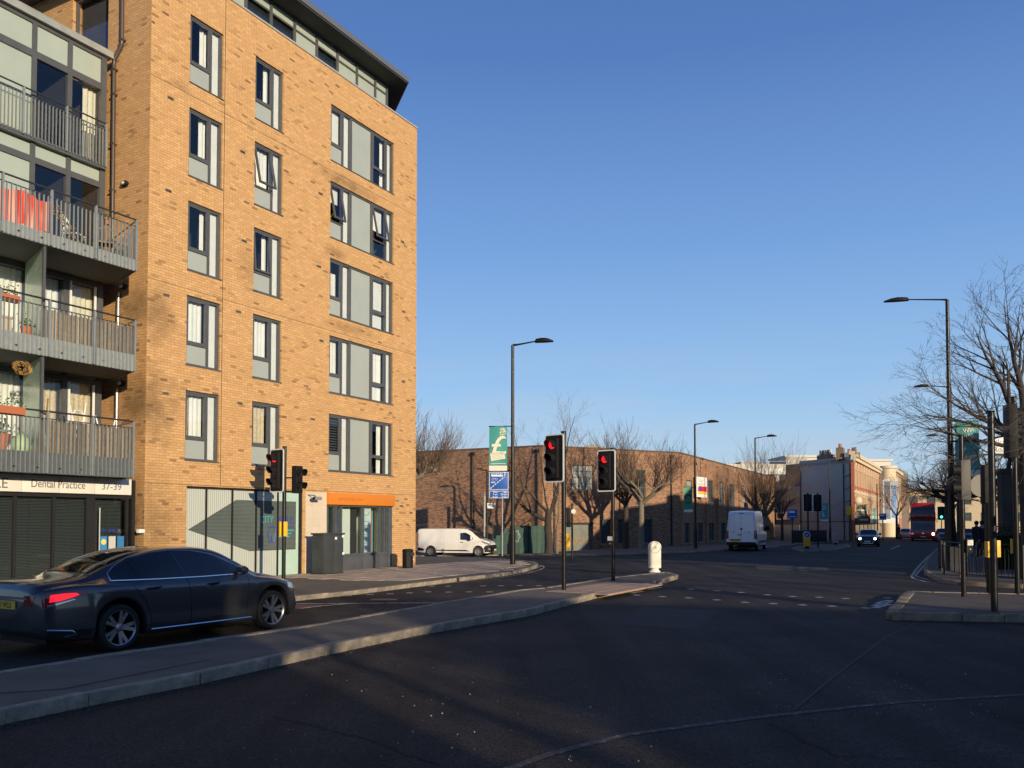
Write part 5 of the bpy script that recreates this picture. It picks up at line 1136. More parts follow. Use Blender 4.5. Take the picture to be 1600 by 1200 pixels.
    def patch(s, name, poly, ax, sg, m, off=.006, cell=.05, parent=None):
        bm = bmesh.new(); f = bm.faces.new([bm.verts.new((p[0], p[1], 0)) for p in poly])
        for k in (0, 1):
            lo = min(p[k] for p in poly); hi = max(p[k] for p in poly); v = lo + cell
            while v < hi - 1e-4:
                pc = [0, 0, 0]; pc[k] = v; pn = [0, 0, 0]; pn[k] = 1
                bmesh.ops.bisect_plane(bm, geom=bm.verts[:] + bm.edges[:] + bm.faces[:], plane_co=pc, plane_no=pn); v += cell
        bad = []
        for v in bm.verts:
            h, nn, d = s.cast(v.co.x, v.co.y, ax, sg)
            if h is None: bad.append(v); continue
            v.co = h + nn * off
        if bad: bmesh.ops.delete(bm, geom=bad, context='VERTS')
        bm.normal_update()
        d = {'y': Vector((0, sg, 0)), 'x': Vector((sg, 0, 0)), 'z': Vector((0, 0, 1)), 'w': Vector((3, 0, 4))}[ax]
        if sum(f.normal.dot(d) for f in bm.faces) < 0: bmesh.ops.reverse_faces(bm, faces=bm.faces[:])
        me = bpy.data.meshes.new(name); bm.to_mesh(me); bm.free(); me.materials.append(m); me.polygons.foreach_set('use_smooth', [True] * len(me.polygons))
        o = bpy.data.objects.new(name, me); col.objects.link(o); o.parent = parent or s.t; return o
    def line(s, name, pts, ax, sg, m, r=.008, off=.004, parent=None, n=5):
        P = []
        for (a, b), (c, d_) in zip(pts, pts[1:]):
            k = max(2, int(math.hypot(c - a, d_ - b) / .06))
            P += [(a + (c - a) * i / k, b + (d_ - b) * i / k) for i in range(k)]
        P.append(pts[-1]); Q = []
        for a, b in P:
            h, nn, d = s.cast(a, b, ax, sg)
            if h is not None: Q.append(h + nn * off)
        return MB().tube(Q, r, n).build(name, m, parent or s.t, smooth=60) if len(Q) > 1 else None
    def wheels(s, wt=.225, spokes=5, rimr=.235, rim=None, inset=.03, detail=True):
        R = s.R; ty = MB(); b = wt / 2
        ty.lathe([(rimr, -b + .012), (R - .045, -b), (R - .012, -b + .02), (R, -b + .06), (R, b - .06), (R - .012, b - .02), (R - .045, b), (rimr, b - .012)], 40, closed=True)
        rm = MB(); rm.lathe([(rimr + .004, b - .002), (rimr + .002, b - .014), (rimr - .016, b - .02), (rimr - .024, b - .07), (rimr - .03, -b + .05), (.0001, -b + .05), (.0001, -b + .045), (rimr + .004, -b + .03)], 36, closed=True)
        sp_ = MB()
        for i in range(spokes):
            a = 2 * math.pi * i / spokes
            for off_ in ((-.20, .20) if detail else (0,)):
                c, sn = math.cos(a + off_), math.sin(a + off_); c2, s2 = math.cos(a + off_ * .55), math.sin(a + off_ * .55)
                q = Vector((-sn, c, 0)); r0, r1 = .05, rimr - .008; hw0, hw1 = .026, (.025 if detail else .03)
                A = Vector((c2 * r0, s2 * r0, b - .035)); B = Vector((c * r1, sn * r1, b - .018))
                vs = [A - q * hw0, A + q * hw0, B + q * hw1, B - q * hw1]; vs += [v + Vector((0, 0, -.03)) for v in vs]
                sp_.add(vs, [(0, 1, 2, 3), (7, 6, 5, 4), (0, 4, 5, 1), (1, 5, 6, 2), (2, 6, 7, 3), (3, 7, 4, 0)])
        sp_.lathe([(.001, b - .05), (.062, b - .05), (.058, b - .022), (.03, b - .016), (.001, b - .016)], 20)
        sp_.lathe([(rimr + .006, b - .004), (rimr + .004, b + .002), (rimr - .012, b - .012), (rimr - .014, b - .03)], 36, closed=True)
        first = None
        for a in s.axles:
            for sg in (-1, 1):
                if first is None:
                    tyre = ty.build('wheel', M_RUB, s.t, smooth=35); ro = rm.build('rim', M_BLACKP if detail else (rim or M_RIM), tyre, smooth=35); so_ = sp_.build('spokes', rim or M_RIM, tyre, smooth=35); first = tyre; o = tyre
                else: o = copy_tree(first, s.t)
                o.rotation_euler = (math.pi / 2 if sg < 0 else -math.pi / 2, random.uniform(0, 6), 0) if False else ((math.pi / 2) if sg < 0 else (-math.pi / 2), 0, 0)
                o.location = (a, sg * (interp(s.wid, a) - wt / 2 - inset), s.R)
        # inner wheel wells and floor
        k = MB()
        k.box(.25, s.L - .25, -.55, .55, .17, .3); k.build('underbody', M_BLACKP, s.t)
    def place(s, P, heading, frm=0):
        """heading: unit vector on the ground; P: ground point below the point (x=frm, y=-half width)"""
        a = math.atan2(heading[1], heading[0]); s.t.rotation_euler = (0, 0, a)
        hv_ = Vector((math.cos(a), math.sin(a))); lv = Vector((-math.sin(a), math.cos(a))); p = Vector((P[0], P[1])) - hv_ * frm
        s.t.location = (p.x, p.y, P[2] if len(P) > 2 else gz(*p))
def plate(parent, txt, x, y, z, rotz, m, w_=.52, h_=.11):
    pl_ = MB().box(-w_ / 2, w_ / 2, -.008, 0, 0, h_).build('number_plate', m, parent, loc=(x, y, z)); pl_.rotation_euler = (0, 0, rotz)
    if txt: text(txt, h_ * .98, M_BLACKP, pl_, (-w_ / 2 + .025, -.0085, .018), ext=.001, sx=.82 * w_ / .52, name='registration', bold=.001)
    return pl_
M_PY = mat('yellow_plate', (.70, .45, .03), .4); M_PWH = mat('white_plate', (.7, .7, .66), .4)
M_TAIL = mat('red_tail_lens', (.22, .008, .012), .12, spec=.8); M_TAILON = mat('lit_tail_lamp', (.6, .02, .03), .2, emit=(1, .008, .02), es=1.3)
M_HEADON = mat('lit_headlamp', (.8, .8, .75), .2, emit=(1, .93, .78), es=9); M_HEAD = mat('clear_headlamp', (.45, .47, .5), .08, .6, spec=1)

# dark grey saloon waiting on the left
PAINT = mat('dark_blue_grey_metallic', (.055, .058, .066), .28, .55, coat=1.0)
E = Car('saloon_car', 'dark blue-grey saloon car waiting by the island with its red tail light lit', 'car', 4.93,
        [(0, .93), (.03, .99), (.12, 1.025), (.5, 1.06), (.8, 1.11), (1.2, 1.255), (1.7, 1.405), (2.2, 1.462), (2.7, 1.455), (3.1, 1.38), (3.5, 1.19), (3.85, 1.01), (4.2, .945), (4.55, .86), (4.78, .76), (4.9, .64), (4.93, .50)],
        [(0, .86), (.15, .93), (.6, .965), (1.6, .955), (3.2, .93), (3.8, .91), (4.3, .84), (4.7, .72), (4.93, .44)],
        [(0, .36), (.1, .28), (.5, .22), (1.1, .19), (4, .19), (4.6, .20), (4.85, .24), (4.93, .30)],
        [(0, .66), (.03, .74), (.15, .83), (.5, .895), (1.1, .925), (2.4, .926), (4.0, .922), (4.4, .885), (4.7, .78), (4.86, .62), (4.93, .48)],
        [(0, .60), (.15, .70), (.6, .70), (1.2, .62), (1.9, .59), (2.7, .60), (3.2, .64), (3.7, .74), (4.2, .77), (4.6, .68), (4.93, .38)], (1.13, 4.07), .335, PAINT)
E.wheels(.235, 5, .248)
DLO = [(1.02, 1.0), (1.06, 1.09), (1.20, 1.195), (1.45, 1.30), (1.8, 1.372), (2.2, 1.395), (2.6, 1.378), (2.95, 1.31), (3.25, 1.18), (3.5, 1.04), (3.58, .985), (2.6, .978), (1.8, .985)]
for sg in (-1, 1):
    win = E.patch('side_window', DLO, 'y', sg, M_CARGLASS)
    E.line('window_trim', DLO + DLO[:1], 'y', sg, M_CHROME, .011, .008)
    E.line('door_pillar', [(2.27, .985), (2.17, 1.39)], 'y', sg, mat('gloss_black', (.006, .006, .007), .08), .032, -.01)
    E.line('window_divider', [(1.46, .985), (1.42, 1.29)], 'y', sg, M_BLACKP, .012, 0)
    for pts in ([(2.30, .97), (2.33, .6), (2.33, .25)], [(3.52, .95), (3.47, .62), (3.44, .26)], [(1.30, .95), (1.52, .70), (1.60, .5), (1.63, .3)], [(1.63, .25), (3.44, .25)]): E.line('door_gap', pts, 'y', sg, M_BLACKP, .006, -.001)
    for x in (1.68, 2.78): E.patch('door_handle_cup', [(x - .10, .835), (x + .10, .845), (x + .10, .875), (x - .10, .865)], 'y', sg, M_BLACKP, .002); E.line('door_handle', [(x - .11, .865), (x + .11, .877)], 'y', sg, PAINT, .013, .022, n=8)
    E.line('sill_trim', [(1.62, .265), (2.6, .262), (3.55, .262)], 'y', sg, M_CHROME, .012, .004)
    E.line('shoulder_crease', [(.75, .86), (1.7, .852), (2.7, .835), (3.4, .80)], 'y', sg, PAINT, .006, -.001)
    E.line('fuel_flap', [(.72, .78), (.72, .84), (.86, .84), (.86, .78), (.72, .78)], 'y', sg, M_BLACKP, .004, -.001)
    for a in E.axles: E.line('arch_gap', [(a + .40 * math.cos(t), .335 + .40 * math.sin(t)) for t in [i * math.pi / 12 for i in range(1, 12)]], 'y', sg, PAINT, .008, .002)
    tl = E.patch('tail_light', [(.06, .70), (.26, .74), (.47, .80), (.66, .86), (.62, .895), (.40, .905), (.16, .895), (.05, .86)], 'y', sg, M_TAIL)
    E.patch('lamp_element', [(.12, .765), (.26, .785), (.42, .825), (.50, .85), (.46, .875), (.3, .875), (.14, .862)], 'y', sg, M_TAILON, .010, parent=tl); E.patch('lower_lens', [(.10, .705), (.26, .742), (.45, .79), (.42, .80), (.26, .765), (.10, .735)], 'y', sg, M_HEAD, .009, parent=tl)
    E.patch('tail_light', [(sg * .45, .72), (sg * .62, .71), (sg * .66, .86), (sg * .45, .85)], 'x', -1, M_TAIL)
    E.patch('headlight', [(4.42, .70), (4.62, .66), (4.80, .60), (4.80, .68), (4.62, .755), (4.42, .785)], 'y', sg, M_HEAD)
    E.patch('front_vent', [(4.72, .30), (4.82, .30), (4.82, .50), (4.74, .46)], 'y', sg, M_BLACKP)
    E.patch('rear_diffuser', [(.10, .30), (.66, .29), (.70, .37), (.12, .40)], 'y', sg, M_BLACKP); E.line('exhaust_trim', [(.10, .40), (.40, .37), (.48, .32), (.30, .30)], 'y', sg, M_CHROME, .012, .008)
    # mirror
    h, nn, d = E.cast(3.32, 1.02, 'y', sg); k = MB(); c = h + Vector((.02, sg * .13, .03))
    k.lathe([(.001, -.11), (.05, -.105), (.075, -.06), (.082, 0), (.075, .06), (.05, .105), (.001, .11)], 14, 0, Matrix.Translation(c) @ Matrix.Rotation(math.pi / 2, 4, 'X') @ Matrix.Diagonal((.85, .9, 1, 1))); k.tube([h + Vector((0, 0, -.02)), c + Vector((0, 0, -.04))], .022, 6); mo = k.build('door_mirror', PAINT, E.t, smooth=50)
    MB().lathe([(.001, 0), (.06, 0), (.06, .004)], 16, 0, Matrix.Translation(c + Vector((-.068, 0, 0))) @ Matrix.Rotation(math.pi / 2, 4, 'Y') @ Matrix.Diagonal((.9, 1.4, 1, 1))).build('mirror_glass', M_CHROME, mo)
E.patch('rear_window', [(.86, -.52), (1.30, -.50), (1.72, -.47), (1.72, .47), (1.30, .50), (.86, .52)], 'z', 1, M_CARGLASS, .006)
E.patch('windscreen', [(3.0, -.52), (3.5, -.60), (3.78, -.64), (3.84, 0), (3.78, .64), (3.5, .60), (3.0, .52), (2.96, 0)], 'z', 1, M_CARGLASS, .006)
E.patch('boot_trim', [(-.52, .80), (.52, .80), (.52, .83), (-.52, .83)], 'x', -1, M_CHROME, .01)
E.line('boot_gap', [(.10, -.64), (.75, -.66), (.82, -.60), (.84, .60), (.75, .66), (.10, .64)], 'z', 1, M_BLACKP, .005, -.001); E.line('bonnet_gap', [(3.9, -.70), (4.5, -.62), (4.75, -.45), (4.75, .45), (4.5, .62), (3.9, .70)], 'z', 1, M_BLACKP, .005, -.001)
E.patch('grille', [(-.42, .42), (.42, .42), (.40, .58), (-.40, .58)], 'x', 1, M_BLACKP)
plate(E.t, 'LR67 WLU', -.012, 0, .66, -math.pi / 2, M_PY)
st = MB(); st.lathe([(.17, -.012), (.185, 0), (.17, .012)], 20, 0, Matrix.Translation((2.95, -.36, .97)) @ Matrix.Rotation(1.2, 4, 'Y')); st.build('steering_wheel', M_BLACKP, E.t)
hd_ = (gp(430, 983) - gp(190, 1018)); hd_.z = 0; hd_.normalize(); lv_ = Vector((-hd_.y, hd_.x, 0))
E.place(tuple((gp(190, 1018) + lv_ * .90)[:2]) + (0,), hd_, 1.13 * .975); E.t.scale = (.975, .975, .975)

# white van side-on in the side street
M_VW = mat('cream_white_van_paint', (.80, .77, .70), .3, coat=.6)
V = Car('panel_van', 'white panel van side-on in the side street by the brick warehouse', 'van', 5.4,
        [(0, 1.86), (.05, 1.93), (.3, 1.96), (3.0, 1.97), (3.5, 1.93), (3.9, 1.78), (4.3, 1.45), (4.62, 1.22), (5.0, 1.10), (5.25, .96), (5.38, .72), (5.4, .5)],
        [(0, 1.06), (4.2, 1.06), (4.7, 1.0), (5.1, .86), (5.4, .46)], [(0, .34), (.3, .26), (5, .24), (5.4, .30)],
        [(0, .90), (.1, .955), (1, .975), (4.5, .975), (5.0, .90), (5.28, .72), (5.4, .52)], [(0, .82), (.4, .86), (3.2, .84), (3.8, .78), (4.4, .80), (5.0, .74), (5.4, .45)], (.98, 4.46), .345, M_VW, boxy=1)
V.wheels(.22, 9, .225, rim=mat('dull_van_rim', (.30, .29, .27), .5, .4), detail=False)
V.patch('front_bumper', [(-.86, .32), (.86, .32), (.80, .66), (.6, .74), (-.6, .74), (-.80, .66)], 'x', 1, M_BLACKP, .012)
for sg in (-1, 1):
    V.patch('side_window', [(3.18, 1.16), (3.14, 1.62), (3.50, 1.66), (3.75, 1.55), (4.10, 1.28), (4.06, 1.16), (3.75, 1.05), (3.55, 1.15)], 'y', sg, M_CARGLASS, .008)
    V.patch('rear_bumper', [(0, .38), (.55, .42), (.42, .56), (.16, .62), (.0, .66)], 'y', sg, M_BLACKP, .01); V.patch('side_rub_strip', [(1.42, .40), (3.9, .36), (3.6, .46), (1.42, .47)], 'y', sg, M_BLACKP, .012)
    V.patch('front_bumper', [(4.86, .30), (5.39, .30), (5.39, .76), (5.2, .82), (4.98, .76), (4.86, .58)], 'y', sg, M_BLACKP, .012); V.patch('headlight', [(4.72, 1.02), (4.98, .86), (5.20, .80), (5.20, .90), (4.98, .98)], 'y', sg, M_HEAD, .015); V.patch('dark_headlight_edge', [(4.66, 1.06), (4.78, .98), (4.98, .85), (4.96, .93), (4.80, 1.03)], 'y', sg, M_BLACKP, .012)
    V.patch('fog_lamp', [(5.16, .46), (5.26, .46), (5.28, .56), (5.16, .60)], 'y', sg, M_HEAD, .02)
    for pts in ([(3.1, .46), (3.08, 1.0), (3.04, 1.72)], [(4.1, .62), (4.2, 1.1)], [(2.0, .5), (2.0, 1.7)]): V.line('door_gap', pts, 'y', sg, mat('soft_gap', (.35, .33, .28), .6), .007, -.002)
    V.patch('door_handle', [(3.18, .965), (3.40, .965), (3.40, 1.01), (3.18, 1.01)], 'y', sg, M_BLACKP, .02); V.patch('rear_light', [(0.0, .72), (.05, .72), (.05, 1.6), (.0, 1.6)], 'y', sg, M_TAIL, .01)
    h, nn, d = V.cast(4.0, 1.25, 'y', sg); V_m = MB().box(h.x - .06, h.x + .05, h.y + min(0, sg * .22), h.y + max(0, sg * .22), 1.16, 1.42).build('door_mirror', M_VW, V.t, bevel=.03)
V.patch('windscreen', [(3.68, -.70), (4.2, -.74), (4.56, -.72), (4.6, 0), (4.56, .72), (4.2, .74), (3.68, .70), (3.62, 0)], 'z', 1, M_CARGLASS, .01)
V.patch('bonnet_front_grille', [(-.55, .66), (.55, .66), (.5, .80), (-.5, .80)], 'x', 1, M_BLACKP); V.patch('rear_end', [(-.78, .4), (.78, .4), (.76, 1.8), (-.76, 1.8)], 'x', -1, mat('van_rear_dark', (.06, .06, .06), .4), .01)
plate(V.t, None, 5.425, 0, .40, math.pi / 2, M_PWH)
pr_ = gp(675, 869); pf_ = gp(752, 869); Y_ = 60.5
pr_ = gx(675, Y_); pf_ = gx(752, Y_); hv_ = Vector((pf_.x - pr_.x, 0, 0)).normalized(); V.place((pr_.x + .15, Y_ + .97, gz(pr_.x, Y_) ), (.965, -.262), .98)
V.t.rotation_euler.y = math.atan2(gz(pr_.x, Y_) - gz(pf_.x, Y_), pf_.x - pr_.x)

# white high-roof van seen from behind, driving away
M_VS = mat('cool_white_van_paint', (.74, .76, .79), .32, coat=.6)
S = Car('high_roof_van', 'white high-roof van seen from behind driving away past the warehouse', 'van', 5.9,
        [(0, 2.42), (.06, 2.52), (.3, 2.6), (1.2, 2.66), (3.6, 2.66), (4.1, 2.5), (4.6, 1.95), (5.0, 1.4), (5.4, 1.2), (5.8, .95), (5.9, .6)],
        [(0, 1.2), (4.6, 1.2), (5.2, 1.05), (5.9, .55)], [(0, .46), (.4, .38), (5.4, .32), (5.9, .36)],
        [(0, .93), (.08, .975), (.4, .99), (4.9, .99), (5.5, .86), (5.9, .6)], [(0, .80), (.3, .84), (1, .84), (4, .82), (4.8, .80), (5.9, .5)], (1.05, 4.7), .345, M_VS, boxy=1)
S.wheels(.22, 6, .22, detail=False)
S.patch('rear_bumper', [(-.93, .46), (.93, .46), (.93, .60), (-.93, .60)], 'x', -1, M_BLACKP, .05)
for y in (0,): S.line('door_gap', [(y, .62), (y, 2.4)], 'x', -1, M_BLACKP, .006, .0)
for sg in (-1, 1):
    S.patch('tail_light', [(sg * .82, .80), (sg * .94, .80), (sg * .94, 1.36), (sg * .82, 1.36)], 'x', -1, M_TAIL, .012); S.patch('tail_light', [(.01, .80), (.14, .80), (.14, 1.36), (.01, 1.36)], 'y', sg, M_TAIL, .012)
    S.patch('side_window', [(1.4, 1.32), (2.7, 1.32), (2.7, 1.95), (1.4, 1.95)], 'y', sg, M_CARGLASS, .008) if False else None
    S.patch('side_window', [(3.75, 1.30), (3.75, 1.88), (4.4, 1.86), (4.85, 1.36)], 'y', sg, M_CARGLASS, .008)
    for pts in ([(.2, 1.25), (5.0, 1.25)], [(.25, 2.02), (3.6, 2.02)], [(2.0, .6), (2.0, 2.2)], [(3.6, .6), (3.6, 2.2)]): S.line('panel_crease', pts, 'y', sg, mat('soft_gap', (.35, .33, .28), .6), .008, -.002)
    S.patch('rub_strip', [(1.5, .52), (4.2, .52), (4.2, .66), (1.5, .66)], 'y', sg, M_BLACKP, .01)
    S.line('door_edge', [(sg * .80, .64), (sg * .82, 1.4), (sg * .74, 2.36), (sg * .3, 2.44)], 'x', -1, mat('soft_gap2', (.3, .3, .32), .6), .006, 0)
    S.patch('reflector', [(sg * .62, .49), (sg * .80, .49), (sg * .80, .55), (sg * .62, .55)], 'x', -1, M_TAIL, .06); S.patch('hinge_cap', [(sg * .5 - .03, 1.20), (sg * .5 + .03, 1.20), (sg * .5 + .03, 1.27), (sg * .5 - .03, 1.27)], 'x', -1, M_BLACKP, .01)
    h, nn, d = S.cast(4.6, 1.35, 'y', sg); MB().box(h.x - .08, h.x + .04, h.y + min(0, sg * .28), h.y + max(0, sg * .28), 1.30, 1.62).build('door_mirror', M_BLACKP, S.t, bevel=.03)
S.patch('badge', [(.07 * math.cos(a), 1.45 + .07 * math.sin(a)) for a in [i * .6283 for i in range(10)]], 'x', -1, M_BLACKP, .01)
S.patch('rear_door_handle', [(-.02, 1.04), (.22, 1.04), (.22, 1.10), (-.02, 1.10)], 'x', -1, M_BLACKP, .012); S.patch('step_shadow', [(-.62, .74), (-.05, .74), (-.05, .80), (-.62, .80)], 'x', -1, M_BLACKP, .012) if False else None
S.patch('plate_recess', [(.05, .70), (.74, .70), (.74, .78), (.05, .78)], 'x', -1, M_BLACKP, .012); S.patch('high_brake_light', [(-.15, 2.43), (.15, 2.43), (.15, 2.48), (-.15, 2.48)], 'x', -1, M_TAIL, .012)
S.patch('windscreen', [(4.3, -.7), (4.95, -.74), (4.95, .74), (4.3, .7)], 'z', 1, M_CARGLASS, .01)
plate(S.t, None, -.02, .38, .60, -math.pi / 2, M_PY)
Ys = 56.5; p0 = gx(1133, Ys); p1 = gx(1183, Ys); S.place(((p0.x + p1.x) / 2, Ys), Vector((.40, .917)).normalized(), 0)

# small dark car coming towards us
MN = Car('small_car', 'small black hatchback with both round headlights lit, coming towards us', 'car', 3.85,
         [(0, 1.1), (.1, 1.3), (.4, 1.38), (1.5, 1.42), (2.1, 1.38), (2.6, 1.1), (2.85, .98), (3.4, .92), (3.7, .82), (3.82, .68), (3.85, .5)],
         [(0, .90), (2.7, .90), (3.3, .84), (3.7, .70), (3.85, .46)], [(0, .28), (.4, .2), (3.4, .18), (3.85, .24)],
         [(0, .74), (.2, .84), (1, .865), (3.0, .865), (3.5, .80), (3.75, .68), (3.85, .56)], [(0, .6), (.6, .62), (2.0, .60), (2.6, .66), (3.4, .66), (3.85, .42)], (.7, 3.15), .31, mat('black_car_paint', (.01, .01, .012), .2, coat=1), )
MN.wheels(.2, 5, .2, detail=False)
MN.patch('windscreen', [(2.15, -.52), (2.75, -.60), (2.75, .60), (2.15, .52)], 'z', 1, M_CARGLASS, .01)
for sg in (-1, 1):
    MN.patch('side_window', [(.4, .98), (.5, 1.3), (2.0, 1.3), (2.55, .98)], 'y', sg, M_CARGLASS)
    c = (sg * .56, .66); h, nn, d = MN.cast(c[0], c[1], 'x', 1); 
    M_ = Matrix.Translation(h + Vector((.01, 0, 0))) @ Matrix.Rotation(math.pi / 2, 4, 'Y'); hl = MB().lathe([(.001, -.03), (.125, -.03), (.125, .012), (.10, .016), (.001, .016)], 20, 0, M_).build('headlight', M_CHROME, MN.t); MB().lathe([(.001, .017), (.10, .017), (.08, .03), (.001, .036)], 20, 0, M_).build('lit_lens', M_HEADON, hl)
    MB().box(2.5, 2.6, min(sg * .8, sg * 1.0), max(sg * .8, sg * 1.0), .95, 1.1).build('door_mirror', M_BLACKP, MN.t, bevel=.03)
MN.patch('grille', [(-.36, .32), (.36, .32), (.42, .50), (-.42, .50)], 'x', 1, M_BLACKP, .01); MN.line('grille_trim', [(-.38, .30), (.38, .30), (.44, .52), (-.44, .52), (-.38, .30)], 'x', 1, M_CHROME, .012, .012); plate(MN.t, None, 3.88, 0, .38, math.pi / 2, M_PWH, .45)
Pm = gx(1355, 69.5); MN.place((Pm.x, Pm.y), Vector((-.42, -.9075)).normalized(), 3.85)

# red double-decker bus
BUSR = mat('bus_red', (.45, .022, .018), .35, coat=.4)
bus = thing('double_decker_bus', 'red double-decker bus coming towards us on the right of the road', 'bus')
k = MB(); prf = [(0, .28), (.0, 3.9), (-.12, 4.25), (-.5, 4.38), (-10.8, 4.38), (-11, 4.1), (-11, .3)]
prf = [(.02, .28), (.10, .75), (.06, 1.25), (-.12, 2.2), (-.08, 2.6), (.0, 2.75), (-.10, 3.5), (-.32, 4.1), (-.6, 4.34), (-10.7, 4.38), (-11, 4.1), (-11.05, .3)]
vs = []; W2 = 1.26
for ins, y in ((.12, -W2), (0, -W2 + .10), (0, W2 - .10), (.12, W2)):
    for (x, z) in prf: vs.append((x - (ins if x > -5 else -ins), y, z - (ins if z > 4 else 0)))
n = len(prf); fs = [(i * n + j, i * n + (j + 1) % n, (i + 1) * n + (j + 1) % n, (i + 1) * n + j) for i in range(3) for j in range(n)] + [tuple(range(n))[::-1], tuple(range(3 * n, 4 * n))]
k.add(vs, [f[::-1] for f in fs]); k.build('body', BUSR, bus, smooth=30)
def bpanel(name, ya, yb, za, zb, m, xf=lambda z: 0, off=.02, parent=bus):
    mb = MB(); N = 6; vs = []
    for i in range(N + 1):
        z = za + (zb - za) * i / N; x = interp([(.28, .02), (.75, .10), (1.25, .06), (2.2, -.12), (2.6, -.08), (2.75, 0), (3.5, -.10), (4.1, -.32)], z) + off
        vs += [(x, ya, z), (x, yb, z)]
    mb.add(vs, [(2 * i, 2 * i + 1, 2 * i + 3, 2 * i + 2) for i in range(N)]); return mb.build(name, m, parent, smooth=60)
M_BG = mat('bus_glass', (.035, .042, .05), .12, spec=.5)
bpanel('upper_windscreen', -1.08, 1.08, 3.08, 3.86, M_BG); bpanel('lower_windscreen', -1.06, 1.06, 1.22, 2.42, M_BG); bpanel('destination_blind', -.80, .35, 2.66, 2.90, mat('blind_box', (.05, .05, .05), .3), off=.025); bpanel('route_number_box', .5, .95, 2.66, 2.90, mat('blind_box', (.05, .05, .05), .3), off=.025)
text('388', .24, mat('blind_print', (.5, .5, .42), .6), bus, (.03, .93, 2.68), rot=(math.pi / 2, 0, math.pi / 2), ext=.002, align='RIGHT') if False else None
t_ = text('26', .24, mat('blind_print', (.5, .5, .42), .6), bus, (.0, .58, 2.69), rot=(math.pi / 2, 0, math.pi / 2), ext=.002)
bpanel('black_lower_trim', -1.1, 1.1, .30, .42, M_BLACKP, off=.03); bpanel('emblem', -.1, .1, .86, .94, M_CHROME, off=.03)
for sg in (-1, 1):
    bpanel('headlight', sg * 1.05 - .14, sg * 1.05 + .08 if sg < 0 else sg * 1.05 + .08, .72, .95, M_HEADON if sg > 0 else M_HEAD, off=.03)
    MB().tube([(-.1, sg * 1.2, 2.6), (.25, sg * 1.42, 2.5), (.25, sg * 1.42, 2.1)], .04, 6).build('mirror', M_BLACKP, bus)
    for i in range(8): MB().box(-1.9 - i * 1.15, -.85 - i * 1.15, min(sg * 1.262, sg * 1.27), max(sg * 1.262, sg * 1.27), 3.0, 3.85).build('side_window', M_BG, bus)
    for i in range(1, 8): MB().box(-1.9 - i * 1.15, -.85 - i * 1.15, min(sg * 1.262, sg * 1.27), max(sg * 1.262, sg * 1.27), 1.3, 2.25).build('side_window', M_BG, bus)
    for x in (-2.6, -8.6): MB().lathe([(.001, -.14), (.48, -.14), (.5, -.1), (.5, .1), (.48, .14), (.001, .14)], 24, 0, Matrix.Translation((x, sg * 1.13, .5)) @ Matrix.Rotation(math.pi / 2, 4, 'X')).build('wheel', M_RUB, bus)
plate(bus, None, .13, 0, .48, math.pi / 2, M_PWH)
Yb = 97; pb = gx(1442, Yb); bus.location = (pb.x, pb.y, pb.z - .02); bus.rotation_euler = (0, 0, math.atan2(-.9, -.43))

# further cars, small in the picture
def far_car(label, px, Y, rgb, hd, tail=False, lit=False, s=1.0):
    c = Car('far_car', label, 'car', 4.2, [(0, .9), (.15, 1.1), (.7, 1.4), (2.3, 1.45), (3.0, 1.05), (3.9, .85), (4.2, .55)], [(0, .85), (3, .88), (4.2, .5)], [(0, .3), (.5, .2), (4.2, .25)], [(0, .75), (.4, .86), (3.6, .86), (4.2, .6)], [(0, .6), (.7, .6), (2.4, .6), (3.2, .68), (4.2, .4)], (.8, 3.4), .31, mat('far_paint%d' % px, rgb, .3, coat=.8))
    c.wheels(.2, 5, .2, detail=False); c.patch('rear_window', [(-.5, .98), (.5, .98), (.45, 1.3), (-.45, 1.3)], 'x', -1, M_CARGLASS, .01); c.patch('windscreen', [(2.35, -.52), (2.95, -.58), (2.95, .58), (2.35, .52)], 'z', 1, M_CARGLASS, .01)
    for sg in (-1, 1):
        c.patch('side_window', [(.75, .98), (.95, 1.3), (2.2, 1.33), (2.8, .98)], 'y', sg, M_CARGLASS); c.patch('tail_light', [(sg * .5, .7), (sg * .7, .7), (sg * .7, .86), (sg * .5, .86)], 'x', -1, M_TAILON if tail else M_TAIL, .01); c.patch('headlight', [(sg * .38, .56), (sg * .56, .56), (sg * .56, .68), (sg * .38, .68)], 'x', 1, M_HEADON if lit else M_HEAD, .01)
    P = gx(px, Y); c.place((P.x, P.y), hd, 0 if tail else 4.2); return c
far_car('silver car with red tail lights just left of the bus', 1414, 112, (.35, .36, .38), Vector((.45, .893)), tail=True)
far_car('dark red car parked under the trees right of the bus', 1474, 92, (.10, .02, .02), Vector((-.43, -.9)))
far_car('black car parked by the trees beyond the guard rail', 1510, 84, (.02, .02, .022), Vector((-.43, -.9)))
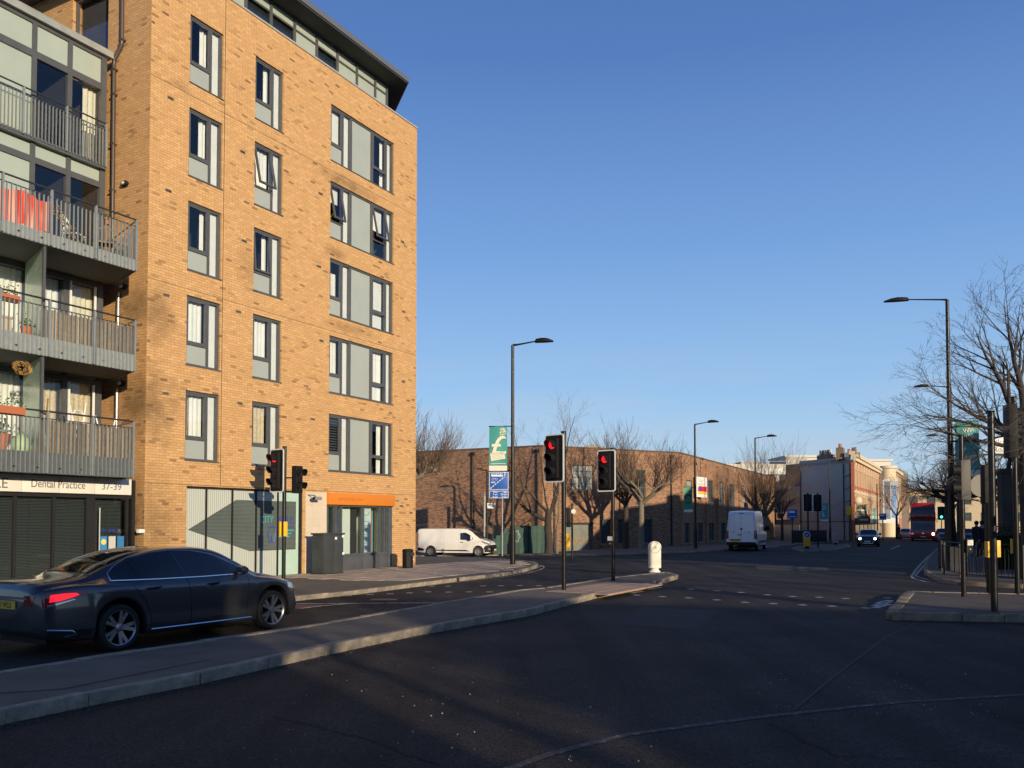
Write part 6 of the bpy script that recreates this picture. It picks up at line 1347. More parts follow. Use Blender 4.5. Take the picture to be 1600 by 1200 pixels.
# ------------------------------------------------------------------ street furniture
def lamp_post(label, P, h, arm_dir, arm, head=.8, tilt=0, r0=.11, group='street lamps', gull=False):
    t = thing('street_lamp', label, 'street lamp', P, math.atan2(arm_dir[1], arm_dir[0]), group)
    MB().tube([(0, 0, -.3), (0, 0, 1.5), (0, 0, 1.52), (0, 0, h)], [r0, r0, r0 * .72, r0 * .55], 14).build('column', M_POLE, t, smooth=50)
    MB().tube([(0, 0, h - .06), (.02, 0, h + .0), (.25, 0, h + .02), (arm, 0, h + .12)], [.04, .05, .035, .025], 8).build('arm', M_POLE, t, smooth=50)
    k = MB(); vs = []; prof = [(-.04, .05, .06), (.0, .10, .12), (.30, .15, .16), (.55, .13, .12), (.8, .03, .02)]
    n = 12
    for (x, w_, hh) in prof:
        for i in range(n):
            a = 2 * math.pi * i / n; z = math.sin(a); vs.append((arm + x * head / .8, w_ * math.cos(a), h + .10 + (z * hh if z > 0 else z * .05)))
    k.add(vs, [(i * n + j, i * n + (j + 1) % n, (i + 1) * n + (j + 1) % n, (i + 1) * n + j) for i in range(len(prof) - 1) for j in range(n)] + [tuple(range(n))[::-1], tuple(range((len(prof) - 1) * n, len(prof) * n))])
    ho = k.build('lamp_head', M_BLACKP, t, smooth=50)
    MB().box(arm + .3 * head, arm + .72 * head, -.08, .08, h + .08, h + .098).build('diffuser', mat('lamp_diffuser', (.35, .36, .34), .3), ho)
    MB().tube([(arm + .35 * head, 0, h + .19), (arm + .35 * head, 0, h + .27)], .025, 8).build('photocell', mat('photocell', (.75, .73, .66), .5), ho)
    MB().box(-.02 - r0, -.0 + r0 * .2, -.06, .06, .45, 1.1).build('access_door', M_POLE, t)
    return t
nF = (U.y, -U.x)
P = gp(801, 886); L1 = lamp_post('tall street lamp at the corner kerb with a teal pound-sign banner', P, 8.85, (.95, -.2), .95, .70)
P2_ = gp(1087, 859); lamp_post('street lamp in front of the warehouse beside the green banner', P2_, 8.75, nF, .95, .75)
P3_ = gx(1181, 71); lamp_post('street lamp by the bare tree at the far end of the warehouse', P3_, 8.9, nF, 1.0, .75)
P4_ = gx(1297, 96); lamp_post('slim street lamp in front of the grey blank flank wall', P4_, 8.9, nF, 1.0, .8)
PR1 = gx(1486, 36.5, .1); lamp_post('tallest street lamp on the right pavement with its arm over the road', PR1, 11.15, (-.96, .28), 1.55, .95, r0=.13)
PR2 = gx(1489, 56); lamp_post('second street lamp along the right pavement, behind the tallest one', PR2, 10.7, (-.96, .28), 1.35, .85)
PR3 = gx(1491, 78); lamp_post('third and smallest street lamp on the right, seen through branches', PR3, 9.8, (-.96, .28), 1.4, .85)
for o_, rr in ((PR1, 0),):
    pass
M_TEALB = mat('teal_banner', (.045, .30, .27), .6, var=.05, vscale=1); M_BW = mat('banner_cream', (.72, .70, .58), .6)
def banner(label, P, z0, w_, h_, ang, style, group=None, side=-1):
    """hangs to the side (local x from 0 to side*w)"""
    t = thing('lamp_banner', label, 'banner', (P[0], P[1], P[2] + z0), ang, group); s_ = side
    def X(a, b): return (min(s_ * a, s_ * b), max(s_ * a, s_ * b))
    n = 8; k = MB(); vs = []
    for i in range(n + 1):
        for j in range(9):
            u_, v_ = i / n, j / 8; vs.append((s_ * (.22 + w_ * u_), .03 * math.sin(u_ * 4 + v_ * 3), v_ * h_))
    m_ = M_TEALB if style != 'green' else mat('green_banner', (.10, .30, .12), .6, c2=(.02, .16, .12), vscale=.6)
    k.add(vs, [(i * 9 + j, (i + 1) * 9 + j, (i + 1) * 9 + j + 1, i * 9 + j + 1) for i in range(n) for j in range(8)]); k.build('cloth', m_, t, smooth=60)
    MB().tube([(0, 0, h_), (s_ * (.24 + w_), 0, h_)], .02, 6).build('top_arm', M_POLE, t); MB().tube([(0, 0, 0), (s_ * (.24 + w_), 0, 0)], .02, 6).build('bottom_arm', M_POLE, t)
    a, b = X(.22, .22 + w_)
    MB().box(a, b, -.045, -.034, .0, h_ * .115).build('footer', M_BW, t)
    if style == 'pound':
        text('£', h_ * .58, M_BW, t, (a + w_ * .04, -.05, h_ * .38), ext=.002, bold=.008, sx=1.25, rot=(math.pi / 2, 0, 0), name='pound_sign')
        text('Win', h_ * .062, M_BW, t, (a + w_ * .62, -.05, h_ * .90), ext=.002, bold=.006, rot=(math.pi / 2, R_(-14), 0)); text('£100', h_ * .07, M_BW, t, (a + w_ * .60, -.05, h_ * .835), ext=.002, bold=.008, rot=(math.pi / 2, R_(-14), 0)); text('in prizes', h_ * .045, M_BW, t, (a + w_ * .60, -.05, h_ * .785), ext=.002, bold=.004, rot=(math.pi / 2, R_(-14), 0))
        k = MB().box(0, w_ * .80, -.052, -.046, 0, h_ * .17); k_ = k.build('cream_panel', M_BW, t, loc=(a + w_ * .12, 0, h_ * .22)); k_.rotation_euler = (0, R_(-9), 0)
        for i in range(4): q = MB().box(.05, w_ * (.74 - .05 * (i % 2)), -.056, -.053, h_ * (.03 + .032 * i), h_ * (.042 + .032 * i)).build('small_print', mat('banner_print', (.45, .52, .40), .6), k_)
        MB().box(a + w_ * .1, b - w_ * .08, -.048, -.044, h_ * .15, h_ * .165).build('small_print', M_BW, t)
    elif style == 'green':
        k = MB(); k.tube([(a + w_ * (.5 + .28 * math.cos(i * .4)), -.05, h_ * (.62 + .09 * math.sin(i * .4))) for i in range(10)], .05, 5); k.tube([(a + w_ * .2, -.05, h_ * .36), (a + w_ * .75, -.05, h_ * .42)], .03, 5); k.build('printed_figure', mat('banner_dark', (.01, .06, .07), .6), t)
    else:
        text('Win', h_ * .10, M_BW, t, (a + w_ * .35, -.05, h_ * .78), ext=.002, bold=.006, rot=(math.pi / 2, R_(-14), 0)); text('£100', h_ * .10, M_BW, t, (a + w_ * .30, -.05, h_ * .66), ext=.002, bold=.006, rot=(math.pi / 2, R_(-14), 0)); text('£', h_ * .34, M_BW, t, (a + w_ * .25, -.05, h_ * .25), ext=.002, bold=.012, rot=(math.pi / 2, R_(-20), 0)) 
    return t
banner('teal lamp-post banner with a big white pound sign, against the sky', P, 3.82, .72, 1.78, R_(-6), 'pound')
banner('green banner with a dark printed figure on the warehouse lamp post', P2_, 2.45 + .15, .72, 1.75, R_(20), 'green')
banner('small teal banner on the slim lamp post in front of the grey wall', P4_, 2.2, .95, 2.0, R_(10), 'win')
banner('large shaded teal banner on the tallest right-hand lamp post', PR1, 3.6, .95, 2.35, R_(-8), 'win', side=1)
Pq = gx(1371, 118); banner('distant teal banner before the red Victorian terrace', Pq, 2.2, 1.0, 1.9, R_(12), 'win'); tag(MB().tube([(0, 0, -.2), (0, 0, 7.5)], .08, 8).build('banner_post', M_POLE, loc=tuple(Pq)), 'slim dark post carrying the distant teal banner by the red terrace', 'post')

def signal(label, P, ztop, face, lit='red', s=1.0, pole_h=None, board=True, ped=None, pole_r=.057, off=(-.27, 0), back=False, group='traffic signals'):
    """three-aspect head; face = direction the lenses look (unit vector)"""
    a = math.atan2(face[1], face[0]) + math.pi / 2
    t = thing('traffic_signal', label, 'traffic light', P, a, group)
    ph = pole_h or (ztop + .03); MB().tube([(0, 0, -.3), (0, 0, ph)], pole_r, 14).build('pole', M_POLE, t, smooth=50)
    MB().tube([(0, 0, ph), (0, 0, ph + .03)], pole_r + .008, 14).build('pole_cap', M_BLACKP, t)
    ox, oy = off; hh = 1.20 * s; w_ = .60 * s; z0 = ztop - hh
    if board:
        k = MB(); r = .06
        def rr(w2, h2, rad):
            pts = []
            for cx, cz, a0 in ((w2 - rad, h2 - rad, 0), (-w2 + rad, h2 - rad, 90), (-w2 + rad, -h2 + rad, 180), (w2 - rad, -h2 + rad, 270)):
                for i in range(4): an = R_(a0 + 30 * i); pts.append((cx + rad * math.cos(an), cz + rad * math.sin(an)))
            return pts
        A = rr(w_ / 2, hh / 2, .07 * s); B = rr(w_ / 2 - .032 * s, hh / 2 - .032 * s, .045 * s); n = len(A); zc = z0 + hh / 2
        vs = [(ox + x, oy - .075, zc + z) for x, z in A] + [(ox + x, oy - .075, zc + z) for x, z in B] + [(ox + x, oy - .055, zc + z) for x, z in A] + [(ox + x, oy - .055, zc + z) for x, z in B]
        k.add(vs, [(i, (i + 1) % n, n + (i + 1) % n, n + i) for i in range(n)] + [(2 * n + i, i, (i + 1) % n, 2 * n + (i + 1) % n)[::-1] for i in range(n)] + [(2 * n + (i + 1) % n, 2 * n + i, 3 * n + i, 3 * n + (i + 1) % n) for i in range(n)])
        bd = MB(); bd.add([(ox + x, oy - .070, zc + z) for x, z in B] + [(ox + x, oy - .058, zc + z) for x, z in B], [tuple(range(n)), tuple(range(n, 2 * n))[::-1]])
        bo = bd.build('backing_board', M_BLACKP, t); k.build('white_border', M_WHITE, bo)
    hb = MB().box(ox - .155 * s, ox + .155 * s, oy - .16, oy + .04, z0 + .10 * s, ztop - .10 * s).build('signal_head', M_BLACKP, t, bevel=.02)
    for i, c in enumerate(('red', 'amber', 'green')):
        z = ztop - (.27 + .33 * i) * s; rad = .105 * s
        M_ = Matrix.Translation((ox, oy - .155, z)) @ Matrix.Rotation(math.pi / 2, 4, 'X')
        ln = MB().lathe([(.001, .002), (rad * .6, .016), (rad, .006), (rad, -.01)], 20, 0, M_).build('lens', (M_REDON if c == lit == 'red' else M_GREENON if c == lit == 'green' else M_LENS), hb, smooth=50)
        v = MB(); vs = []; n = 14
        for k_ in range(n + 1):
            an = R_(-35 + 250 * k_ / n); cx, cz = math.cos(an) * (rad + .012), math.sin(an) * (rad + .012); ln_ = .235 * s * (.55 + .45 * (math.sin(an) + .6) / 1.6)
            for q in (1.0, .93): vs += [(ox + cx * q, oy - .155, z + cz * q), (ox + cx * q, oy - .155 - ln_, z + cz * q - .05 * ln_)]
        fs = []
        for k_ in range(n):
            b0 = k_ * 4; b1 = b0 + 4; fs += [(b0, b1, b1 + 1, b0 + 1), (b0 + 2, b0 + 3, b1 + 3, b1 + 2), (b0 + 1, b1 + 1, b1 + 3, b0 + 3)]
        v.add(vs, fs); v.build('visor', M_BLACKP, hb, smooth=50)
    for z in (z0 + .16 * s, ztop - .16 * s): MB().tube([(0, 0, z), (ox, oy + .03, z)], .022, 6).build('bracket', M_BLACKP, t)
    if ped: push_box(t, ped)
    return t
def push_box(t, spec):
    x, y, z, ang, yel = spec
    b = MB().box(-.085, .085, -.06, .06, 0, .30).build('push_button_box', M_BLACKP, t, bevel=.012, loc=(x, y, z)); b.rotation_euler = (0, 0, ang)
    MB().box(-.07, .07, -.068, -.061, .16, .28).build('wait_panel', mat('wait_panel', (.62, .62, .54), .4), b)
    MB().lathe([(.001, 0), (.022, 0), (.02, .012), (.001, .014)], 10, 0, Matrix.Translation((0, -.061, .07)) @ Matrix.Rotation(math.pi / 2, 4, 'X')).build('button', M_CHROME, b)
    if yel: MB().box(-.09, -.02, .062, .10, -.02, .32).build('yellow_side', M_YEL, b)
toC = Vector((-.42, -.91)).normalized()
# the three red signals of the island and the left kerb
s1 = signal('traffic signal on the left pavement in front of the frosted shop window, red lit', gp(443, 908, .1), 3.80, (-.62, -.785), 'red', 1.05, ped=None)
k = MB(); [k.box(x, x + .05, -.09, .03, 1.28, 1.70) for x in (-.125, .075)]; k.build('yellow_push_box', M_YEL, s1, bevel=.008)
# its secondary head turned to the right, and a camera
h2 = thing('side_signal_head', 'black secondary signal head turned to the right beside the leftmost signal', 'traffic light', gp(443, 908, .1), R_(58))
hb = MB().box(-.13, .13, -.60, -.42, 2.50, 3.28).build('signal_head', M_BLACKP, h2, bevel=.02)
for i in range(2):
    v = MB(); z = 3.08 - i * .37; vs = []; n = 14; rad = .12
    for k_ in range(n + 1):
        an = R_(-35 + 250 * k_ / n); cx, cz = math.cos(an) * rad, math.sin(an) * rad; ln_ = .25 * (.55 + .45 * (math.sin(an) + .6) / 1.6)
        for q in (1, .93): vs += [(cx * q, -.60, z + cz * q), (cx * q, -.60 - ln_, z + cz * q - .02)]
    fs = []
    for k_ in range(n): b0 = k_ * 4; b1 = b0 + 4; fs += [(b0, b1, b1 + 1, b0 + 1), (b0 + 2, b0 + 3, b1 + 3, b1 + 2), (b0 + 1, b1 + 1, b1 + 3, b0 + 3)]
    v.add(vs, fs); v.build('visor', M_BLACKP, hb, smooth=50); MB().lathe([(.001, .002), (.1, .006), (.1, -.01)], 16, 0, Matrix.Translation((0, -.605, z)) @ Matrix.Rotation(math.pi / 2, 4, 'X')).build('lens', M_LENS, hb)
MB().tube([(0, 0, 2.95), (0, -.42, 2.95)], .02, 6).build('bracket', M_BLACKP, h2)
Pc = L0 + U * 6.35 + NO * .0; cc = thing('security_camera', 'small black security camera on a bracket over the pale stone pier', 'camera', (Pc.x, Pc.y, 2.68), AU)
MB().tube([(-.05, 0, 0), (-.05, -.28, -.02), (0, -.32, -.06)], .015, 6).build('bracket', M_BLACKP, cc); cb_ = MB().box(-.09, .22, -.38, -.26, -.17, -.06).build('camera_body', mat('camera_grey', (.25, .26, .25), .4), cc, bevel=.015); MB().lathe([(.001, 0), (.045, 0), (.05, .03)], 12, 0, Matrix.Translation((-.09, -.32, -.115)) @ Matrix.Rotation(-math.pi / 2, 4, 'Y')).build('lens', M_BLACKP, cb_)
s2 = signal('tallest traffic signal on the near end of the island, red lit', gp(881, 922, .12), 3.97 - .12, (-.66, -.75), 'red', 1.0, off=(-.24, 0))
s3 = signal('smaller traffic signal behind the bollard island tip, red lit, with push button box', gp(958, 907, .12), 3.86 - .12, (-.60, -.80), 'red', 1.0, ped=(-.02, -.12, .98, R_(25), False), off=(-.17, 0))
# white bollard
def bollard(label, P, h, w_, mb_, num=None, arrow=False, group=None, s=1):
    t = thing('lit_bollard', label, 'bollard', P, 0, group)
    MB().lathe([(.001, 0), (.20, 0), (.17, .05), (.13, .07), (.14, .12), (.19, .16)], 20, 0, Matrix.Diagonal((1, .8, 1, 1))).build('base', mb_[0], t, smooth=40)
    k = MB(); A = [(-w_, .14), (w_, .14), (w_, h - w_ - .01)] + [(w_ * 1.06 * math.cos(R_(i * 15)), h - w_ + w_ * 1.06 * math.sin(R_(i * 15))) for i in range(0, 13)] + [(-w_, h - w_ - .01)]
    n = len(A); vs = [(x, -.10, z) for x, z in A] + [(x, .10, z) for x, z in A]; k.add(vs, [tuple(range(n)), tuple(range(n, 2 * n))[::-1]] + [(i, n + i, n + (i + 1) % n, (i + 1) % n) for i in range(n)])
    b = k.build('shell', mb_[1], t, bevel=.02)
    if num:
        MB().lathe([(w_ * .9, 0), (w_ * .95, .008), (w_ * .82, .008), (w_ * .80, 0)], 28, 0, Matrix.Translation((0, -.102, h - w_)) @ Matrix.Rotation(math.pi / 2, 4, 'X'), closed=True).build('ring', mat('bollard_ring', (.55, .52, .42), .5), b)
        text(num, .10, mat('dark_print', (.06, .06, .06), .5), b, (-.055, -.106, h - w_ - .03), ext=.001)
    if arrow:
        MB().lathe([(.001, 0), (w_ * .98, 0), (w_ * .98, .012), (.001, .012)], 24, 0, Matrix.Translation((0, -.102, h - w_)) @ Matrix.Rotation(math.pi / 2, 4, 'X')).build('blue_disc', mat('sign_blue', (.01, .10, .42), .4), b)
        MB().lathe([(w_ * .99, -.0), (w_ * 1.04, .015), (w_ * .9, .015)], 24, 0, Matrix.Translation((0, -.103, h - w_)) @ Matrix.Rotation(math.pi / 2, 4, 'X'), closed=True).build('white_ring', M_WHITE, b)
        k = MB(); k.add([(-.10, -.118, .08), (-.08, -.118, .10), (.04, -.118, -.02), (.02, -.118, -.04)], [(3, 2, 1, 0)]); k.add([(.08, -.118, -.08), (.07, -.118, .03), (-.03, -.118, -.07)], [(0, 1, 2)]); k.build('white_arrow', M_WHITE, b, loc=(0, 0, h - w_)).rotation_euler = (0, R_(90), 0)
    return t
bollard('cream white illuminated bollard on the tip of the island', gp(1023, 894, .12), 1.02, .20, (M_WHITE, mat('cream_bollard', (.80, .76, .64), .4)), num='10')
bollard('yellow keep-left bollard with blue arrow disc on the far refuge', gx(1260, 58.5, .12), 1.15, .22, (M_BLACKP, M_YEL), arrow=True)
bollard('small pale grey bollard at the far end of the refuge', gx(1305, 72, .1), 1.0, .24, (M_BLACKP, mat('grey_bollard', (.34, .34, .33), .5)))
# two far signals seen from behind, on the refuge
signal('far black signal head seen from behind, the left one of the refuge pair', gx(1262.5, 60, .12), 3.78, (.25, .97), None, 1.05, off=(0, 0), group='far signal heads')
signal('far black signal head seen from behind, the right one of the refuge pair', gx(1278, 61, .12), 3.78, (.25, .97), None, 1.05, off=(0, 0), group='far signal heads')
signal('distant signal with a green light under the trees beyond the bus', gx(1471, 112), 4.3, (-.4, -.9), 'green', 1.5, off=(0, 0))
# yellow box post behind the tallest signal
yb = thing('push_button_post', 'short black post with a yellow push-button box and small signal behind the island', 'post', gx(894, 47), 0)
MB().tube([(0, 0, -.2), (0, 0, 3.0)], .055, 10).build('pole', M_POLE, yb, smooth=50); MB().box(-.36, -.12, -.1, .08, .55, 1.35).build('yellow_box', M_YEL, yb, bevel=.02)
k = MB().box(-.32, -.08, -.15, .12, 1.7, 2.75).build('pedestrian_head', M_BLACKP, yb, bevel=.03); MB().lathe([(.001, 0), (.12, 0), (.13, .12)], 14, 0, Matrix.Translation((.06, -.1, 2.55)) @ Matrix.Rotation(math.pi / 2, 4, 'X')).build('side_lens', M_WHITE, k)

# bus lane sign, its post and the other posts by the van
def sign_board(t, m, w_, h_, z0, y=-.06, bw=.02, mb_=None):
    b = MB().box(-w_ / 2, w_ / 2, y, y + .012, z0, z0 + h_).build('sign_plate', m, t, bevel=.004)
    k = MB(); [k.box(*q, y - .004, y - .0005, *r) for q, r in (((-w_ / 2 + .02, w_ / 2 - .02), (z0 + .02, z0 + .02 + bw)), ((-w_ / 2 + .02, w_ / 2 - .02), (z0 + h_ - .02 - bw, z0 + h_ - .02)), ((-w_ / 2 + .02, -w_ / 2 + .02 + bw), (z0 + .02 + bw, z0 + h_ - .02 - bw)), ((w_ / 2 - .02 - bw, w_ / 2 - .02), (z0 + .02 + bw, z0 + h_ - .02 - bw)))]
    k.build('white_edge', M_WHITE, b); return b
M_SB = mat('sign_blue', (.01, .10, .42), .4)
Y_s = 40.5; YT = 58.5; KS = YT / Y_s; Pb = gx(779.5, YT); bs = thing('bus_lane_sign', 'blue bus lane sign with a white bus, dashed line and times', 'sign', Pb, 0)
bs.scale = (KS, KS, KS); MB().tube([(.16, 0, -.2), (.16, 0, 3.9)], .03, 8).build('post', mat('grey_post', (.34, .34, .32), .5), bs, smooth=50)
zt, zb, zm_ = [(at(779, q, YT).z - Pb.z) / KS for q in (737, 779, 766)]; wS = 31 / F * Y_s
b1_ = sign_board(bs, M_SB, wS, zt - zm_ - .01, zm_ + .005); b2_ = sign_board(bs, M_SB, wS, zm_ - zb - .01, zb)
k = MB(); H_ = zt - zm_; k.box(wS * .28, wS * .32, -.066, -.062, zm_ + H_ * .72, zt - .04); [k.add([(x, -.066, z), (x + .07, -.066, z + .065), (x + .05, -.066, z + .095), (x - .02, -.066, z + .03)], [(0, 1, 2, 3)]) for x, z in [(-wS * .42 + i * .105, zm_ + .06 + i * .087) for i in range(7)]]
k.box(-wS * .38, wS * .2, -.066, -.062, zt - .23, zt - .09); k.build('white_symbols', M_WHITE, b1_)
k = MB(); [k.box(-wS * .34 + i * .105, -wS * .34 + i * .105 + .08, -.069, -.0665, zt - .155, zt - .11) for i in range(5)]; k.build('bus_windows', M_SB, b1_)
k = MB(); [k.lathe([(.05, 0), (.055, .004), (.045, .004)], 14, 0, Matrix.Translation((-wS * .3 + dx, -.062, zt - .36)) @ Matrix.Rotation(math.pi / 2, 4, 'X'), closed=True) for dx in (0, .16)]; k.tube([(-wS * .3, -.066, zt - .36), (-wS * .3 + .06, -.066, zt - .29), (-wS * .3 + .16, -.066, zt - .36)], .008, 4); k.build('bicycle_symbol', M_WHITE, b1_)
text('taxi', .12, M_WHITE, b1_, (-wS * .38, -.066, zt - .53), ext=.001, bold=.003)
for i, (a, b) in enumerate((('Mon', 'Sat'), ('7 am', '10 am'), ('4 pm', '7 pm'))):
    text(a, .115, M_WHITE, b2_, (-.06, -.066, zm_ - .12 - i * .115), ext=.001, align='RIGHT', bold=.002); text(b, .115, M_WHITE, b2_, (.36, -.066, zm_ - .12 - i * .115), ext=.001, align='RIGHT', bold=.002)
Pg = gx(757, 63.2); t = thing('grey_sign_post', 'grey steel post with a small white plate between the van and the blue sign', 'sign', Pg, 0); MB().tube([(0, 0, -.2), (0, 0, 4.7)], .08, 10).build('post', mat('grey_post', (.34, .34, .32), .5), t, smooth=50)
MB().box(.2, .78, -.05, -.03, 3.45, 3.85).build('sign_plate', M_WHITE, t); MB().box(.26, .44, -.054, -.051, 3.66, 3.74).build('print', M_SB, t); MB().box(.0, .2, -.04, -.02, 3.6, 3.65).build('bracket', M_POLE, t)
Pk = gx(761, 63.4); t = thing('black_lamp_post', 'thin black lamp post with a short arm to the left behind the white van', 'street lamp', Pk, 0, 'street lamps'); MB().tube([(0, 0, -.2), (0, 0, 6.1), (-.06, 0, 6.25), (-.6, 0, 6.35)], [.075, .06, .05, .04], 8).build('column', M_DARK, t, smooth=50); MB().box(-.75, -.35, -.07, .07, 6.31, 6.42).build('lamp_head', M_DARK, t, bevel=.02)
# small blue lane signs in the distance
for px, Y, z, lab in ((1238, 78, 2.55, 'small distant blue bus lane sign left of the grey flank wall'), (1379, 104, 2.6, 'small distant pale blue lane sign in front of the Victorian shops')):
    Pz = gx(px, Y); t = thing('distant_lane_sign', lab, 'sign', Pz, 0); MB().tube([(0, 0, -.2), (0, 0, z + .6)], .045, 6).build('post', M_POLE, t); b = MB().box(-.42, .42, -.08, -.06, z - .15, z + .62).build('sign_plate', M_SB, t); MB().box(-.34, .2, -.086, -.082, z + .3, z + .5).build('white_symbol', M_WHITE, b); MB().box(-.3, .3, -.086, -.082, z - .05, z + .0).build('white_symbol', M_WHITE, b)
t = thing('orange_beacon', 'yellow orange box sign on a post at the grey house corner', 'sign', gx(1327, 97), 0); MB().tube([(0, 0, -.3), (0, 0, 3.2)], .05, 6).build('post', M_POLE, t); MB().box(-.28, .28, -.2, .2, 2.9, 3.9).build('box', M_YEL, t, bevel=.05)
for px, w_, h_, c, lab in ((1345, 1.4, 1.2, (.05, .07, .04), 'dark hanging pub sign on the red Victorian terrace'), (1349, 1.6, .9, (.12, .06, .03), 'brown hanging board below the dark pub sign on the terrace')):
    Pz = at(px, 797 if px == 1345 else 812, 101); t = thing('hanging_sign', lab, 'sign', Pz, 0); b = MB().box(-w_ / 2, w_ / 2, -.05, .05, -h_ / 2, h_ / 2).build('board', mat('hang%d' % px, c, .5), t); MB().box(-w_ / 3, w_ / 3, -.06, -.052, -.1, .1).build('print', M_CREAM, b); MB().tube([(-.1, 0, h_ / 2), (1.0, .3, h_ / 2 + .05)], .03, 5).build('bracket', M_DARK, t)
Pz = at(1341, 782, 100.2); tag(MB().lathe([(.001, 0), (.45, .02), (.43, .07), (.2, .18), (.001, .2)], 20, 0, Matrix.Rotation(math.pi / 2, 4, 'X')).build('satellite_dish', M_CREAM, smooth=50, loc=tuple(Pz)), 'cream satellite dish on the corner of the red Victorian terrace', 'satellite dish')

# cabinet, bin and dustbins
Pc = gp(511, 897, .1); cab = thing('utility_cabinet', 'dark grey steel utility cabinet standing before the stone pier', 'cabinet', Pc, AU - R_(4)); M_CAB = mat('cabinet_dark', (.045, .05, .052), .5, var=.15)
k = MB().box(-.42, .48, -.25, .25, .03, 1.28).build('body', M_CAB, cab, bevel=.01); MB().box(-.46, .52, -.29, .29, 1.28, 1.33).build('lid', M_CAB, cab, bevel=.01); MB().box(-.44, .50, -.27, .27, -.05, .03).build('plinth', M_DARK, cab)
for a, b in ((-.40, .02), (.04, .46)): MB().box(a, b, -.262, -.251, .08, 1.24).build('door', M_CAB, cab, bevel=.004)
for x, z in ((.08, 1.12), (.40, 1.18), (.42, .62)): MB().box(x, x + .09, -.266, -.263, z, z + .08).build('sticker', M_WHITE, cab)
Pb = gp(637, 888, .1); bn_ = thing('litter_bin', 'black litter bin on the pavement at the right corner of the flats', 'bin', Pb, AU)
MB().lathe([(.001, 0), (.17, 0), (.18, .05), (.18, .60), (.19, .62), (.19, .66), (.15, .70), (.001, .70)], 8, 0, Matrix.Rotation(R_(22.5), 4, 'Z') @ Matrix.Diagonal((1.1, 1.1, 1, 1))).build('body', M_BLACKP, bn_); MB().box(-.12, .12, -.215, -.19, .46, .58).build('opening', M_ROOMD, bn_); MB().box(.06, .10, -.21, -.19, .3, .36).build('emblem', M_WHITE, bn_)
for i, (px, Y, c) in enumerate(((1246, 84, (.03, .07, .12)), (1256, 86, (.03, .035, .04)), (1268, 88, (.03, .035, .04)), (1283, 90, (.035, .04, .04)))):
    t = thing('wheeled_bin', ['blue lidded wheeled bin leftmost of the row by the grey flank wall', 'dark wheeled bin just right of the blue lidded one', 'dark wheeled bin third in the row by the grey flank wall', 'rightmost dark wheeled bin of the row by the grey flank wall'][i], 'bin', gx(px, Y), R_(-20), 'wheeled bins by the grey wall'); MB().box(-.55, .55, -.4, .4, .1, 1.15).build('body', M_DARK, t, bevel=.05); MB().box(-.58, .58, -.43, .43, 1.15, 1.28).build('lid', mat('bin%d' % i, c, .5), t, bevel=.04)
    for x in (-.4, .4): MB().lathe([(.001, -.03), (.1, -.03), (.1, .03), (.001, .03)], 10, 0, Matrix.Translation((x, -.3, .1)) @ Matrix.Rotation(math.pi / 2, 4, 'Y')).build('wheel', M_RUB, t)

# right-hand crossing poles
def pole(label, P, h, r=.06): 
    t = thing('signal_pole', label, 'pole', P, 0); MB().tube([(0, 0, -.3), (0, 0, h)], r, 14).build('pole', M_POLE, t, smooth=50); MB().tube([(0, 0, h), (0, 0, h + .03)], r + .01, 14).build('cap', M_BLACKP, t); return t
PP2 = gp(1554, 955, .13); t = pole('plain black signal pole nearest the camera on the right-hand island, yellow box beside', PP2, 3.85 - .13, .062)
b = MB().box(.02, .17, .05, .16, 1.0, 1.32).build('push_button_box', M_YEL, t, bevel=.012); MB().box(-.10, -.05, .0, .12, 1.0, 1.30).build('yellow_side', M_YEL, t)
PP1 = gp(1506, 932, .13); t = pole('black pole with a side-on grey pedestrian head on the right-hand island', PP1, 3.72 - .13, .055)
k = MB().box(-.06, .16, -.10, .12, 2.15, 3.05).build('control_housing', mat('brown_grey_housing', (.07, .064, .055), .6), t, bevel=.02)  # brown-grey finish of the housing
for z in (2.82, 2.42):
    MB().lathe([(.001, 0), (.11, 0), (.13, .18), (.10, .2)], 14, 0, Matrix.Translation((-.06, 0, z)) @ Matrix.Rotation(-math.pi / 2, 4, 'Y')).build('visor', M_BLACKP, k, smooth=50)
MB().tube([(.04, 0, 3.05), (.16, 0, 3.4), (.34, 0, 3.25), (.42, 0, 2.95), (.26, 0, 2.75)], .014, 6).build('cable', M_BLACKP, t)
push_box(t, (.10, -.04, .98, R_(10), True))
PP3 = gp(1590, 928, .13); t = signal('big black signal head at the right edge seen from the side, pole with push box', PP3, 4.52, (.97, -.2), None, 1.25, board=False, ped=(.12, .0, .95, 0, True), off=(-.0, .14))
PP4 = gp(1547, 927, .13); t = pole('dark pole standing behind the nearest right-hand pole', PP4, 2.9, .075); MB().box(-.13, .05, -.1, .1, 2.1, 3.0).build('dark_head', M_BLACKP, t, bevel=.02)
# round sign back
t = thing('round_sign', 'round grey sign seen from the back between the right-hand poles', 'sign', gx(1534, 26, .1), 0); MB().tube([(.12, .03, -.1), (.12, .03, 3.2)], .03, 8).build('post', M_POLE, t); MB().lathe([(.001, 0), (.34, 0), (.34, .012), (.001, .012)], 28, 0, Matrix.Translation((0, 0, 2.78)) @ Matrix.Rotation(math.pi / 2, 4, 'X')).build('disc', mat('sign_back_grey', (.17, .16, .14), .6), t)
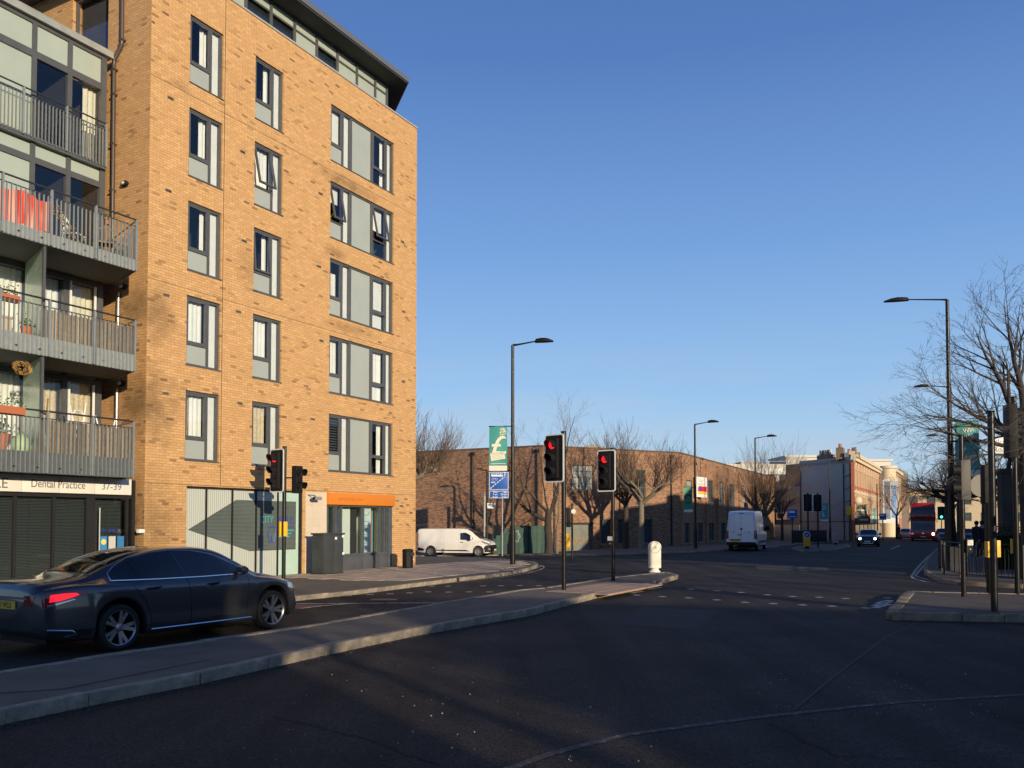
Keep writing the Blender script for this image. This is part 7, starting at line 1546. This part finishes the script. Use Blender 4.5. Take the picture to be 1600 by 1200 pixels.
# street name plate
Pn = gx(1577, 28); t = thing('street_name_plate', 'white street name plate reading Victoria Road high behind the signal head', 'sign', (Pn.x, Pn.y, at(1577, 696, 28).z - .27), 0); MB().box(-.52, .75, .0, .02, 0, .55).build('plate', M_WHITE, t, bevel=.004); MB().tube([(.8, .05, -5), (.8, .05, .6)], .04, 8).build('post', M_POLE, t); text('Victoria', .25, mat('dark_print', (.06, .06, .06), .5), t, (-.48, -.003, .30), ext=.001); text('Road', .25, mat('dark_print', (.06, .06, .06), .5), t, (-.48, -.003, .06), ext=.001)
# guard rail along the right pavement
def guard(label, pts, h=1.05):
    t = thing('guard_rail', label, 'railing', (0, 0, 0)); bar = None; po = None
    for a, b in zip(pts, pts[1:]):
        a = Vector(a); b = Vector(b); d = b - a; n = int(d.length / .11)
        z0a, z0b = gz(*a) + .1, gz(*b) + .1
        for z in (h, h - .13, .14): MB().tube([(a.x, a.y, z0a + z), (b.x, b.y, z0b + z)], .022 if z == h else .016, 6).build('rail', M_DARK, t)
        for i in range(n):
            c = a + d * (i / n); zz = gz(c.x, c.y) + .1
            if i % 17 == 0:
                if po is None: po = MB().box(-.03, .03, -.03, .03, 0, h).build('post', M_DARK, t); o = po
                else: o = dupe(po, t)
            else:
                if bar is None: bar = MB().box(-.007, .007, -.007, .007, .14, h - .13).build('bar', M_DARK, t); o = bar
                else: o = dupe(bar, t)
            o.location = (c.x, c.y, zz)
    return t
gl = [tuple(gp(x, y, .1)[:2]) for x, y in ((1468, 888), (1476, 897), (1510, 905), (1600, 911), (1700, 915))]
guard('black pedestrian guard rail along the kerb of the right-hand pavement', gl)
# low wall, gate piers and hedge at the right edge
def pr_at(px, Y): p = gx(px, Y, .1); return p
a = pr_at(1556, 34); t = thing('garden_wall', 'low dark brick garden wall with tall stone piers at the right edge', 'wall', (a.x, a.y, a.z), R_(-12)); M_PIER = mat('darkened_stone', (.06, .052, .04), .85, var=.4, vscale=2, bump=.4, bscale=12)  # pier stone darkened to stand for the shade at this edge
MB().box(0, 7, 0, .3, -.2, .95).build('wall', BRICK_D, t); MB().box(0, 7, -.04, .34, .95, 1.05).build('coping', M_PIER, t)
for x, h in ((.2, 3.6), (1.35, 3.7), (3.0, 3.7)): MB().box(x, x + .55, -.12, .42, -.2, h).build('pier', M_PIER, t); MB().box(x - .06, x + .61, -.18, .48, h, h + .18).build('pier_cap', M_PIER, t)
hg = MB(); random.seed(9); a = pr_at(1568, 31)
for i in range(2600):
    x, y, z = random.uniform(-.55, 1.3), random.uniform(-.4, .4), random.uniform(0, 1.0) ** .7 * 1.75
    if z > 1.75 - .5 * abs(x - .3) - .15 * math.sin(x * 9): continue
    r = .035; v1 = Vector((random.gauss(0, 1), random.gauss(0, 1), random.gauss(0, 1))).normalized() * r; v2 = v1.orthogonal().normalized() * r * .6; c = Vector((x, y, z)); hg.add([c - v1, c - v2, c + v1, c + v2], [(0, 1, 2, 3)])
hg.box(-.45, 1.15, -.28, .28, 0, 1.2); tag(hg.build('evergreen_bush', mat('evergreen_leaf', (.014, .018, .010), .9, var=.3, spec=.1), loc=tuple(a)), 'very dark evergreen bush behind the right-hand poles', 'bush')['kind'] = 'stuff'

# ------------------------------------------------------------------ people
def person(label, P, heading, coat, trousers, hair, pose=0, group=None, hood=None):
    t = thing('person', label, 'person', P, math.atan2(heading[1], heading[0]) - math.pi / 2, group)
    J = {'pel': (0, 0, .95), 'sp': (0, .01, 1.15), 'ch': (0, .02, 1.36), 'nk': (0, .02, 1.50), 'hd0': (0, .035, 1.57), 'hd1': (0, .045, 1.67), 'hd2': (0, .03, 1.74)}
    E_ = [('pel', 'sp'), ('sp', 'ch'), ('ch', 'nk'), ('nk', 'hd0'), ('hd0', 'hd1'), ('hd1', 'hd2')]
    rad = {'pel': .15, 'sp': .135, 'ch': .155, 'nk': .058, 'hd0': .075, 'hd1': .095, 'hd2': .07}
    for s_, f_ in ((-1, .24), (1, -.2)):
        n = 'L' if s_ < 0 else 'R'
        for nm, p, r in (('hip', (s_ * .09, .0, .88), .095), ('knee', (s_ * .10, f_ * .65 + .04, .50), .062), ('ank', (s_ * .10, f_, .10 + (.06 if f_ < 0 else 0)), .042), ('toe', (s_ * .11, f_ + .17, .05), .036), ('sho', (s_ * .18, .02, 1.42), .07), ('elb', (s_ * .23, -f_ * .35 - .02, 1.14), .045), ('wri', (s_ * .22, -f_ * .7 + .10, .92), .032)): J[n + nm] = p; rad[n + nm] = r
        E_ += [('pel', n + 'hip'), (n + 'hip', n + 'knee'), (n + 'knee', n + 'ank'), (n + 'ank', n + 'toe'), ('ch', n + 'sho'), (n + 'sho', n + 'elb'), (n + 'elb', n + 'wri')]
        hx, hy, hz = J[n + 'wri']; J[n + 'palm'] = (hx, hy + .01, hz - .07); rad[n + 'palm'] = .034; E_.append((n + 'wri', n + 'palm'))
        for q in range(4): J[n + 'f%d' % q] = (hx + .0, hy - .03 + q * .02, hz - .15 - .008 * (1 - abs(q - 1.5))); rad[n + 'f%d' % q] = .009; E_.append((n + 'palm', n + 'f%d' % q))
        J[n + 'th'] = (hx - s_ * .01, hy + .055, hz - .11); rad[n + 'th'] = .010; E_.append((n + 'palm', n + 'th'))
    names = list(J); me = bpy.data.meshes.new('body'); me.from_pydata([J[k] for k in names], [(names.index(a), names.index(b)) for a, b in E_], [])
    o = bpy.data.objects.new('body', me); col.objects.link(o); o.parent = t
    sk = o.modifiers.new('skin', 'SKIN'); o.modifiers.new('sub', 'SUBSURF').levels = 1; o.modifiers['sub'].render_levels = 1
    for i, k_ in enumerate(names):
        me.skin_vertices[0].data[i].radius = (rad[k_], rad[k_] * (.72 if k_ in ('pel', 'sp', 'ch') else 1)); me.skin_vertices[0].data[i].use_root = (k_ == 'pel')
    bpy.context.view_layer.update(); m2 = bpy.data.meshes.new_from_object(o.evaluated_get(bpy.context.evaluated_depsgraph_get())); o.modifiers.clear(); o.data = m2
    m2.materials.clear(); skin = mat('skin', (.45, .27, .19), .6); [m2.materials.append(x) for x in (coat, trousers, skin, M_BLACKP)]
    for p in m2.polygons:
        c = p.center; p.material_index = 3 if c.z < .12 else 1 if c.z < .93 and abs(c.x) < .19 else 2 if c.z > 1.51 or (c.z < .93 and abs(c.x) > .17) else 0; p.use_smooth = True
    # coat skirt, hair and face
    k = MB(); k.lathe([(.19, .78), (.185, .95), (.16, 1.12), (.19, 1.34), (.17, 1.45), (.09, 1.50), (.075, 1.51)], 16, 0, Matrix.Diagonal((1, .72, 1, 1)), closed=False); k.build('coat', coat, t, smooth=60)
    k = MB(); k.lathe([(.001, .09), (.06, .082), (.098, .04), (.108, -.01), (.10, -.05), (.08, -.08)], 14, 0, Matrix.Translation((0, .02, 1.69)) @ Matrix.Rotation(R_(18), 4, 'X')); k.build('hair', hair, t, smooth=60)
    for x in (-.032, .032): MB().lathe([(.001, .008), (.009, .0), (.001, -.008)], 8, 0, Matrix.Translation((x, .137, 1.665))).build('eye', M_BLACKP, t)
    MB().add([(-.014, .138, 1.63), (.014, .138, 1.63), (0, .165, 1.625), (0, .138, 1.67)], [(0, 2, 3), (2, 1, 3), (0, 1, 2)]).build('nose', skin, t); MB().box(-.022, .022, .13, .142, 1.592, 1.600).build('mouth', mat('lips', (.3, .1, .09), .6), t)
    if hood: MB().lathe([(.13, 1.42), (.15, 1.48), (.12, 1.54), (.08, 1.52)], 14, 0, Matrix.Translation((0, -.02, 0))).build('hood', hood, t, smooth=60)
    return t
M_CT = mat('dark_coat', (.02, .022, .028), .9); M_TR = mat('dark_trousers', (.02, .02, .025), .9); M_HR = mat('dark_hair', (.02, .015, .012), .7); M_HD = mat('pale_blue_hood', (.25, .30, .34), .9)
person('person in a dark coat with a pale blue hood walking away behind the guard rail', gx(1535, 40, .1), (-.1, 1), M_CT, M_TR, M_HR, hood=M_HD)
person('person in dark clothes walking just left of the pale-hooded one', gx(1526, 42, .1), (.1, 1), M_CT, M_TR, M_HR)
person('small dark figure walking on the pavement near the Victorian shops', gx(1404, 96, .1), (.4, -.9), M_CT, M_TR, M_HR)

# ------------------------------------------------------------------ trees
def grow(mb, p, d, L, r, depth, P, rnd):
    """one branch as a tapering bent tube, then its children"""
    n = max(2, int(L / P['seg'])); pts = [p]; rads = [r]; dd = d.copy(); tip = r * P['taper']
    for i in range(n):
        dd = (dd + Vector((rnd.gauss(0, 1), rnd.gauss(0, 1), rnd.gauss(0, 1))) * P['wig'] + Vector((0, 0, P['up'][min(depth, len(P['up']) - 1)]))).normalized()
        pts.append(pts[-1] + dd * (L / n)); rads.append(r + (tip - r) * (i + 1) / n)
    mb[0 if r > P['trunk_r'] else 1].tube(pts, rads, 7 if r > .06 else (4 if r > .012 else 3), cap=False)
    if depth >= P['depth']: return
    k = P['n'][min(depth, len(P['n']) - 1)]
    for i in range(k):
        t = P['start'] + (1 - P['start']) * ((i + rnd.random() * .8) / k); t = min(t, .999); j = min(len(pts) - 2, int(t * n)); q = pts[j].lerp(pts[j + 1], t * n - j); rr = rads[j] * P['rr']
        az = rnd.uniform(0, 6.283); ax = (pts[j + 1] - pts[j]).normalized(); o = ax.orthogonal().normalized(); o2 = ax.cross(o); sp = P['spread'] * rnd.uniform(.6, 1.3)
        nd = (ax * math.cos(sp) + (o * math.cos(az) + o2 * math.sin(az)) * math.sin(sp)).normalized()
        grow(mb, q, nd, L * P['ll'][min(depth, len(P['ll']) - 1)] * rnd.uniform(.6, 1.15), max(.0045, min(rr, r * .8)), depth + 1, P, rnd)
def tree(name, label, P0, limbs, P, seed, trunk=None, mats=None, group=None, cat='tree', knob=0):
    rnd = random.Random(seed); t = thing(name, label, cat, P0, 0, group); mb = [MB(), MB()]
    if trunk:
        pts, rads = trunk; mb[0].tube([Vector(p) for p in pts], rads, 12)
    for (p, d, L, r) in limbs:
        grow(mb, Vector(p), Vector(d).normalized(), L, r, 0, P, rnd)
    for i in range(knob): pass
    mb[0].build('trunk', mats[0] if mats else M_BARK, t, smooth=60); c = mb[1].build('crown', mats[1] if mats else M_TWIG, t); return t
BASE = dict(seg=.22, wig=.09, up=[.02, .01, .0, .0], taper=.12, depth=4, n=[6, 6, 5, 4], start=.25, rr=.62, spread=.62, ll=[.62, .6, .55, .5], trunk_r=.05)
def pollard(name, label, P0, h, spread, seed, shoot=1.9, nl=7, group='pollarded plane trees', r=.24, lean=(0, 0), nsh=16, mats=None):
    rnd = random.Random(seed); t = thing(name, label, 'tree', P0, 0, group); tr, cr = MB(), MB(); top = Vector((lean[0], lean[1], h))
    tr.tube([(0, 0, -.4), (0, 0, .15), (lean[0] * .4, lean[1] * .4, h * .5), top], [r * 1.35, r, r * .85, r * .75], 12)
    def shoots(q, ax, n, L, upb=.5):
        for i in range(n):
            d = (ax * .9 + Vector((rnd.gauss(0, .6), rnd.gauss(0, .6), upb * .7 + abs(rnd.gauss(0, .4))))).normalized(); pts = [q]; L_ = L * rnd.uniform(.45, 1.1)
            for k_ in range(5): d = (d + Vector((rnd.gauss(0, .07), rnd.gauss(0, .07), .07))).normalized(); pts.append(pts[-1] + d * L_ / 5)
            cr.tube(pts, [.013, .012, .010, .008, .006, .004], 3, cap=False)
            for k_ in range(3):
                a = pts[rnd.randint(1, 4)]; dd = (d + Vector((rnd.gauss(0, .5), rnd.gauss(0, .5), .2))).normalized(); cr.tube([a, a + dd * L_ * .2, a + (dd + Vector((0, 0, .25))).normalized() * L_ * .4], [.009, .007, .005], 3, cap=False)
    for i in range(nl):
        az = 6.283 * i / nl + rnd.uniform(-.3, .3); d = Vector((math.cos(az) * .9, math.sin(az) * .9, rnd.uniform(.35, 1.1))).normalized(); p = top + Vector((0, 0, rnd.uniform(-.5, 0))); pts = [p]; L = spread * rnd.uniform(.7, 1.15); rr = r * .58; rads = [rr]
        for k_ in range(5):
            d = (d + Vector((rnd.gauss(0, .2), rnd.gauss(0, .2), rnd.gauss(.06, .15)))).normalized(); pts.append(pts[-1] + d * L / 5); rads.append(rr * (1 - .11 * (k_ + 1)))
            if k_ >= 1:
                d2 = (d + Vector((rnd.gauss(0, .8), rnd.gauss(0, .8), rnd.gauss(.2, .4)))).normalized(); q0 = pts[-1]; q = [q0, q0 + d2 * L * .18, q0 + (d2 + Vector((0, 0, .2))).normalized() * L * .38]; tr.tube(q, [rads[-1] * .7, rads[-1] * .5, rads[-1] * .55], 6); shoots(q[-1], d2, nsh // 2, shoot * .85); shoots(q[1], d2, 3, shoot * .5)
        tr.tube(pts, rads, 7); tr.lathe([(.001, -.1), (rads[-1] * 1.5, -.05), (rads[-1] * 1.6, .05), (.001, .12)], 7, 0, Matrix.Translation(pts[-1])); shoots(pts[-1], d, nsh, shoot); shoots(pts[3], d, 5, shoot * .6)
    tr.build('trunk', (mats or (M_BARK, M_TWIG))[0], t, smooth=60); cr.build('crown', (mats or (M_BARK, M_TWIG))[1], t); return t
pollard('pollard_tree', 'pollarded plane tree in front of the warehouse corner, between signal and green banner', gx(1002, 61), 3.6, 3.1, 4, 2.9, nl=9, nsh=11)
pollard('pollard_tree', 'pollarded tree emerging from behind the right edge of the flats', gx(630, 56), 4.8, 3.4, 12, 3.4, nl=9, nsh=11)
pollard('pollard_tree', 'bushy bare tree with upright shoots at the far end of the warehouse', gx(1196, 80), 2.9, 2.8, 21, 5.0, nl=8, nsh=10)
pollard('pollard_tree', 'dark pollarded tree left of the corner pollard, against the warehouse wall', gx(978, 64), 3.5, 1.5, 33, 1.6, nl=5, nsh=8, mats=(M_BARKD, M_TWIG))
# old leaning dark tree with slender pale leaders, by the green hoarding
rnd = random.Random(5)
Pt = gx(857, 60)
th_ = dict(BASE); th_.update(depth=3, n=[9, 6, 4], ll=[.33, .5, .5], up=[.03, .03, .02], spread=.6, wig=.06, trunk_r=.06)
lb_ = [((-.2, 0, 2.4), (-1, 0, .28), 3.6, .16), ((-.1, 0, 3.0), (-.9, .1, .9), 3.0, .12), ((-1.2, 0, 2.9), (-.35, 0, 1), 5.8, .065), ((.1, 0, 2.6), (.16, 0, 1), 7.2, .10), ((.1, 0, 2.8), (.55, .2, 1), 6.2, .09), ((0, 0, 3), (-.2, .1, 1), 5.5, .07), ((.1, 0, 2.4), (.9, 0, .35), 2.6, .06)]
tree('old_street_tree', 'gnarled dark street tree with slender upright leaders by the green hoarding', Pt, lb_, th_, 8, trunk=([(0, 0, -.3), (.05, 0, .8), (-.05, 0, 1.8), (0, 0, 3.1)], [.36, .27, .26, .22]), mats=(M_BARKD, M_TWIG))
Pt = gx(870, 57); th2 = dict(th_); th2.update(n=[8, 5, 3])
tree('young_street_tree', 'slender young bare tree just right of the gnarled one', Pt, [((.0, 0, 1.6), (.10, 0, 1), 7.4, .07), ((.02, 0, 2.6), (.5, .1, 1), 4.6, .045), ((.02, 0, 3.3), (.75, -.1, .8), 3.6, .04)], th2, 18, trunk=([(0, 0, -.3), (.0, 0, .8), (.0, 0, 1.7)], [.10, .08, .075]))
# the large bare tree at the right edge
T1 = dict(BASE); T1.update(depth=4, n=[8, 5, 4, 3], ll=[.60, .58, .55, .5], up=[.0, -.004, -.006, .0], spread=.55, wig=.055, seg=.2, trunk_r=.045, start=.18)
Pt = gx(1608, 25.5, .1)
lim = [((-.2, 0, 4.6), (-.45, .1, 1), 3.00, .11), ((-.1, 0, 4.8), (.05, .1, 1), 3.12, .12), ((-.25, 0, 4.2), (-.9, .0, .55), 2.76, .09), ((-.2, .1, 3.9), (-1, .15, .12), 2.94, .075), ((-.2, 0, 3.6), (-1, -.2, .02), 2.64, .06), ((0, 0, 4.4), (.7, .2, .8), 2.52, .09), ((0, 0, 4), (-.4, .9, .6), 2.52, .08), ((0, 0, 4.2), (-.3, -.9, .6), 2.04, .07), ((-.2, .1, 4.1), (-.85, .45, .35), 2.76, .07)]
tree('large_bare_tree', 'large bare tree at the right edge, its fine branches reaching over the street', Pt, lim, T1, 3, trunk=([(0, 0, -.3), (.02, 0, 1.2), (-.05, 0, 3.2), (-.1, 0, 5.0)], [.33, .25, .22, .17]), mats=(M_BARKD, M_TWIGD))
T2 = dict(T1); T2.update(up=[.0, -.006, -.010, -.004], n=[7, 5, 4, 2])
def drooping(label, px, Y, h, s_, seed, r=.28, group='dark street trees along the right pavement'):
    L = []; rn = random.Random(seed)
    for i in range(9):
        az = 6.283 * i / 9 + rn.uniform(-.3, .3); L.append(((0, 0, h * rn.uniform(.75, 1.0)), (math.cos(az), math.sin(az), rn.uniform(.1, .8)), s_ * rn.uniform(.75, 1.1), r * .38))
    L.append(((0, 0, h), (0, 0, 1), s_ * .8, r * .45))
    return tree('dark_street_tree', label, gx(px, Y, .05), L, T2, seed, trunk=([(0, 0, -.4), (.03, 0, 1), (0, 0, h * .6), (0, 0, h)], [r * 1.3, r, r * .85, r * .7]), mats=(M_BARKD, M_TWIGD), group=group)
drooping('bare dark tree right behind the tallest street lamp on the right', 1484, 39, 3.3, 2.0, 41, .26)
drooping('bare tree behind the large teal banner on the right pavement', 1541, 50, 4.0, 2.9, 42)
drooping('bare dark tree over the right pavement beside the bus', 1500, 68, 4.4, 3.2, 43)
drooping('farthest bare dark tree above the right-hand side of the bus', 1487, 92, 4.6, 3.0, 44)
drooping('bare dark tree between the guard rail and the stone piers', 1577, 44, 4.4, 2.8, 46)
# smaller trees along the terrace
T3 = dict(T1); T3.update(depth=3, n=[8, 6, 4], up=[.02, .01, 0])
def small_tree(label, px, Y, h, s_, seed, m=None):
    L = []; rn = random.Random(seed)
    for i in range(7): az = 6.283 * i / 7; L.append(((0, 0, h), (math.cos(az) * .7, math.sin(az) * .7, rn.uniform(.6, 1.2)), s_, .09))
    return tree('small_street_tree', label, gx(px, Y), L, T3, seed, trunk=([(0, 0, -.4), (0, 0, h)], [.18, .13]), mats=m)
small_tree('small bare reddish tree in front of the rounded cream corner building', 1401, 112, 3.0, 4.2, 51, (M_BARKD, mat('reddish_twig', (.30, .17, .10), .9)))  # twigs redder and paler than on the other trees
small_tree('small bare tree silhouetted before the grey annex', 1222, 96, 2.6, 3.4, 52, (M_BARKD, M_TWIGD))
# street tree outside the frame whose branches streak the road with shadow
drooping('street tree standing beyond the right picture edge, shading the crossing', 1980, 12.5, 2.6, 3.0, 61, .2, group=None)
P_ = scene.objects
T4 = dict(T1); T4.update(depth=3)
tree('shadow_street_tree', 'street tree behind the viewer whose shadow dapples the foreground road', (13.6, -8.5, .1), [((0, 0, 2.6), (-.6, 0, 1), 3.6, .12), ((0, 0, 2.8), (.6, .2, 1), 3.6, .12), ((0, 0, 2.7), (0, -.5, 1), 3.8, .12), ((0, 0, 2.7), (.1, .7, 1), 3.4, .12)], T4, 62, trunk=([(0, 0, -.3), (0, 0, 2.9)], [.25, .18]), mats=(M_BARKD, M_TWIGD))
t = thing('cross_arm_post', 'low pole with a cross arm behind the viewer, its shadow in the foreground', 'post', (3.55, -1.0, 0), R_(20)); MB().tube([(0, 0, 0), (0, 0, 1.75)], .04, 8).build('post', M_POLE, t); MB().tube([(-.35, 0, 1.55), (.35, 0, 1.55)], .035, 8).build('cross_arm', M_POLE, t)

# unseen evergreen added to break up the edges of the light on the foreground
rnd = random.Random(77); t = thing('added_evergreen_tree', 'unseen evergreen tree added behind the viewer to break up the foreground light', 'tree', (12.1, -12.2, 0)); MB().tube([(0, 0, -.2), (0, 0, 3.2), (0, .1, 6)], [.2, .15, .06], 9).build('trunk', M_BARKD, t); k = MB()
for cl in range(46):
    c = Vector((rnd.gauss(0, 1.1), rnd.gauss(0, 1.0), rnd.uniform(2.2, 7.0))); rr = rnd.uniform(.25, .6)
    for i in range(45):
        q = c + Vector((rnd.gauss(0, 1), rnd.gauss(0, 1), rnd.gauss(0, 1))) * rr * .6; v1 = Vector((rnd.gauss(0, 1), rnd.gauss(0, 1), rnd.gauss(0, 1))).normalized() * .07; v2 = v1.orthogonal().normalized() * .045; k.add([q - v1, q - v2, q + v1, q + v2], [(0, 1, 2, 3)])
k.build('crown', mat('evergreen_leaf', (.014, .018, .010), .9), t)['kind'] = 'stuff'
